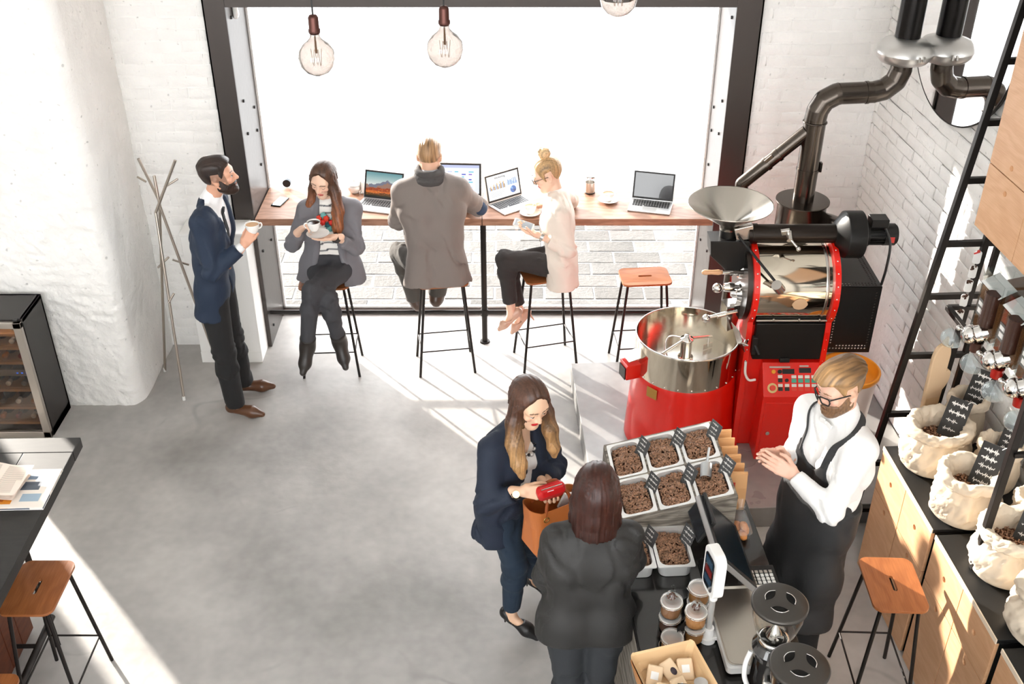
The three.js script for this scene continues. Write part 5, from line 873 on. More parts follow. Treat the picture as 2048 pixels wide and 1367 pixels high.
// ---------------------------------------------------------------- wall cupboards
{
  const o = thing('wall_cupboard', 'plywood wall cupboard above the bean dispensers', 'cupboard', [2.205, 2.12, -3.8], SR), L = 1.5;
  part(o, 'carcass', [span(0.02, 0.30, 0.0, 1.1, -0.74, L / 2 + 0.3, 0.002)], M.black);
  for (let c = 0; c < 4; c++) for (let r = 0; r < 2; r++) {
    const d = part(o, 'door', [span(0, 0.018, r ? 0.312 : 0.0, r ? 1.0 : 0.308, -0.74 + c * 0.382, -0.74 + c * 0.382 + 0.379, 0.002)], ply);
    part(d, 'finger_hole', [xf(cyl(0.012, 0.012, 0.003, 0, 0, 0, 20), [-0.0005, r ? 0.36 : 0.24, -0.74 + c * 0.382 + 0.19], [0, 0, PI / 2])], plyEdge);
  }
}
// ---------------------------------------------------------------- acrylic bean dispensers
const acryl = phys({ color: 0xf6f8f8, transmission: 1, thickness: 0, roughness: 0.02, ior: 1.45 }), roastLight = std({ color: 0xb07a4c, roughness: 0.6, map: dataTex(128, 128, (u, v) => { const k = 0.72 + 0.7 * tfbm(u, v, 22, 2, 5.5); return [k, k * 0.94, k * 0.88]; }) }), roastDark = std({ color: 0x5b2f1b, roughness: 0.5, map: roastLight.map });
roastLight.map.repeat.set(3, 3);
{
  const nm = ['farthest clear bean dispenser, next to the steel upright', 'second clear bean dispenser with a steel ball valve', 'third clear bean dispenser with a steel ball valve', 'fourth clear bean dispenser at the right picture edge'];
  for (let k = 0; k < 4; k++) {
    const z = -4.365 + k * 0.225, o = thing('bean_dispenser', nm[k], 'dispenser', [2.235 + 0.064 * k * 0.225, 1.572, z], SR, 'acrylic bean dispensers');
    // local: front toward -x
    part(o, 'bin', [span(0.0, 0.004, 0.05, 0.36, -0.098, 0.098, 0), span(0, 0.22, 0.05, 0.36, -0.1, -0.097, 0), span(0, 0.22, 0.05, 0.36, 0.097, 0.1, 0), span(0, 0.22, 0.36, 0.364, -0.1, 0.1, 0)], acryl);
    const ws = new THREE.Shape([[0.006, 0.06], [0.21, 0.12], [0.21, 0.31], [0.006, 0.27]].map((p) => new THREE.Vector2(...p))); const wg = ext(ws, 0.188, 0.001); wg.translate(0, 0, -0.094);
    part(o, 'light_beans', [uvBox(wg, 4)], roastLight);
    part(o, 'label', [box(0.002, 0.085, 0.075, -0.002, 0.17, -0.045, 0)], std({ color: 0x6f6d6a, roughness: 0.5 })); part(o, 'label_print', [box(0.001, 0.02, 0.06, -0.0034, 0.19, -0.045, 0), box(0.001, 0.025, 0.05, -0.0034, 0.155, -0.045, 0)], M.white);
    part(o, 'white_panel', [xf(box(0.09, 0.003, 0.18, 0, 0, 0, 0), [0.03, 0.315, 0], [0, 0, 0.5])], M.white);
    part(o, 'sample_tube', [xf(cyl(0.035, 0.035, 0.17, 0, 0, 0, 24), [-0.012, 0.22, 0.05])], roastDark);
    part(o, 'tube_glass', [xf(cyl(0.04, 0.04, 0.18, 0, 0, 0, 28, true), [-0.012, 0.225, 0.05])], acryl);
    part(o, 'valve_ball', [sph(0.047, -0.045, 0.055, 0.0, 28)], M.chrome);
    part(o, 'valve_collar', [bar([-0.03, 0.06, 0.015], [0.02, 0.085, 0.03], 0.044, 28), bar([-0.01, 0.075, 0.02], [0.0, 0.08, 0.025], 0.05, 28)], M.chrome);
    part(o, 'valve_knob', [sph(0.014, -0.095, 0.075, -0.03, 14), bar([-0.095, 0.075, -0.03], [-0.05, 0.06, -0.01], 0.008)], M.chrome);
    const sc = new THREE.SphereGeometry(0.062, 24, 14, 0, 2 * PI, 0, 1.75); sc.rotateZ(1.9); sc.scale(1, 0.8, 0.85); sc.translate(-0.105, 0.015, -0.035);
    part(o, 'spout_scoop', [sc], phys({ color: 0xeaf2f4, transmission: 0.85, thickness: 0, roughness: 0.05, side: THREE.DoubleSide }));
    part(o, 'outlet', [xf(lathe([[0.03, 0], [0.026, -0.05], [0.022, -0.05], [0.026, 0]], 20), [-0.02, 0.03, 0.03])], k === 0 ? std({ color: 0x4a2c24, roughness: 0.4 }) : std({ color: 0xb01f16, roughness: 0.35 }));
    part(o, 'foot_frame', [span(0.0, 0.2, 0.0, 0.05, -0.09, -0.08)], acryl); part(o, 'foot_frame', [span(0.0, 0.2, 0.0, 0.05, 0.08, 0.09)], acryl);
  }
}
// ---------------------------------------------------------------- mitt and bean tags on the upright
{
  const o = thing('oven_mitt', 'beige linen oven mitt hanging from the black steel frame', 'oven mitt', [2.235, 1.36, -4.705], 0.25);
  const s = new THREE.Shape(); s.moveTo(-0.055, -0.44); s.lineTo(0.055, -0.44); s.lineTo(0.06, -0.30); s.quadraticCurveTo(0.11, -0.25, 0.095, -0.19); s.quadraticCurveTo(0.075, -0.17, 0.06, -0.20); s.lineTo(0.058, -0.07); s.quadraticCurveTo(0.05, -0.005, 0.0, -0.005); s.quadraticCurveTo(-0.06, -0.01, -0.065, -0.10); s.lineTo(-0.06, -0.3); s.lineTo(-0.055, -0.44);
  const lin = std({ color: 0xd9bb98, roughness: 0.95, bumpMap: T.fabric, bumpScale: 0.001 }); part(o, 'glove', [ext(s, 0.018, 0.008, 8)], lin);
  part(o, 'cuff', [box(0.124, 0.10, 0.04, 0, -0.395, 0.009, 0.01, 2)], std({ color: 0xcfae88, roughness: 0.95 })); o.scale.set(0.72, 0.95, 0.8); part(o, 'knot', [sph(0.022, 0, 0.01, 0.015, 14), sph(0.016, 0.012, 0.03, 0.012, 12), tube([[0.01, 0, 0.02], [0.04, -0.01, 0.03], [0.06, 0.0, 0.02], [0.065, -0.03, 0.02]], 0.003, 20, 6)], lin);
  const tags = [[1.846, 'top'], [1.765, 'second'], [1.685, 'third'], [1.60, 'fourth'], [1.515, 'lowest']];
  tags.forEach(([y, n], k) => { const x = 2.30 + (y - 1.0) * 0.04 - 0.028, t = thing('bean_tag', `small white tag hanging on the steel upright, ${n} of five`, 'tag', [x, y, -4.732], -0.3, 'white tags on the upright');
    const g = ext(roundRect(0.036, 0.07, 0.012), 0.002, 0.0006); part(t, 'paper', [g], M.white);
    if (k === 0) part(t, 'ribbon', [sph(0.008, 0, 0.035, 0.004, 8), xf(box(0.03, 0.008, 0.003, 0, 0, 0, 0.001), [-0.006, 0.026, 0.004], [0, 0, 0.5])], std({ color: 0xd8453c, roughness: 0.6 }));
    else part(t, 'glued_beans', Array.from({ length: 9 }, () => { const b = beanGeo.clone(); b.scale(1.3, 1.3, 1.3); b.rotateX(rr(0, 3)); b.rotateZ(rr(0, 3)); b.translate(rr(-0.014, 0.010), rr(0.012, 0.034), rr(0.003, 0.01)); return b; }), std({ color: 0x4a2b1a, roughness: 0.5 })); });
}
// ---------------------------------------------------------------- people: distance fields meshed with surface nets
const hypot3 = (x, y, z) => Math.sqrt(x * x + y * y + z * z);
const cone = (a, b, ra, rb = ra) => { const [ax, ay, az] = a, bx = b[0] - ax, by = b[1] - ay, bz = b[2] - az, L = bx * bx + by * by + bz * bz || 1e-9; return (x, y, z) => { const px = x - ax, py = y - ay, pz = z - az; let t = (px * bx + py * by + pz * bz) / L; t = t < 0 ? 0 : t > 1 ? 1 : t; return hypot3(px - bx * t, py - by * t, pz - bz * t) - ra - (rb - ra) * t; }; };
const cutCone = (a, b, ra, rb) => { const f = cone(a, b, ra, rb), d = V(b[0] - a[0], b[1] - a[1], b[2] - a[2]).normalize(); return (x, y, z) => Math.max(f(x, y, z), (x - b[0]) * d.x + (y - b[1]) * d.y + (z - b[2]) * d.z); };
const ell = (c, r) => (x, y, z) => { const u = (x - c[0]) / r[0], v = (y - c[1]) / r[1], w = (z - c[2]) / r[2], k0 = hypot3(u, v, w), k1 = hypot3(u / r[0], v / r[1], w / r[2]); return k1 < 1e-9 ? -r[0] : k0 * (k0 - 1) / k1; };
const ball = (c, r) => (x, y, z) => hypot3(x - c[0], y - c[1], z - c[2]) - r;
const U = (k, ...fs) => (x, y, z) => { let d = 1e9; for (let i = 0; i < fs.length; i++) { const e = fs[i](x, y, z), h = Math.max(k - Math.abs(d - e), 0) / k; d = Math.min(d, e) - h * h * k * 0.25; } return d; };
const smax = (a, b, k) => { const h = Math.max(k - Math.abs(a - b), 0) / k; return Math.max(a, b) + h * h * k * 0.25; };
function nets(f, lo, hi, cell) {
  const n = [0, 1, 2].map((i) => Math.max(3, Math.ceil((hi[i] - lo[i]) / cell) + 1)), [nx, ny, nz_] = n, B = 6, val = new Float32Array(nx * ny * nz_).fill(1);
  for (let bz = 0; bz < nz_; bz += B) for (let by = 0; by < ny; by += B) for (let bx = 0; bx < nx; bx += B) {
    const c = f(lo[0] + (bx + B / 2) * cell, lo[1] + (by + B / 2) * cell, lo[2] + (bz + B / 2) * cell), far = Math.abs(c) > cell * B * 0.87 * 1.5 + 0.012;
    for (let k = bz; k < Math.min(bz + B, nz_); k++) for (let j = by; j < Math.min(by + B, ny); j++) for (let i = bx; i < Math.min(bx + B, nx); i++) val[(k * ny + j) * nx + i] = far ? c : f(lo[0] + i * cell, lo[1] + j * cell, lo[2] + k * cell);
  }
  const pos = [], idx = [], map = new Int32Array(nx * ny * nz_).fill(-1), at = (i, j, k) => (k * ny + j) * nx + i, cs = [[0, 0, 0], [1, 0, 0], [0, 1, 0], [1, 1, 0], [0, 0, 1], [1, 0, 1], [0, 1, 1], [1, 1, 1]], es = [[0, 1], [2, 3], [4, 5], [6, 7], [0, 2], [1, 3], [4, 6], [5, 7], [0, 4], [1, 5], [2, 6], [3, 7]], v = new Float32Array(8);
  for (let k = 0; k < nz_ - 1; k++) for (let j = 0; j < ny - 1; j++) for (let i = 0; i < nx - 1; i++) {
    let m = 0; for (let q = 0; q < 8; q++) { v[q] = val[at(i + cs[q][0], j + cs[q][1], k + cs[q][2])]; if (v[q] < 0) m |= 1 << q; }
    if (m === 0 || m === 255) continue;
    let sx = 0, sy = 0, sz = 0, c = 0; for (const [a, b] of es) if ((v[a] < 0) !== (v[b] < 0)) { const t = v[a] / (v[a] - v[b]); sx += cs[a][0] + t * (cs[b][0] - cs[a][0]); sy += cs[a][1] + t * (cs[b][1] - cs[a][1]); sz += cs[a][2] + t * (cs[b][2] - cs[a][2]); c++; }
    map[at(i, j, k)] = pos.length / 3; pos.push(lo[0] + (i + sx / c) * cell, lo[1] + (j + sy / c) * cell, lo[2] + (k + sz / c) * cell);
  }
  const quad = (a, b, c, d, flip) => { if (a < 0 || b < 0 || c < 0 || d < 0) return; if (flip) idx.push(a, c, b, a, d, c); else idx.push(a, b, c, a, c, d); };
  for (let k = 1; k < nz_ - 1; k++) for (let j = 1; j < ny - 1; j++) for (let i = 1; i < nx - 1; i++) {
    const s = val[at(i, j, k)] < 0;
    if (s !== val[at(i + 1, j, k)] < 0) quad(map[at(i, j - 1, k - 1)], map[at(i, j, k - 1)], map[at(i, j, k)], map[at(i, j - 1, k)], !s);
    if (s !== val[at(i, j + 1, k)] < 0) quad(map[at(i - 1, j, k - 1)], map[at(i - 1, j, k)], map[at(i, j, k)], map[at(i, j, k - 1)], !s);
    if (s !== val[at(i, j, k + 1)] < 0) quad(map[at(i - 1, j - 1, k)], map[at(i, j - 1, k)], map[at(i, j, k)], map[at(i - 1, j, k)], !s);
  }
  const g = new THREE.BufferGeometry(); g.setAttribute('position', new THREE.Float32BufferAttribute(pos, 3)); g.setIndex(idx); g.computeVertexNormals(); return g;
}
function paint(g, fn) { const p = g.attributes.position, c = new Float32Array(p.count * 3); for (let i = 0; i < p.count; i++) { const q = fn(p.getX(i), p.getY(i), p.getZ(i)); c[i * 3] = q.r; c[i * 3 + 1] = q.g; c[i * 3 + 2] = q.b; } g.setAttribute('color', new THREE.BufferAttribute(c, 3)); return g; }
function joinColored(list) { return mergeGeometries(list.map((g) => { const q = g.index ? g.toNonIndexed() : g; for (const k of Object.keys(q.attributes)) if (!['position', 'normal', 'color'].includes(k)) q.deleteAttribute(k); return q; })); }
const col = (h) => new THREE.Color(h), mixc = (a, b, t) => a.clone().lerp(b, t);
const boundsOf = (pts, pad) => { const lo = [9, 9, 9], hi = [-9, -9, -9]; pts.forEach((p) => { for (let i = 0; i < 3; i++) { lo[i] = Math.min(lo[i], p[i] - pad); hi[i] = Math.max(hi[i], p[i] + pad); } }); return [lo, hi]; };
const vadd = (a, b, s = 1) => [a[0] + b[0] * s, a[1] + b[1] * s, a[2] + b[2] * s], vsub = (a, b) => [a[0] - b[0], a[1] - b[1], a[2] - b[2]], vlerp = (a, b, t) => a.map((v, i) => lerp(v, b[i], t));
const vn = (a) => { const l = Math.hypot(...a); return a.map((v) => v / l); }, vx = (a, b) => [a[1] * b[2] - a[2] * b[1], a[2] * b[0] - a[0] * b[2], a[0] * b[1] - a[1] * b[0]], vd = (a, b) => a[0] * b[0] + a[1] * b[1] + a[2] * b[2];

// a hand: palm, four jointed fingers of different length, and a thumb from the side of the palm
function handField(w, f, n, right, curl, o = {}) {
  f = vn(f); n = vn(vsub(n, f.map((v) => v * vd(n, f)))); const s = right ? vx(f, n) : vx(n, f), S = o.scale || 1, P = (a, b, c) => [0, 1, 2].map((i) => w[i] + S * (f[i] * a + s[i] * b + n[i] * c)), prims = [], spread = o.spread ?? 0.05, tips = [];
  const base = [[0.084, 0.029], [0.088, 0.010], [0.084, -0.009], [0.076, -0.027]], len = [[0.040, 0.025, 0.021], [0.044, 0.029, 0.022], [0.041, 0.026, 0.021], [0.032, 0.020, 0.018]];
  base.forEach(([a, b], i) => {
    prims.push(cone(P(0.008, b * 0.55, 0), P(a, b, 0), 0.0135 * S, 0.0105 * S));
    let p = [a, b, 0], ang = 0; const c = Array.isArray(curl) ? curl[i] : curl;
    len[i].forEach((l, k) => { ang += c * [0.75, 1.1, 0.75][k]; const q = [p[0] + l * Math.cos(ang) * Math.cos(b * spread * 40), p[1] + l * Math.cos(ang) * Math.sin(b * spread * 40), p[2] + l * Math.sin(ang)]; prims.push(cone(P(...p), P(...q), (0.0092 - k * 0.0009) * S, (0.0084 - k * 0.0009) * S)); p = q; });
  });
  const t = o.thumb || [0.6, 0.6, 0.35], th = [[0.022, 0.026, 0.006]]; th.push([0.022 + 0.042 * t[0], 0.026 + 0.042 * t[1], 0.006 + 0.042 * t[2]]); th.push([th[1][0] + 0.031 * Math.max(t[0], 0.7), th[1][1] + 0.031 * t[1] * 0.35, th[1][2] + 0.031 * t[2]]); th.push([th[2][0] + 0.022, th[2][1] - 0.004, th[2][2] + 0.016 * t[2]]);
  prims.push(cone(P(0.006, 0.012, 0.002), P(...th[0]), 0.015 * S, 0.014 * S), cone(P(...th[0]), P(...th[1]), 0.0135 * S, 0.0108 * S), cone(P(...th[1]), P(...th[2]), 0.0106 * S, 0.0092 * S), cone(P(...th[2]), P(...th[3]), 0.0092 * S, 0.0078 * S));
  prims.push(cone(P(-0.05, 0, 0), P(0.012, 0, 0), 0.025 * S, 0.0235 * S));
  const palm = U(0.010 * S, ...prims.filter((_, i) => i % 4 === 0 && i < 16), prims[16], prims[20]), fingers = U(0.004 * S, ...prims.filter((_, i) => i % 4 !== 0 && i < 16), prims[17], prims[18], prims[19]);
  return { f: U(0.007 * S, palm, fingers), c: P(0.07, 0, 0.01), S };
}
function headField(male) {
  const w = male ? 1 : 0.955, jx = male ? 0.052 : 0.045;
  const solid = U(0.03, ell([0, 0.030, -0.014], [0.0765 * w, 0.087, 0.096]), ell([0, -0.035, 0.028], [0.058 * w, 0.078, 0.060]), cone([jx, -0.055, 0.0], [0.012, -0.097, 0.058], 0.018, 0.018), cone([-jx, -0.055, 0.0], [-0.012, -0.097, 0.058], 0.018, 0.018), ball([0, -0.094, 0.066], male ? 0.019 : 0.016), cone([-0.04, 0.026, 0.066], [0.04, 0.026, 0.066], 0.014));
  const features = U(0.010, solid, cone([0, 0.012, 0.086], [0, -0.022, 0.104], 0.007, male ? 0.0115 : 0.0095), ball([0.0125, -0.027, 0.092], 0.0075), ball([-0.0125, -0.027, 0.092], 0.0075), ball([0.042, -0.018, 0.062], 0.017), ball([-0.042, -0.018, 0.062], 0.017));
  const lips = U(0.004, cone([-0.017, -0.0565, 0.081], [0, -0.0535, 0.0895], 0.0042, 0.005), cone([0.017, -0.0565, 0.081], [0, -0.0535, 0.0895], 0.0042, 0.005), cone([-0.014, -0.0625, 0.0815], [0.014, -0.0625, 0.0815], 0.0052), ball([0, -0.0635, 0.0865], 0.0055));
  const ear = (s) => U(0.006, ell([s * 0.078 * w, -0.004, -0.012], [0.009, 0.029, 0.018]), ell([s * 0.074 * w, -0.024, -0.006], [0.008, 0.012, 0.010]));
  const body = U(0.006, features, lips, ear(1), ear(-1));
  return { lips, f: (x, y, z) => { let d = body(x, y, z); for (const s of [-1, 1]) { const e = hypot3(x - s * 0.032, (y - 0.004) * 1.35, z - 0.0965) - 0.0155; d = smax(d, -e, 0.012); const c = hypot3(x - s * 0.083, y + 0.003, z + 0.004) - 0.006; d = smax(d, -c, 0.006); } return d; } };
}
const skinMat = std({ color: 0xffffff, vertexColors: true, roughness: 0.5 }), hairMat = std({ color: 0xffffff, vertexColors: true, roughness: 0.42 });
const cloth = (c, r = 0.85, b = 0.0006) => std({ color: c, roughness: r, bumpMap: T.fabric, bumpScale: b });

function makePerson(label, S) {
  const J = S.j, B = S.base, o = thing('person', label, 'person', B), male = S.male, k = male ? 1 : 0.88, skin = col(S.skin || 0xe2b396), out = { o };
  const put = (name, g, m, parent = o) => { g.translate(-B[0], -B[1], -B[2]); if (!g.attributes.uv) uvBox(g); return part(parent, name, [g], m); };
  const Up = vn(vsub(J.neck, J.pel)), R0 = vsub(J.shR, J.shL), Rt = vn(vsub(R0, Up.map((v) => v * vd(R0, Up)))), Fw = vx(Up, Rt), TL = Math.hypot(...vsub(J.neck, J.pel));
  const loc = (x, y, z) => { const d = [x - J.pel[0], y - J.pel[1], z - J.pel[2]]; return [vd(d, Rt), vd(d, Up), vd(d, Fw)]; }, wor = (a, b, c) => [0, 1, 2].map((i) => J.pel[i] + Rt[i] * a + Up[i] * b + Fw[i] * c);
  Object.assign(out, { loc, wor, Rt, Up, Fw, TL });
  const torso = (g, p = {}) => {                                        // elliptical trunk in its own frame
    const q = TL / 0.56, w = male ? 1 : 0.9, bars = [[0, 0.08 * (male ? 0.95 : 1.08) * (p.hip || 1), 0.100], [0.20 * q, 0.066 * w, male ? 0.100 : 0.082], [0.36 * q, 0.088 * w, 0.110 * w], [0.46 * q, 0.085 * w, 0.085 * w]];
    if (p.hem !== undefined) bars.unshift([p.hem, 0.085 + (p.flare || 0), 0.104]);
    const fs = bars.map(([y, h, r]) => cone([-h, y, 0], [h, y, 0], r + g)); for (let i = 0; i < bars.length - 1; i++) { const a = bars[i], b = bars[i + 1]; for (const s of [-1, 1]) fs.push(cone([s * a[1], a[0], 0], [s * b[1], b[0], 0], a[2] + g, b[2] + g)); }
    if (!male) for (const s of [-1, 1]) fs.push(ball([s * 0.066, 0.33 * q, 0.075], 0.052 + g * 0.7));
    const u = U(0.05, ...fs), [p0, p1, p2] = J.pel, [r0, r1, r2] = Rt, [u0, u1, u2] = Up, [f0, f1, f2] = Fw, cy = TL * 0.45; return (x, y, z) => { const a = x - p0, b = y - p1, c = z - p2, ly = a * u0 + b * u1 + c * u2, lx = a * r0 + b * r1 + c * r2; let lz = a * f0 + b * f1 + c * f2; const far = hypot3(lx, ly - cy, lz) - TL * 0.5 - 0.42; if (far > 0.08) return far; lz *= lz > 0 ? 1.12 : 1.22; return u(lx, ly, lz) * 0.92; };
  };
  const sh = male ? 0.058 : 0.047, yoke = (g) => U(0.05, cone(J.shR, vlerp(J.shR, J.neck, 0.85), sh + g, 0.055 * k + g), cone(J.shL, vlerp(J.shL, J.neck, 0.85), sh + g, 0.055 * k + g));
  const arm = (s, g, c) => { const a = J['sh' + s], b = J['el' + s], d = J['wr' + s], e = vlerp(b, d, c ?? 1); return U(0.03, cone(a, b, (male ? 0.054 : 0.044) + g, 0.042 * k + g), (c === undefined ? cone : cutCone)(b, e, 0.043 * k + g, lerp(0.043, 0.029, c ?? 1) * k + g * 1.15)); };
  const leg = (s, g, c) => { const a = J['hip' + s], b = J['kn' + s], d = J['an' + s], e = vlerp(b, d, c ?? 1); return U(0.04, cone(a, b, (male ? 0.086 : 0.084) + g, 0.056 * k + g), (c === undefined ? cone : cutCone)(b, vlerp(b, e, 0.35), 0.055 * k + g, 0.056 * k + g), (c === undefined ? cone : cutCone)(vlerp(b, e, 0.35), e, 0.056 * k + g, (S.ankleR || 0.038) * k + g)); };
  // head frame
  const hf = vn(S.face), hr = vn(vx(hf, S.headUp || [0, 1, 0])), hu = vx(hr, hf), HS = S.headScale || (male ? 1 : 0.97);
  const hl = (x, y, z) => { const d = [(x - J.head[0]) / HS, (y - J.head[1]) / HS, (z - J.head[2]) / HS]; return [vd(d, hr), vd(d, hu), vd(d, hf)]; }, hw = (a, b, c) => [0, 1, 2].map((i) => J.head[i] + HS * (hr[i] * a + hu[i] * b + hf[i] * c));
  const yf = vn([hf[0], 0, hf[2]]), yr = vn(vx(yf, [0, 1, 0])), yl = (x, y, z) => { const d = [(x - J.head[0]) / HS, (y - J.head[1]) / HS, (z - J.head[2]) / HS]; return [vd(d, yr), d[1], vd(d, yf)]; };
  Object.assign(out, { hw, hl, yl, put });
  const H = headField(male), [h0, h1, h2] = J.head, headF = (x, y, z) => { const a = (x - h0) / HS, b = (y - h1) / HS, c = (z - h2) / HS, r = hypot3(a, b, c); if (r > 0.24) return (r - 0.15) * HS; return H.f(a * hr[0] + b * hr[1] + c * hr[2], a * hu[0] + b * hu[1] + c * hu[2], a * hf[0] + b * hf[1] + c * hf[2]) * HS; };
  // ---- body: one skin
  const neckF = U(0.03, cone(hw(0, -0.045, -0.022), J.neck, 0.050 * k, 0.056 * k), ball(hw(0, -0.03, -0.02), 0.05 * k));
  const trunk = U(0.04, torso(-0.018), yoke(-0.014), arm('R', -0.006), arm('L', -0.006), leg('R', -0.008), leg('L', -0.008), cone(vlerp(J.neck, J.pel, 0.06), vlerp(J.neck, hw(0, -0.05, -0.02), 0.5), 0.056 * k, 0.05 * k));
  const feet = ['R', 'L'].map((s) => { const a = J['an' + s], t = vadd(a, S['toe' + s]); return cone(vadd(a, [0, -0.03, 0]), vadd(t, [0, 0.005, 0]), 0.030 * k, 0.020 * k); });
  const all = Object.values(J), [lo, hi] = boundsOf(all, 0.17);
  const geos = [paint(nets(U(0.03, trunk, ...feet), lo, hi, 0.016), () => skin)];
  const lipC = col(S.lip || (male ? 0xc07f6c : 0xc9686a)), browC = col(S.brow || 0x3b271b), scalp = col(S.hair), blush = col(0xe89a86);
  { const c = J.head, g = nets(U(0.012, headF, neckF), vadd(c, [-0.145, -0.20, -0.145]), vadd(c, [0.145, 0.145, 0.145]), 0.0038);
    geos.push(paint(g, (x, y, z) => { const l = hl(x, y, z), ax = Math.abs(l[0]); let q = skin; if (l[2] > 0.07 && H.lips(l[0], l[1], l[2]) < 0.0024) return lipC; const bt = clamp((ax - 0.014) / 0.036, 0, 1), b = Math.hypot(ax - 0.014 - 0.036 * bt, l[1] - 0.0285 - 0.004 * Math.sin(bt * 2.4)); if (l[2] > 0.045 && b < 0.0042 - 0.0018 * bt) return mixc(browC, skin, 0.15); const ch = hypot3(ax - 0.042, l[1] + 0.022, l[2] - 0.07); q = mixc(skin, blush, 0.35 * smooth(0.03, 0.005, ch)); if (S.fade && l[2] < 0.05 - l[1] * 0.2 && l[1] > -0.045 - l[2] * 0.3 + (ax > 0.06 && l[2] > -0.04 ? 0.035 : 0)) q = mixc(q, scalp, S.fade); return q; })); }
  for (const s of [-1, 1]) { const e = new THREE.SphereGeometry(0.0125 * HS, 28, 24), c = hw(s * 0.031, 0.004, 0.0735), gz = vn(S.gaze || [0, -0.1, 1]); const lid = (S.lids ?? 0.45) * 0.7;
    e.translate(...c); geos.push(paint(e, (x, y, z) => { const l = hl(x, y, z), d = vn([l[0] - s * 0.031, l[1] - 0.004, l[2] - 0.0735]), a = vd(d, gz); if (d[1] > lid) return d[1] < lid + 0.2 && d[2] > 0 ? col(0x2a1c16) : skin; if (d[1] < -0.36) return skin; return a > 0.95 ? col(0x120c0a) : a > 0.80 ? col(S.iris || 0x4a3524) : col(0xcdc4bd); })); }
  for (const h of S.hands || []) { const Q = handField(h.w, h.f, h.n, h.right, h.curl, h); geos.push(paint(nets(Q.f, vadd(Q.c, [-0.14, -0.14, -0.14]), vadd(Q.c, [0.14, 0.14, 0.14]), 0.0034), () => skin)); }
  const body = joinColored(geos); put('body', body, skinMat);
  // ---- clothes
  const noise = (amp, f, st = [1, 1, 1], sd = 0) => (x, y, z) => amp * fbm(x * f * st[0] + sd, y * f * st[1], z * f * st[2] + sd * 2, 3);
  const folds = (x, y, z, amp) => { let d = 0; for (const s of ['R', 'L']) { for (const q of ['el', 'kn']) { const p = J[q + s], r = hypot3(x - p[0], y - p[1], z - p[2]); if (r < 0.16) { const dir = vn(vsub(J[(q === 'el' ? 'wr' : 'an') + s], J[(q === 'el' ? 'sh' : 'hip') + s])), t = vd([x - p[0], y - p[1], z - p[2]], dir); d += amp * smooth(0.16, 0.03, r) * Math.sin(t * 95 + 6 * nz(x * 9, y * 9, z * 9)); } } } return d; };
  const mask = (l, ly0, ly1) => smooth(ly0, ly1, l[1]);
  out.garment = (name, f, mat, cell, pts, pad, amp = 0.004, freq = 11) => { const n1 = noise(amp, freq, [1, 0.6, 1], name.length), g2 = (x, y, z) => { const d = f(x, y, z); if (d > 0.03 || d < -0.03) return d; const cr = Math.abs(fbm(x * 5.2 + y * 2.6 + name.length, y * 2.4 - x * 1.2, z * 5.2 + y * 2, 2)); const mk = smooth(-0.12, 0.18, fbm(x * 3 + 7, y * 3, z * 3, 2)); return d + Math.min(0.0045, 1.1 * n1(x, y, z) + 1.3 * folds(x, y, z, amp) + amp * 4 * smooth(0.09, 0, cr) * mk - amp * 0.9); }; const [a, b] = boundsOf(pts, pad); return put(name, nets(g2, a, b, cell), mat); };
  out.push = (q, lift = 0.004, ff = out.shirtField) => { const l = loc(...q), ax = wor(0, Math.min(l[1], TL - 0.06), -0.01), d = vn(vsub(q, ax)); let t = ax; for (let i = 0; i < 120; i++) { const v = ff(...t); if (v > lift && i > 2) break; t = vadd(t, d, Math.max(0.0015, Math.min(0.01, lift - v))); } return t; };
  Object.assign(out, { torso, yoke, arm, leg, noise, headF, neckF });
  if (S.trousers) { const c = S.trousers, tq = torso(0.004, { hip: c.hip }), f0 = U(0.035, (x, y, z) => Math.max(tq(x, y, z), loc(x, y, z)[1] - 0.12), leg('R', c.g ?? 0.010, c.len ?? 0.97), leg('L', c.g ?? 0.010, c.len ?? 0.97)); out.garment('trousers', f0, cloth(c.color, 0.85), 0.0105, [J.pel, J.hipR, J.hipL, J.knR, J.knL, J.anR, J.anL], 0.17, c.amp || 0.004, 13); }
  if (S.shirt) { const c = S.shirt, parts = [torso(c.g ?? (S.jacket ? -0.005 : 0.004)), yoke(c.g ?? (S.jacket ? -0.004 : 0.003))]; if (c.sleeves) parts.push(arm('R', c.sg ?? (S.jacket ? -0.004 : 0.006), c.sleeves), arm('L', c.sg ?? (S.jacket ? -0.004 : 0.006), c.sleeves)); const f0 = U(0.04, ...parts, cone(J.neck, vlerp(J.neck, hw(0, -0.05, -0.02), c.collar ?? 0.3), 0.062 * k, 0.060 * k)), vneck = c.vneck || 0;
    const f = (x, y, z) => { const l = loc(x, y, z); let d = Math.max(f0(x, y, z), -(l[1] - (c.hem ?? -0.06))); if (vneck) { const w = (l[1] - (TL - vneck)) * 0.55; if (l[2] > -0.02) d = Math.max(d, Math.min(w - Math.abs(l[0]), l[1] - (TL - vneck) + 0.0) ); } return d; };
    out.shirtField = f; const g = out.garment('shirt', f, c.mat || cloth(c.color, 0.8), c.sleeves && !S.jacket ? 0.0085 : 0.0098, [J.pel, J.neck, J.shR, J.shL, ...(c.sleeves ? [J.elR, J.elL, J.wrR, J.wrL] : [])], 0.15, c.amp || 0.003, 14);
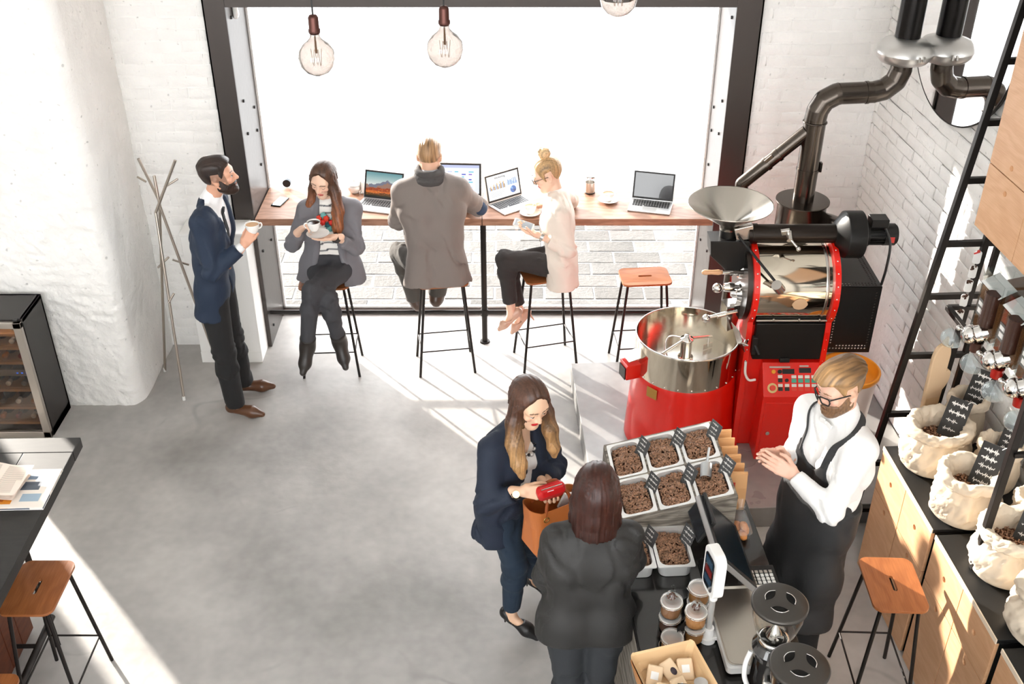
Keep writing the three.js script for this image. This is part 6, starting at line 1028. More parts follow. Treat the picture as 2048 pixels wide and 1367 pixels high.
    if (c.stripes) { const G = g.geometry, p = G.attributes.position, dark = col(0x3a3d44), lite = col(c.color), cc = new Float32Array(p.count * 3); for (let i = 0; i < p.count; i++) { const l = loc(p.getX(i) + B[0], p.getY(i) + B[1], p.getZ(i) + B[2]), s = ((l[1] + 0.01 * Math.sin(l[0] * 18)) / c.stripes % 1 + 1) % 1, q = s < 0.2 ? dark : lite; cc[i * 3] = q.r; cc[i * 3 + 1] = q.g; cc[i * 3 + 2] = q.b; } G.setAttribute('color', new THREE.BufferAttribute(cc, 3)); g.material = std({ color: 0xffffff, vertexColors: true, roughness: 0.8 }); } }
  if (S.jacket) { const c = S.jacket, g = c.g ?? 0.014, f0 = U(0.035, torso(g, { hem: c.hem, flare: c.flare }), yoke(g * 0.9), arm('R', g * 0.9, c.sleeves ?? 0.86), arm('L', g * 0.9, c.sleeves ?? 0.86)), nk = cone(vadd(J.neck, Up, -0.05), vadd(J.neck, Up, 0.16), 0.050 * k + 0.004, 0.068 * k);
    const f = (x, y, z) => { const l = loc(x, y, z); let d = smax(f0(x, y, z), -(l[1] - c.hem + (c.tail ? c.tail * smooth(0, -0.1, l[2]) * -1 : 0)), 0.008); d = smax(d, -nk(x, y, z), 0.012);
      if (c.open && l[2] > -0.01) { const w = c.open(l[1]), e = Math.abs(l[0] - (c.shift || 0)) - w; if (e > 0 && e < 0.045 && l[1] > c.button) d -= 0.005 * smooth(0, 0.01, e) * smooth(0.045, 0.038, e); d = smax(d, -Math.max(e, -l[2] - 0.01), 0.006); } return d; };
    out.jacketField = f; out.garment('jacket', f, c.mat || cloth(c.color, 0.75), 0.009, [J.neck, J.shR, J.shL, J.elR, J.elL, J.wrR, J.wrL, wor(0, c.hem, 0), wor(0.1, c.hem, 0), wor(-0.1, c.hem, 0)], 0.16, c.amp || 0.0045, 10); }
  // ---- shoes
  for (const s of ['R', 'L']) { const a = J['an' + s], tv = S['toe' + s], t = vadd(a, tv), sc = S.shoe; if (!sc) continue; const dir = vn(tv), dn = S.soleDown ? vn(S.soleDown[s]) : [0, -1, 0], side = vn(vx(dir, dn)), heel = vadd(vadd(a, dir, -0.035), dn, sc.heelDrop ?? 0.045), ballp = vlerp(heel, t, 0.68);
    const fs = [cone(heel, ballp, 0.034 * k, 0.040 * k), cone(ballp, t, 0.040 * k, (sc.toe || 0.026) * k)]; if (sc.shaft) fs.push(cone(a, ballp, 0.048, 0.040), cutCone(vadd(a, dn, 0.02), vadd(a, vn(vsub(J['kn' + s], a)), sc.shaft), 0.052, 0.053), cutCone(vadd(heel, dn, -0.02), vadd(a, vn(vsub(J['kn' + s], a)), sc.shaft), 0.042 * k, 0.050 * k));
    else fs.push(cone(heel, vadd(a, dn, 0.025), 0.034 * k, 0.034 * k));
    const u = U(0.025, ...fs), pl = vadd(t, dn, sc.sole ?? 0.022), fl = (x, y, z) => { const q = [x - pl[0], y - pl[1], z - pl[2]]; let d = u(x, y, z); const up = -vd(q, dn); d = smax(d, -up, 0.004); if (sc.low) { const opn = ell(vadd(vlerp(a, t, 0.22), dn, -0.012), [0.045, 0.05, 0.045]); d = smax(d, -opn(x, y, z), 0.006); } return d; };
    const [l2, h2] = boundsOf([heel, t, a, vadd(a, vn(vsub(J['kn' + s], a)), sc.shaft || 0)], 0.07); const sm = put('shoe', nets(fl, l2, h2, 0.0055), std({ color: sc.color, roughness: sc.rough ?? 0.35 }));
    if (sc.stiletto) { const hp = vadd(vadd(heel, dir, -0.008), dn, 0.012); put('heel', bar(hp, vadd(hp, sc.stilettoDir ? sc.stilettoDir[s] : dn, sc.stiletto), 0.012, 10, 0.004), sm.material, sm).geometry; } else if (sc.block) { const hp = vadd(vadd(heel, dir, 0.002), dn, 0.005); put('heel', flat(hp, vadd(hp, dn, sc.block), 0.05 * k, 0.045 * k, side), std({ color: 0x1d1815, roughness: 0.6 }), sm); } }
  return out;
}
// ---- hair and beard: the hair's thickness runs out to nothing at the hairline
const hairline = (l, o) => { const z = l[2], ax = Math.abs(l[0]); let y = z > 0.02 ? lerp(o.side ?? 0.0, (o.line ?? 0.066) - ax * (o.temple ?? 0.15), smooth(0.022, 0.058, z)) : 0.012; if (z < -0.03) y = lerp(0.012, o.nape ?? -0.055, smooth(-0.03, -0.058, z)); if (ax > 0.055 && z > -0.04 && z < 0.014) y = Math.max(y, 0.034); return y; };
function strands(p, f, lo, hi, cell, base, tip, mode) {
  const c0 = col(base), c1 = col(tip || base), g = nets(f, lo, hi, cell);
  paint(g, (x, y, z) => { const l = p.hl(x, y, z), q = p.yl(x, y, z), a = Math.atan2(q[0], q[2] + 0.01), t = mode ? smooth(-0.06, 0.06, l[2]) : smooth(-0.02, -0.26, q[1]); const s = mode ? 0.55 + 1.0 * (0.5 + nz(l[0] * 170, l[1] * 16, l[2] * 14) * 0.8 + nz(l[0] * 70, l[1] * 9, 3.1) * 0.5) : 0.55 + 1.0 * (0.5 + (l[1] > 0.06 ? nz(l[0] * 110, l[1] * 8, l[2] * 8) : nz(a * 30 + q[1] * 3, q[1] * 3, 4.4)) * 0.75 + nz(a * 70, q[1] * 4, 1.1) * 0.5); return mixc(c0, c1, t).multiplyScalar(s); });
  return p.put('hair', g, hairMat);
}
function shortHair(p, o) {
  const f = (x, y, z) => { const l = p.hl(x, y, z); if (l[1] < -0.09) return 0.05; const d = p.headF(x, y, z); if (d > 0.07 || d < -0.03) return d; const above = l[1] - hairline(l, o), top = smooth(0.045, 0.095, l[1]);
    let t = lerp(o.sides ?? 0.004, o.top ?? 0.014, top); if (o.quiff) t += o.quiff * smooth(-0.02, 0.06, l[2]) * smooth(0.065, 0.10, l[1]) * smooth(0.075, 0.03, Math.abs(l[0])) + 0.010 * smooth(-0.03, -0.09, l[2]) * smooth(0.0, 0.06, l[1]);
    t += (0.0035 * nz(l[0] * 70, l[1] * 8, l[2] * 9) + 0.002 * nz(l[0] * 140, l[1] * 14, l[2] * 12)) * (0.3 + top); return d - (t * smooth(-0.004, o.soft ?? 0.030, above) - 0.003 * smooth(0.012, -0.004, above)); };
  const c = p.hw(0, 0.03, -0.01); return strands(p, f, vadd(c, [-0.16, -0.15, -0.16]), vadd(c, [0.16, 0.17, 0.16]), 0.0042, o.color, o.tip, 1);
}
function longHair(p, o) {
  const vol = o.locks.length ? U(0.03, ...o.locks.map((q) => { const fs = []; for (let i = 0; i < q.length - 1; i++) fs.push(cone(q[i].slice(0, 3), q[i + 1].slice(0, 3), q[i][3], q[i + 1][3])); return U(0.02, ...fs); })) : () => 1, face = ell([o.faceShift || 0, -0.045, 0.105], [o.faceW || 0.062, o.faceH || 0.124, 0.09]);
  const f = (x, y, z) => { const l = p.hl(x, y, z), q = p.yl(x, y, z), hd = p.headF(x, y, z), above = l[1] - hairline(l, { line: 0.098, side: -0.03, temple: 0.75, nape: -0.08 });
    let d = hd - (lerp(0.013, 0.007, smooth(0.02, 0.07, l[2])) * smooth(-0.004, 0.03, above) - 0.004 * smooth(0.012, -0.004, above)); if (l[1] < -0.1) d = 0.2; let e = vol(q[0], q[1], q[2]); e = smax(e, -face(l[0], l[1], l[2]), 0.012); if (o.cutY) e = Math.max(e, o.cutY - q[1]);
    const h = Math.max(0.035 - Math.abs(d - e), 0) / 0.035; d = Math.min(d, e) - h * h * 0.00875; if (d > 0.03 || d < -0.03) return d; const a = Math.atan2(q[0], q[2] + 0.01); d += (o.amp || 0.0045) * (nz(a * 22 + q[1] * 3, q[1] * 4, 2.2) + 0.6 * nz(a * 48, q[1] * 5, 7.7)) * smooth(0.12, 0.05, l[1]) + 0.003 * (nz(l[0] * 85, l[1] * 6, l[2] * 7) + 0.5 * nz(l[0] * 170, l[1] * 8, l[2] * 9)) * smooth(0.04, 0.10, l[1]); if (o.part && l[1] > 0.07) d += 0.006 * smooth(0.006, 0, Math.abs(l[0] - (o.partX || 0))) * smooth(-0.03, 0.0, l[2]); return d; };
  const b = p.hw(0, -0.10, -0.01), r = o.reach || [0.2, 0.32, 0.2]; return strands(p, f, vadd(b, r, -1), vadd(b, [r[0], 0.28, r[2]]), 0.0052, o.color, o.tip);
}
function beard(p, c, thick = 0.006) {
  const f = (x, y, z) => { const l = p.hl(x, y, z), d = p.headF(x, y, z); if (d > 0.04 || d < -0.03) return d; const topL = l[2] > 0.055 ? -0.038 : lerp(0.004, -0.044, smooth(0.0, 0.055, l[2])), lip = hypot3(l[0] / 1.9, l[1] + 0.0595, (l[2] - 0.09) / 2);
    const m = smooth(-0.003, 0.012, topL - l[1]) * smooth(-0.012, 0.004, l[2] + (l[1] < -0.05 ? 0.012 : 0)) * smooth(-0.135, -0.11, l[1]) * smooth(0.008, 0.0125, lip) * smooth(0.0735, 0.066, Math.abs(l[0])); return d - ((thick + 0.0025 * nz(x * 150, y * 80, z * 150)) * m - 0.004 * smooth(0.5, 0, m)); };
  const b = p.hw(0, -0.06, 0.04), g = nets(f, vadd(b, [-0.12, -0.11, -0.12]), vadd(b, [0.12, 0.11, 0.12]), 0.0038), c0 = col(c); paint(g, (x, y, z) => c0.clone().multiplyScalar(0.72 + 0.6 * (0.5 + nz(x * 170, y * 70, z * 170)))); p.put('beard', g, hairMat);
}
function glasses(p, rim, r) {
  const pts = (s) => [[0.008, 0.018], [0.05, 0.02], [0.054, 0.0], [0.046, -0.018], [0.016, -0.018], [0.008, 0.0]].map(([a, b]) => p.hw(s * a, b, 0.108 - a * a * 6)); const gs = [];
  for (const s of [-1, 1]) { const c = new THREE.CatmullRomCurve3(pts(s).map((q) => V(...q)), true, 'catmullrom', 0.15); gs.push(new THREE.TubeGeometry(c, 40, r, 6, true)); gs.push(bar(p.hw(s * 0.053, 0.014, 0.092), p.hw(s * 0.081, 0.010, -0.005), r * 0.9, 6)); }
  gs.push(bar(p.hw(-0.009, 0.008, 0.108), p.hw(0.009, 0.008, 0.108), r, 6)); const g = mergeGeometries(gs.map((q) => { const t = q.index ? q.toNonIndexed() : q; return t; })); p.put('glasses', g, rim);
}
// ---------------------------------------------------------------- 1: standing man in the navy blazer, holding a cup
{
  const J = { head: [-1.785, 1.695, -6.08], neck: [-1.868, 1.515, -6.09], shR: [-1.885, 1.46, -5.91], shL: [-1.885, 1.46, -6.27], elR: [-1.855, 1.155, -5.85], wrR: [-1.655, 1.30, -5.94], elL: [-1.99, 1.17, -6.35], wrL: [-1.945, 0.96, -6.27], pel: [-1.935, 0.93, -6.10], hipR: [-1.93, 0.90, -6.01], hipL: [-1.93, 0.90, -6.19], knR: [-1.905, 0.49, -5.98], anR: [-1.88, 0.09, -5.95], knL: [-1.90, 0.49, -6.19], anL: [-1.875, 0.09, -6.22] };
  const hand = { w: J.wrR, f: [0.62, 0.78, -0.1], n: [0.15, 0.1, -1], right: true, curl: [0.75, 0.8, 0.9, 1.0], thumb: [0.75, 0.3, 0.55] };
  const p = makePerson('bearded man in navy blazer standing at the steel column with a coffee cup', { j: J, base: [-1.89, 0, -6.1], male: true, face: [1, 0.10, -0.12], skin: 0xdda78b, hair: 0x2a1d18, fade: 0.55, lids: 0.35, gaze: [0, 0.05, 1],
    hands: [hand, { w: J.wrL, f: [0.1, -0.98, 0.1], n: [0, 0, 1], right: false, curl: 0.35 }], toeR: [0.185, -0.055, 0.045], toeL: [0.19, -0.055, -0.02], trousers: { color: 0x1c1c1d, g: 0.012, len: 1.03 }, ankleR: 0.05,
    shirt: { color: 0xf3f3f4, sleeves: 0.95, collar: 0.42 }, jacket: { color: 0x1b2a40, hem: -0.17, g: 0.010, flare: 0.0, sleeves: 0.80, button: 0.15, open: (y) => (y > 0.16 ? 0.004 + (y - 0.16) * 0.24 : (0.1 - y) * 0.3) }, shoe: { color: 0x5b3a26, sole: 0.030, rough: 0.28, toe: 0.022 } });
  shortHair(p, { color: 0x2a1d18, sides: 0.004, top: 0.016, quiff: 0.006 }); beard(p, 0x2a1a13, 0.006);
  const tp = [0.0, 0.045, 0.1, 0.16, 0.22, 0.28, 0.34].map((d) => p.push(p.wor(0, p.TL - 0.015 - d, 0.1), 0.006)), tieG = merge(tp.slice(0, -1).map((a, i) => flat(a, tp[i + 1], [0.03, 0.036, 0.045, 0.052, 0.058, 0.062][i], i ? 0.008 : 0.02, p.Fw))); p.put('necktie', tieG, cloth(0x191a1e));
  const cuff = vlerp(J.elR, J.wrR, 0.72); for (let q = 0; q < 3; q++) p.put('cuff_button', sph(0.007, ...vadd(vlerp(J.elR, J.wrR, 0.60 + q * 0.06), [0.010, -0.026, 0.034]), 10), std({ color: 0x9a5a34, roughness: 0.4 }));
  p.put('jacket_button', sph(0.010, ...p.push(p.wor(0.03, 0.15, 0.150), 0.001, p.jacketField), 12), std({ color: 0x9a5a34, roughness: 0.4 }));
  cupAt('white cup of milky coffee in the standing man\u2019s hand', [-1.598, 1.365, -5.972], 0.6, coffeeMat, 'coffee cups');
}
// ---------------------------------------------------------------- 2: seated woman with cup and saucer
{
  const J = { head: [-1.237, 1.475, -6.53], neck: [-1.222, 1.29, -6.585], shR: [-1.378, 1.245, -6.57], shL: [-1.066, 1.245, -6.585], elR: [-1.475, 1.035, -6.47], wrR: [-1.385, 1.205, -6.34], elL: [-1.045, 1.00, -6.47], wrL: [-1.165, 1.155, -6.33], pel: [-1.25, 0.82, -6.56], hipR: [-1.335, 0.81, -6.55], hipL: [-1.165, 0.81, -6.55], knR: [-1.215, 0.79, -6.16], anR: [-1.185, 0.395, -6.25], knL: [-1.31, 0.87, -6.12], anL: [-1.385, 0.43, -6.13] };
  const p = makePerson('long-haired seated woman in grey blazer with flower necklace lifting a cup', { j: J, base: [-1.27, 0, -6.5], male: false, face: [-0.28, -0.38, 0.88], headUp: [0.08, 1, 0.1], skin: 0xecc4aa, hair: 0x4a2f20, brow: 0x4a3020, lids: -0.15, lip: 0xd0685f,
    hands: [{ w: J.wrR, f: [0.62, 0.62, 0.35], n: [0.6, -0.55, 0.2], right: true, curl: [0.75, 0.85, 0.95, 1.0], scale: 0.92, thumb: [0.8, 0.3, 0.5] }, { w: J.wrL, f: [-0.9, 0.14, 0.36], n: [0.05, 1, 0.1], right: false, curl: 0.14, scale: 0.92, thumb: [0.5, 0.7, 0.25] }],
    toeR: [0.04, -0.154, 0.084], toeL: [-0.03, -0.154, 0.084], soleDown: { R: [0, -0.7, -0.71], L: [0, -0.7, -0.71] }, trousers: { color: 0x3d3d41, g: 0.006, len: 0.985, amp: 0.0035 }, ankleR: 0.042,
    shirt: { color: 0xf2efe9, stripes: 0.052, hem: -0.03, collar: 0.1 }, jacket: { color: 0x77757a, hem: -0.10, g: 0.008, flare: 0.03, sleeves: 0.66, button: 0.05, open: (y) => 0.062 + Math.max(0, 0.18 - y) * 0.16 }, shoe: { color: 0x2b2623, sole: 0.026, shaft: 0.075, rough: 0.4, block: 0.035, heelDrop: 0.05 } });
  longHair(p, { color: 0x4a2f20, tip: 0x8a5230, reach: [0.26, 0.42, 0.26], part: true, faceShift: 0.0, locks: [[[-0.060, 0.02, 0.0, 0.034], [-0.088, -0.09, 0.01, 0.034], [-0.112, -0.20, 0.045, 0.040], [-0.118, -0.30, 0.085, 0.036], [-0.112, -0.39, 0.105, 0.016]], [[0.060, 0.02, 0.0, 0.032], [0.085, -0.08, 0.0, 0.030], [0.105, -0.18, 0.02, 0.028], [0.135, -0.27, 0.06, 0.018]], [[0, 0.0, -0.06, 0.06], [0, -0.12, -0.085, 0.06], [0, -0.26, -0.10, 0.05]]] });
  const fl = [[0xe8432a, 0], [0xd42f24, 1], [0x73b9b6, 2], [0x1f5a63, 3]], nk = [[-0.060, 0.050, 0.082, 0], [-0.035, 0.028, 0.100, 1], [-0.012, 0.055, 0.097, 0], [0, 0.012, 0.110, 3], [0.022, 0.030, 0.108, 1], [0.046, 0.030, 0.100, 0], [0.040, 0.060, 0.088, 2], [0.068, 0.048, 0.084, 2], [-0.03, 0.072, 0.085, 2], [0.012, -0.01, 0.118, 2]];
  nk.forEach(([a, b, c, q]) => { const g = sph(0.021, 0, 0, 0, 14), P = g.attributes.position; for (let i = 0; i < P.count; i++) { const x = P.getX(i), y = P.getY(i), z = P.getZ(i), s = 1 + 0.16 * Math.sin(Math.atan2(y, x) * 6); P.setXYZ(i, x * s, y * s, z * 0.7); } g.computeVertexNormals(); g.translate(...p.wor(-a, p.TL - 0.13 + b, c + 0.012)); p.put('necklace_flower', g, std({ color: fl[q][0], roughness: 0.7 })); });
  const wv = vlerp(J.elL, J.wrL, 0.93); p.put('wrist_watch', bar(vlerp(J.elL, J.wrL, 0.86), vlerp(J.elL, J.wrL, 0.99), 0.0315, 24), std({ color: 0x2a2725, roughness: 0.4 }));
  const sc = saucerAt('white saucer resting on the palm of the seated woman in grey', [-1.262, 1.188, -6.288]);
  cupAt('white coffee cup lifted above the saucer by the seated woman', [-1.282, 1.228, -6.285], 3.3, blackCoffee, 'coffee cups');
}
// ---------------------------------------------------------------- 3: seated man seen from behind
{
  const J = { head: [-0.55, 1.56, -6.72], neck: [-0.55, 1.425, -6.665], shL: [-0.735, 1.335, -6.65], shR: [-0.362, 1.345, -6.67], elL: [-0.785, 1.09, -6.72], wrL: [-0.64, 1.10, -6.93], elR: [-0.235, 1.155, -6.80], wrR: [-0.375, 1.11, -6.97], pel: [-0.52, 0.83, -6.55], hipL: [-0.61, 0.81, -6.57], hipR: [-0.43, 0.81, -6.57], knL: [-0.80, 0.76, -6.88], anL: [-0.705, 0.36, -6.89], knR: [-0.49, 0.76, -6.96], anR: [-0.56, 0.36, -6.95] };
  const p = makePerson('man in a grey-brown wool coat and scarf seen from behind at the bar', { j: J, base: [-0.52, 0, -6.6], male: true, face: [0.06, -0.30, -1], skin: 0xe3b498, hair: 0xa88560, fade: 0.5, gaze: [0, -0.2, 1],
    hands: [{ w: J.wrL, f: [0.45, -0.12, -0.8], n: [0, -1, 0.1], right: false, curl: 0.25 }, { w: J.wrR, f: [-0.6, -0.12, -0.5], n: [0, -1, 0], right: true, curl: 0.25 }], toeL: [-0.07, -0.035, -0.17], toeR: [0.02, -0.035, -0.18], trousers: { color: 0x4b4742, g: 0.014, len: 0.96 }, ankleR: 0.05,
    shirt: { color: 0xc9ccd4, hem: -0.12 }, jacket: { color: 0x7d736d, hem: -0.13, g: 0.014, flare: 0.02, sleeves: 0.9, amp: 0.006 }, shoe: { color: 0x4a382e, sole: 0.032, shaft: 0.05, rough: 0.28 } });
  shortHair(p, { color: 0x9a7855, tip: 0xb8966c, sides: 0.004, top: 0.013 });
  const sg = []; for (const [a, dy, t, r] of [[0.078, 0.0, 0.1, 0.030], [0.084, -0.032, -0.15, 0.032], [0.080, 0.03, 0.05, 0.024]]) { const g = torus(a, r, 48, 14); g.rotateX(PI / 2 + t); const P = g.attributes.position; for (let i = 0; i < P.count; i++) { const x = P.getX(i), y = P.getY(i), z = P.getZ(i), n = 0.014 * fbm(x * 22, y * 30, z * 22, 3); P.setXYZ(i, x * (1 + n * 6), y + n, z * 0.95 * (1 + n * 6)); } g.computeVertexNormals(); g.translate(J.neck[0], J.neck[1] + 0.025 + dy, J.neck[2] - 0.005); sg.push(g); }
  p.put('scarf', merge(sg), cloth(0x4d4a49)); const e = ell(vadd(J.elR, [0.014, 0.0, 0.022]), [0.05, 0.055, 0.05]); p.put('elbow_patch', nets((x, y, z) => Math.max(e(x, y, z), hypot3(x - J.elR[0], y - J.elR[1], z - J.elR[2]) - 0.0745), vadd(J.elR, [-0.1, -0.1, -0.1]), vadd(J.elR, [0.1, 0.1, 0.1]), 0.006), cloth(0x2f3f57));
}
// ---------------------------------------------------------------- 4: blonde woman with phone
{
  const J = { head: [0.232, 1.44, -6.70], neck: [0.305, 1.29, -6.68], shL: [0.325, 1.235, -6.52], shR: [0.335, 1.235, -6.84], elL: [0.38, 0.995, -6.45], wrL: [0.175, 1.095, -6.48], elR: [0.42, 1.115, -6.99], wrR: [0.255, 1.10, -6.945], pel: [0.35, 0.82, -6.64], hipL: [0.34, 0.81, -6.56], hipR: [0.34, 0.81, -6.72], knL: [-0.045, 0.865, -6.58], anL: [-0.005, 0.45, -6.56], knR: [-0.035, 0.775, -6.70], anR: [0.06, 0.375, -6.66] };
  const p = makePerson('blonde woman with a hair bun and cream blazer looking at her phone', { j: J, base: [0.25, 0, -6.62], male: false, face: [-0.86, -0.42, 0.10], skin: 0xf0c8ae, hair: 0xcfa468, brow: 0xa57c4c, lids: 0.0,
    hands: [{ w: J.wrL, f: [-0.84, 0.36, -0.18], n: [0.25, 0.9, 0.2], right: false, curl: 0.30, scale: 0.92, thumb: [0.8, 0.4, 0.5] }, { w: J.wrR, f: [-0.95, 0.04, 0.14], n: [0.1, -0.5, 0.85], right: true, curl: 0.55, scale: 0.92 }], toeL: [-0.085, -0.135, 0.015], toeR: [-0.06, -0.148, 0.015], soleDown: { L: [0.68, -0.73, 0], R: [0.80, -0.58, 0] }, trousers: { color: 0x312d2c, g: 0.008, len: 0.80 }, ankleR: 0.046,
    shirt: { color: 0xf4f2ee, hem: -0.04, collar: 0.12 }, jacket: { color: 0xe9dccf, hem: -0.14, g: 0.012, flare: 0.02, sleeves: 0.62, button: 0.02, open: (y) => 0.030 + Math.max(0, 0.12 - y) * 0.25 }, shoe: { color: 0xd3ab95, sole: 0.020, rough: 0.16, toe: 0.017, low: true, heelDrop: 0.04, stiletto: 0.075, stilettoDir: { L: [0.25, -0.97, 0.1], R: [0.55, -0.8, 0.1] } } });
  longHair(p, { color: 0xb8956a, tip: 0xdcc098, reach: [0.2, 0.2, 0.2], amp: 0.003, locks: [] });
  const bunC = p.hw(0, 0.145, -0.045), bun = U(0.02, ball(bunC, 0.036), ball(vadd(bunC, [0.018, 0.014, 0.01]), 0.026), ball(vadd(bunC, [-0.016, 0.016, -0.008]), 0.026)); strands(p, (x, y, z) => bun(x, y, z) + 0.006 * nz(x * 60, y * 90, z * 60), vadd(bunC, [-0.08, -0.08, -0.08]), vadd(bunC, [0.08, 0.08, 0.08]), 0.0045, 0xd2b186, 0xe6cda6).name = 'hair_bun';
  glasses(p, M.black, 0.0022); p.put('bracelet', bar(vlerp(J.elL, J.wrL, 0.84), vlerp(J.elL, J.wrL, 0.93), 0.031, 24), M.steel);
  const ph = thing('smartphone', 'white smartphone held by the blonde woman', 'phone', [0.078, 1.160, -6.507], 0); ph.rotation.set(0.25, 1.35, 0.35, 'YXZ'); part(ph, 'case', [box(0.068, 0.008, 0.138, 0, 0, 0, 0.003, 2)], M.white); part(ph, 'display_glass', [box(0.061, 0.001, 0.118, 0, 0.0045, 0, 0)], phys({ color: 0xb9c4cc, roughness: 0.06, clearcoat: 1 }));
}
// ---------------------------------------------------------------- 5: woman in navy blazer with wallet and handbag
{
  const J = { head: [0.078, 1.535, -3.93], neck: [0.022, 1.355, -3.985], shR: [-0.098, 1.305, -3.875], shL: [0.135, 1.305, -4.10], elR: [-0.118, 1.065, -3.79], wrR: [0.045, 1.175, -3.745], elL: [0.205, 1.10, -4.02], wrL: [0.150, 1.135, -3.825], pel: [0.0, 0.90, -4.06], hipR: [-0.062, 0.88, -4.0], hipL: [0.058, 0.88, -4.12], knR: [0.015, 0.50, -3.97], anR: [-0.005, 0.135, -4.005], knL: [0.105, 0.50, -4.14], anL: [0.115, 0.135, -4.27] };
  const p = makePerson('woman in navy blazer with long ombre hair opening a red wallet', { j: J, base: [0.05, 0, -4.1], male: false, face: [0.50, -0.36, 0.80], skin: 0xe9bf9f, hair: 0x4a3022, brow: 0x4a2f20, lids: 0.30, gaze: [-0.25, -0.2, 1], lip: 0xc8202a, iris: 0x4f4a3a,
    hands: [{ w: J.wrR, f: [0.92, 0.12, 0.25], n: [0.30, -0.35, -0.9], right: true, curl: [0.42, 0.46, 0.5, 0.55], scale: 0.92, thumb: [0.85, 0.2, 0.5] }, { w: J.wrL, f: [0.28, -0.06, 0.92], n: [-0.25, 0.95, 0.1], right: false, curl: [0.45, 0.5, 0.55, 0.6], scale: 0.92, thumb: [0.7, 0.5, 0.4] }], toeR: [0.135, -0.105, 0.075], toeL: [0.14, -0.105, 0.06], trousers: { color: 0x1d2d3e, g: 0.006, len: 0.86, amp: 0.0035 }, ankleR: 0.044,
    shirt: { color: 0xf2eeea, hem: -0.05, collar: 0.02, vneck: 0.14 }, jacket: { color: 0x1a2436, hem: -0.21, g: 0.010, flare: 0.015, sleeves: 0.74, button: 0.1, open: (y) => 0.040 + Math.max(0, 0.1 - y) * 0.06, amp: 0.0055 }, shoe: { color: 0x151314, sole: 0.022, rough: 0.4, toe: 0.020, low: true, heelDrop: 0.030, stiletto: 0.068 } });
  longHair(p, { color: 0x4a2f22, tip: 0xa98256, reach: [0.26, 0.36, 0.26], part: true, partX: 0.012, locks: [[[0.062, 0.02, -0.005, 0.034], [0.088, -0.08, 0.0, 0.036], [0.100, -0.18, 0.03, 0.042], [0.095, -0.28, 0.065, 0.036], [0.088, -0.34, 0.080, 0.020]], [[-0.062, 0.02, -0.005, 0.034], [-0.086, -0.08, 0.01, 0.034], [-0.095, -0.17, 0.035, 0.036], [-0.100, -0.26, 0.062, 0.028], [-0.10, -0.30, 0.070, 0.016]], [[0, 0.0, -0.06, 0.058], [0.0, -0.12, -0.075, 0.058], [0.01, -0.22, -0.075, 0.045]]] });
  p.put('wrist_watch', bar(vlerp(J.elR, J.wrR, 0.80), vlerp(J.elR, J.wrR, 0.92), 0.0305, 24), std({ color: 0x1d1a18, roughness: 0.5 })); { const d = xf(cyl(0.017, 0.017, 0.008, 0, 0, 0, 24), [0, 0, 0], [PI / 2 - 0.5, 0, 0]); d.translate(...vadd(vlerp(J.elR, J.wrR, 0.86), [-0.004, 0.018, 0.028])); p.put('watch_face', d, std({ color: 0xd9b27c, roughness: 0.25, metalness: 0.8 })); }
  for (let q = 0; q < 9; q++) { const a = (q - 4) / 4, c = p.wor(-a * 0.055, p.TL - 0.045 - 0.05 * (1 - a * a), 0.070 + 0.035 * (1 - a * a)); p.put('necklace_bead', sph(q === 4 ? 0.013 : 0.008, ...c, 12), std({ color: q % 2 ? 0x2e2c2b : 0xd8d4cf, roughness: 0.2, metalness: 0.4 })); }
  const w = thing('red_wallet', 'red leather wallet held open by the woman in the navy blazer', 'wallet', [0.172, 1.205, -3.715], 0.3); w.rotation.set(0.5, 0.4, 0.1, 'YXZ');
  { const g = loft([[0.10, 0.03, 0.012, -0.03], [0.13, 0.065, 0.025, -0.01], [0.135, 0.06, 0.025, 0.02], [0.11, 0.025, 0.01, 0.042], [0.001, 0.001, 0.0004, 0.043]], 6), P = g.attributes.position; for (let i = 0; i < P.count; i++) P.setXYZ(i, P.getX(i) + 0.006 * fbm(P.getY(i) * 40, P.getZ(i) * 40, 2, 2), P.getY(i), P.getZ(i) + 0.006 * fbm(P.getX(i) * 40, P.getY(i) * 40, 5, 2)); g.computeVertexNormals(); part(w, 'pouch', [g], std({ color: 0xcf1a1e, roughness: 0.4 })); part(w, 'white_tag', [box(0.03, 0.002, 0.02, -0.01, 0.04, 0.006, 0)], M.white); part(w, 'clasp', [bar([-0.05, 0.043, 0], [0.05, 0.043, 0], 0.003, 8)], M.steel); }
  const bagPos = [0.185, 0.80, -3.80], b = thing('leather_handbag', 'open orange-brown leather handbag hanging between the two women', 'handbag', bagPos, 0.5), leather = std({ color: 0xc6733a, roughness: 0.42, side: THREE.DoubleSide }), strap = std({ color: 0xa8552a, roughness: 0.45 });
  { const g = loft([[0.001, 0.001, 0.0004, 0.002], [0.20, 0.12, 0.02, 0], [0.25, 0.16, 0.03, 0.05], [0.26, 0.15, 0.05, 0.18], [0.27, 0.13, 0.05, 0.26], [0.262, 0.122, 0.048, 0.26], [0.25, 0.14, 0.05, 0.18], [0.22, 0.13, 0.03, 0.02]], 8), P = g.attributes.position; for (let i = 0; i < P.count; i++) { const y = P.getY(i); P.setXYZ(i, P.getX(i) * (1 + 0.03 * Math.sin(y * 30)), y + 0.03 * Math.abs(P.getX(i) / 0.13) * smooth(0.15, 0.26, y), P.getZ(i) + 0.012 * fbm(P.getX(i) * 12, y * 12, 3, 2)); } g.computeVertexNormals(); part(b, 'body', [g], leather); }
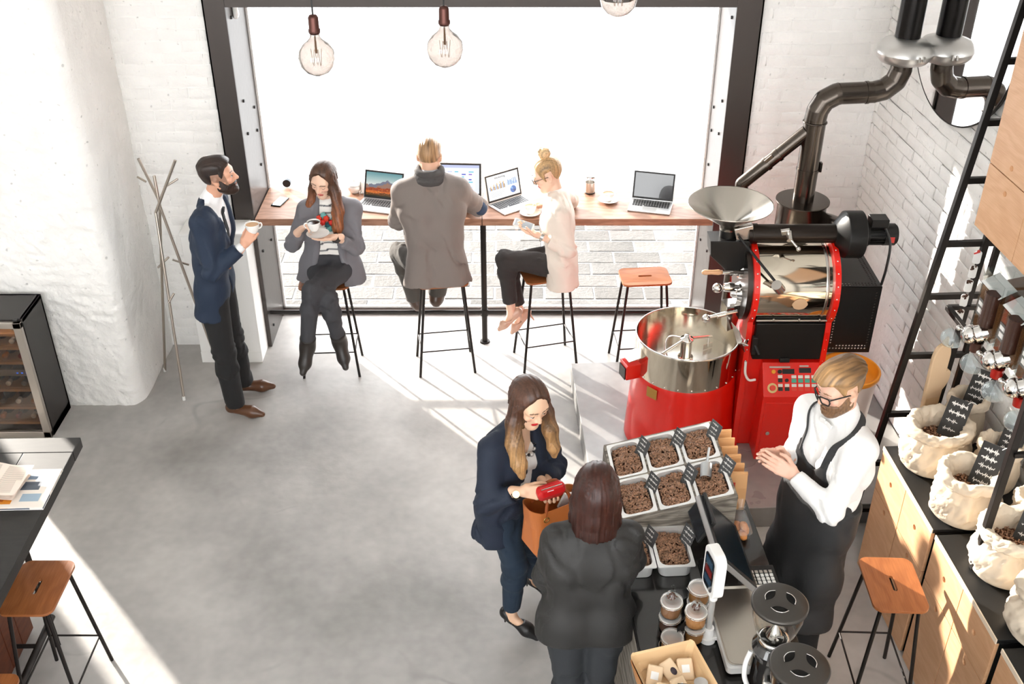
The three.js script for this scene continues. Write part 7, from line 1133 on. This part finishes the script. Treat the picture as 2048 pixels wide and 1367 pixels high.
  part(b, 'handle', [tube([[-0.07, 0.25, 0.062], [-0.05, 0.34, 0.05], [0.0, 0.385, 0.03], [0.05, 0.34, 0.05], [0.07, 0.25, 0.062]], 0.008, 30, 10)], strap); part(b, 'handle', [tube([[-0.07, 0.25, -0.062], [-0.05, 0.34, -0.04], [0.0, 0.385, -0.01], [0.05, 0.34, -0.04], [0.07, 0.25, -0.062]], 0.008, 30, 10)], strap);
  for (const s of [-1, 1]) part(b, 'ring', [xf(torus(0.013, 0.003, 20, 6), [s * 0.07, 0.24, 0.07])], std({ color: 0xd2b06a, roughness: 0.25, metalness: 1 })); part(b, 'papers', [xf(box(0.05, 0.09, 0.012, 0, 0, 0, 0.002), [0.07, 0.25, 0.0], [0.2, 0, -0.3])], M.white);
}
// ---------------------------------------------------------------- 6: woman in the black jacket, from behind
{
  const J = { head: [0.335, 1.555, -3.29], neck: [0.327, 1.375, -3.27], shL: [0.178, 1.315, -3.28], shR: [0.478, 1.315, -3.30], elL: [0.142, 1.06, -3.33], wrL: [0.245, 1.06, -3.50], elR: [0.520, 1.085, -3.40], wrR: [0.45, 1.10, -3.58], pel: [0.318, 0.91, -3.25], hipL: [0.228, 0.89, -3.25], hipR: [0.405, 0.89, -3.25], knL: [0.245, 0.49, -3.22], anL: [0.25, 0.09, -3.26], knR: [0.385, 0.49, -3.22], anR: [0.385, 0.09, -3.26] };
  const p = makePerson('woman with auburn bob in a black jacket seen from behind at the counter', { j: J, base: [0.32, 0, -3.26], male: false, face: [0.12, -0.30, -0.95], skin: 0xe9bf9f, hair: 0x3a1c14, headScale: 1.02,
    hands: [{ w: J.wrL, f: [0.3, 0.1, -0.9], n: [0.8, 0, 0], right: false, curl: 0.4, scale: 0.92 }, { w: J.wrR, f: [-0.4, 0.05, -0.8], n: [-0.8, 0, 0.2], right: true, curl: 0.4, scale: 0.92 }], toeR: [0.02, -0.055, -0.17], toeL: [-0.02, -0.055, -0.17], trousers: { color: 0x2a2d31, g: 0.008, len: 0.97, amp: 0.0035 }, ankleR: 0.044,
    shirt: { color: 0xeceaea, hem: -0.06, collar: 0.35 }, jacket: { color: 0x242322, hem: -0.09, g: 0.007, flare: 0.008, sleeves: 0.9, amp: 0.0055, mat: cloth(0x262524, 0.6) }, shoe: { color: 0x191717, sole: 0.028, rough: 0.3 } });
  longHair(p, { color: 0x36170f, tip: 0x2b120c, reach: [0.2, 0.2, 0.2], amp: 0.0045, part: true, cutY: -0.175, locks: [[[0.052, 0.02, 0.0, 0.036], [0.064, -0.06, 0.0, 0.036], [0.070, -0.14, 0.004, 0.032], [0.072, -0.20, 0.006, 0.030]], [[-0.052, 0.02, 0.0, 0.036], [-0.064, -0.06, 0.0, 0.036], [-0.070, -0.14, 0.004, 0.032], [-0.072, -0.20, 0.006, 0.030]], [[0, 0.02, -0.055, 0.060], [0, -0.07, -0.060, 0.054], [0, -0.15, -0.062, 0.044], [0, -0.2, -0.064, 0.042]], [[-0.045, -0.02, -0.045, 0.042], [-0.05, -0.2, -0.045, 0.036]], [[0.045, -0.02, -0.045, 0.042], [0.05, -0.2, -0.045, 0.036]]] });
}
// ---------------------------------------------------------------- 7: barista
{
  const J = { head: [1.425, 1.675, -3.845], neck: [1.468, 1.505, -3.865], shR: [1.370, 1.435, -4.015], shL: [1.522, 1.44, -3.715], elR: [1.355, 1.15, -4.05], wrR: [1.245, 1.265, -3.885], elL: [1.395, 1.19, -3.59], wrL: [1.265, 1.265, -3.745], pel: [1.44, 0.95, -3.87], hipR: [1.395, 0.92, -3.95], hipL: [1.485, 0.92, -3.79], knR: [1.39, 0.50, -3.95], anR: [1.41, 0.09, -3.93], knL: [1.46, 0.50, -3.80], anL: [1.48, 0.09, -3.79] };
  const p = makePerson('bearded barista with glasses, white shirt and black apron rubbing his hands', { j: J, base: [1.44, 0, -3.87], male: true, face: [-0.90, -0.30, 0.36], skin: 0xeebea6, hair: 0xb38955, brow: 0x8a6238, fade: 0.28, lids: 0.25, gaze: [0, -0.25, 1],
    hands: [{ w: J.wrL, f: [-0.86, 0.36, -0.36], n: [-0.25, -0.1, -0.95], right: false, curl: 0.10, spread: 0.02, thumb: [0.75, 0.45, 0.3] }, { w: J.wrR, f: [-0.72, 0.30, 0.30], n: [0.1, 0.1, 0.95], right: true, curl: 0.12, spread: 0.03, thumb: [0.7, 0.6, 0.2] }], toeR: [-0.18, -0.055, 0.08], toeL: [-0.18, -0.055, 0.08], trousers: { color: 0x1d1d1e, g: 0.012, len: 1.0 }, ankleR: 0.05,
    shirt: { color: 0xf4f3f1, sleeves: 0.96, collar: 0.36, g: 0.004, sg: 0.006, hem: -0.08, amp: 0.005 }, shoe: { color: 0x1d1a18, sole: 0.030, rough: 0.3 } });
  shortHair(p, { color: 0x6f5335, tip: 0xa98358, sides: 0.003, top: 0.026, quiff: 0.022, line: 0.070 }); beard(p, 0x7a5a40, 0.009); glasses(p, M.black, 0.0032);
  const skirt = U(0.06, cone([-0.09, 0.13, 0], [0.09, 0.13, 0], 0.112), cone([-0.088, 0, 0], [0.088, 0, 0], 0.118), cone([-0.10, -0.32, 0.01], [0.10, -0.32, 0.01], 0.122), cone([-0.105, -0.58, 0.02], [0.105, -0.58, 0.02], 0.126), cone([-0.09, 0.13, 0], [-0.105, -0.58, 0.02], 0.11), cone([0.09, 0.13, 0], [0.105, -0.58, 0.02], 0.11), cone([0, 0, 0.03], [0, -0.58, 0.05], 0.12)), bib = p.torso(0.016), bibS = p.torso(0.008);
  const apron = (x, y, z) => { const l = p.loc(x, y, z); let a = skirt(l[0], l[1], l[2] * 1.1) + 0.010 * Math.sin(Math.atan2(l[0], l[2]) * 7 + l[1] * 3) * smooth(-0.1, -0.5, l[1]) + 0.012 * fbm(l[0] * 6, l[1] * 2.2, l[2] * 6, 3); a = smax(a, -(l[1] + 0.60), 0.01); a = smax(a, l[1] - 0.14, 0.01); let b = bib(x, y, z); const top = 0.30 + 0.11 * (Math.abs(l[0]) / 0.085) ** 2; b = Math.max(b, -l[2] + 0.0 + Math.max(0, l[1] - 0.14) * 0.14, l[1] - Math.min(top, 0.41), Math.abs(l[0]) - lerp(0.20, 0.098, smooth(0.12, 0.36, l[1]))); return Math.min(a, b); };
  p.garment('apron', apron, cloth(0x2d2d2e, 0.7), 0.009, [p.wor(0, -0.6, 0), p.wor(0.12, -0.6, 0), p.wor(-0.12, -0.6, 0), p.wor(0, 0.42, 0), p.wor(0, 0.2, 0.1)], 0.20, 0.002, 12);
  for (const s of [-1, 1]) { const raw = [[0.085, 0.36, 0.13], [0.090, 0.43, 0.12], [0.088, 0.49, 0.085], [0.080, 0.535, 0.03], [0.064, 0.565, -0.03], [0.035, 0.575, -0.07], [0, 0.575, -0.08]], C = new THREE.CatmullRomCurve3(raw.map(([a, b, c]) => V(...p.wor(s * a, b, c)))), pts = [], N = 30; for (let q = 0; q <= N; q++) { const t = C.getPoint(q / N); pts.push(p.push([t.x, t.y, t.z], 0.007)); } for (let it = 0; it < 2; it++) for (let q = 1; q < N; q++) pts[q] = vlerp(pts[q], vlerp(pts[q - 1], pts[q + 1], 0.5), 0.6); const pos = [], idx = []; pts.forEach((a, q) => { const tn = vn(vsub(pts[Math.min(N, q + 1)], pts[Math.max(0, q - 1)])), ax = p.wor(0, Math.min(p.loc(...a)[1], 0.47), -0.01), no = vn(vsub(a, ax)), si = vn(vx(tn, no)), n2 = vx(si, tn); for (const [u, v] of [[-0.017, -0.004], [-0.017, 0.003], [0.017, 0.003], [0.017, -0.004]]) pos.push(...vadd(vadd(a, si, u), n2, v)); if (q < N) for (let e = 0; e < 4; e++) { const A = q * 4 + e, B = q * 4 + (e + 1) % 4; idx.push(A, B, A + 4, B, B + 4, A + 4); } }); const g = new THREE.BufferGeometry(); g.setAttribute('position', new THREE.Float32BufferAttribute(pos, 3)); g.setIndex(idx); const g2 = g.toNonIndexed(); g2.computeVertexNormals(); p.put('apron_strap', g2, std({ color: 0x2d2d2e, roughness: 0.8, side: THREE.DoubleSide })); }
  { const gs = [sph(0.009, 0, 0, 0, 10), xf(box(0.034, 0.024, 0.010, -0.022, 0, 0, 0.005), [0, 0, 0], [0, 0, 0.1]), xf(box(0.034, 0.024, 0.010, 0.022, 0, 0, 0.005), [0, 0, 0], [0, 0, -0.1])], g = merge(gs); g.applyMatrix4(new THREE.Matrix4().makeBasis(V(...p.Rt).negate(), V(...p.Up), V(...p.Fw)).setPosition(V(...p.wor(0, p.TL - 0.005, 0.092)))); p.put('bow_tie', g, M.white); }
  for (let q = 0; q < 3; q++) p.put('shirt_button', sph(0.005, ...p.wor(0, p.TL - 0.06 - q * 0.05, 0.118), 8), M.porcelain);
}
renderer.render(scene, camera);
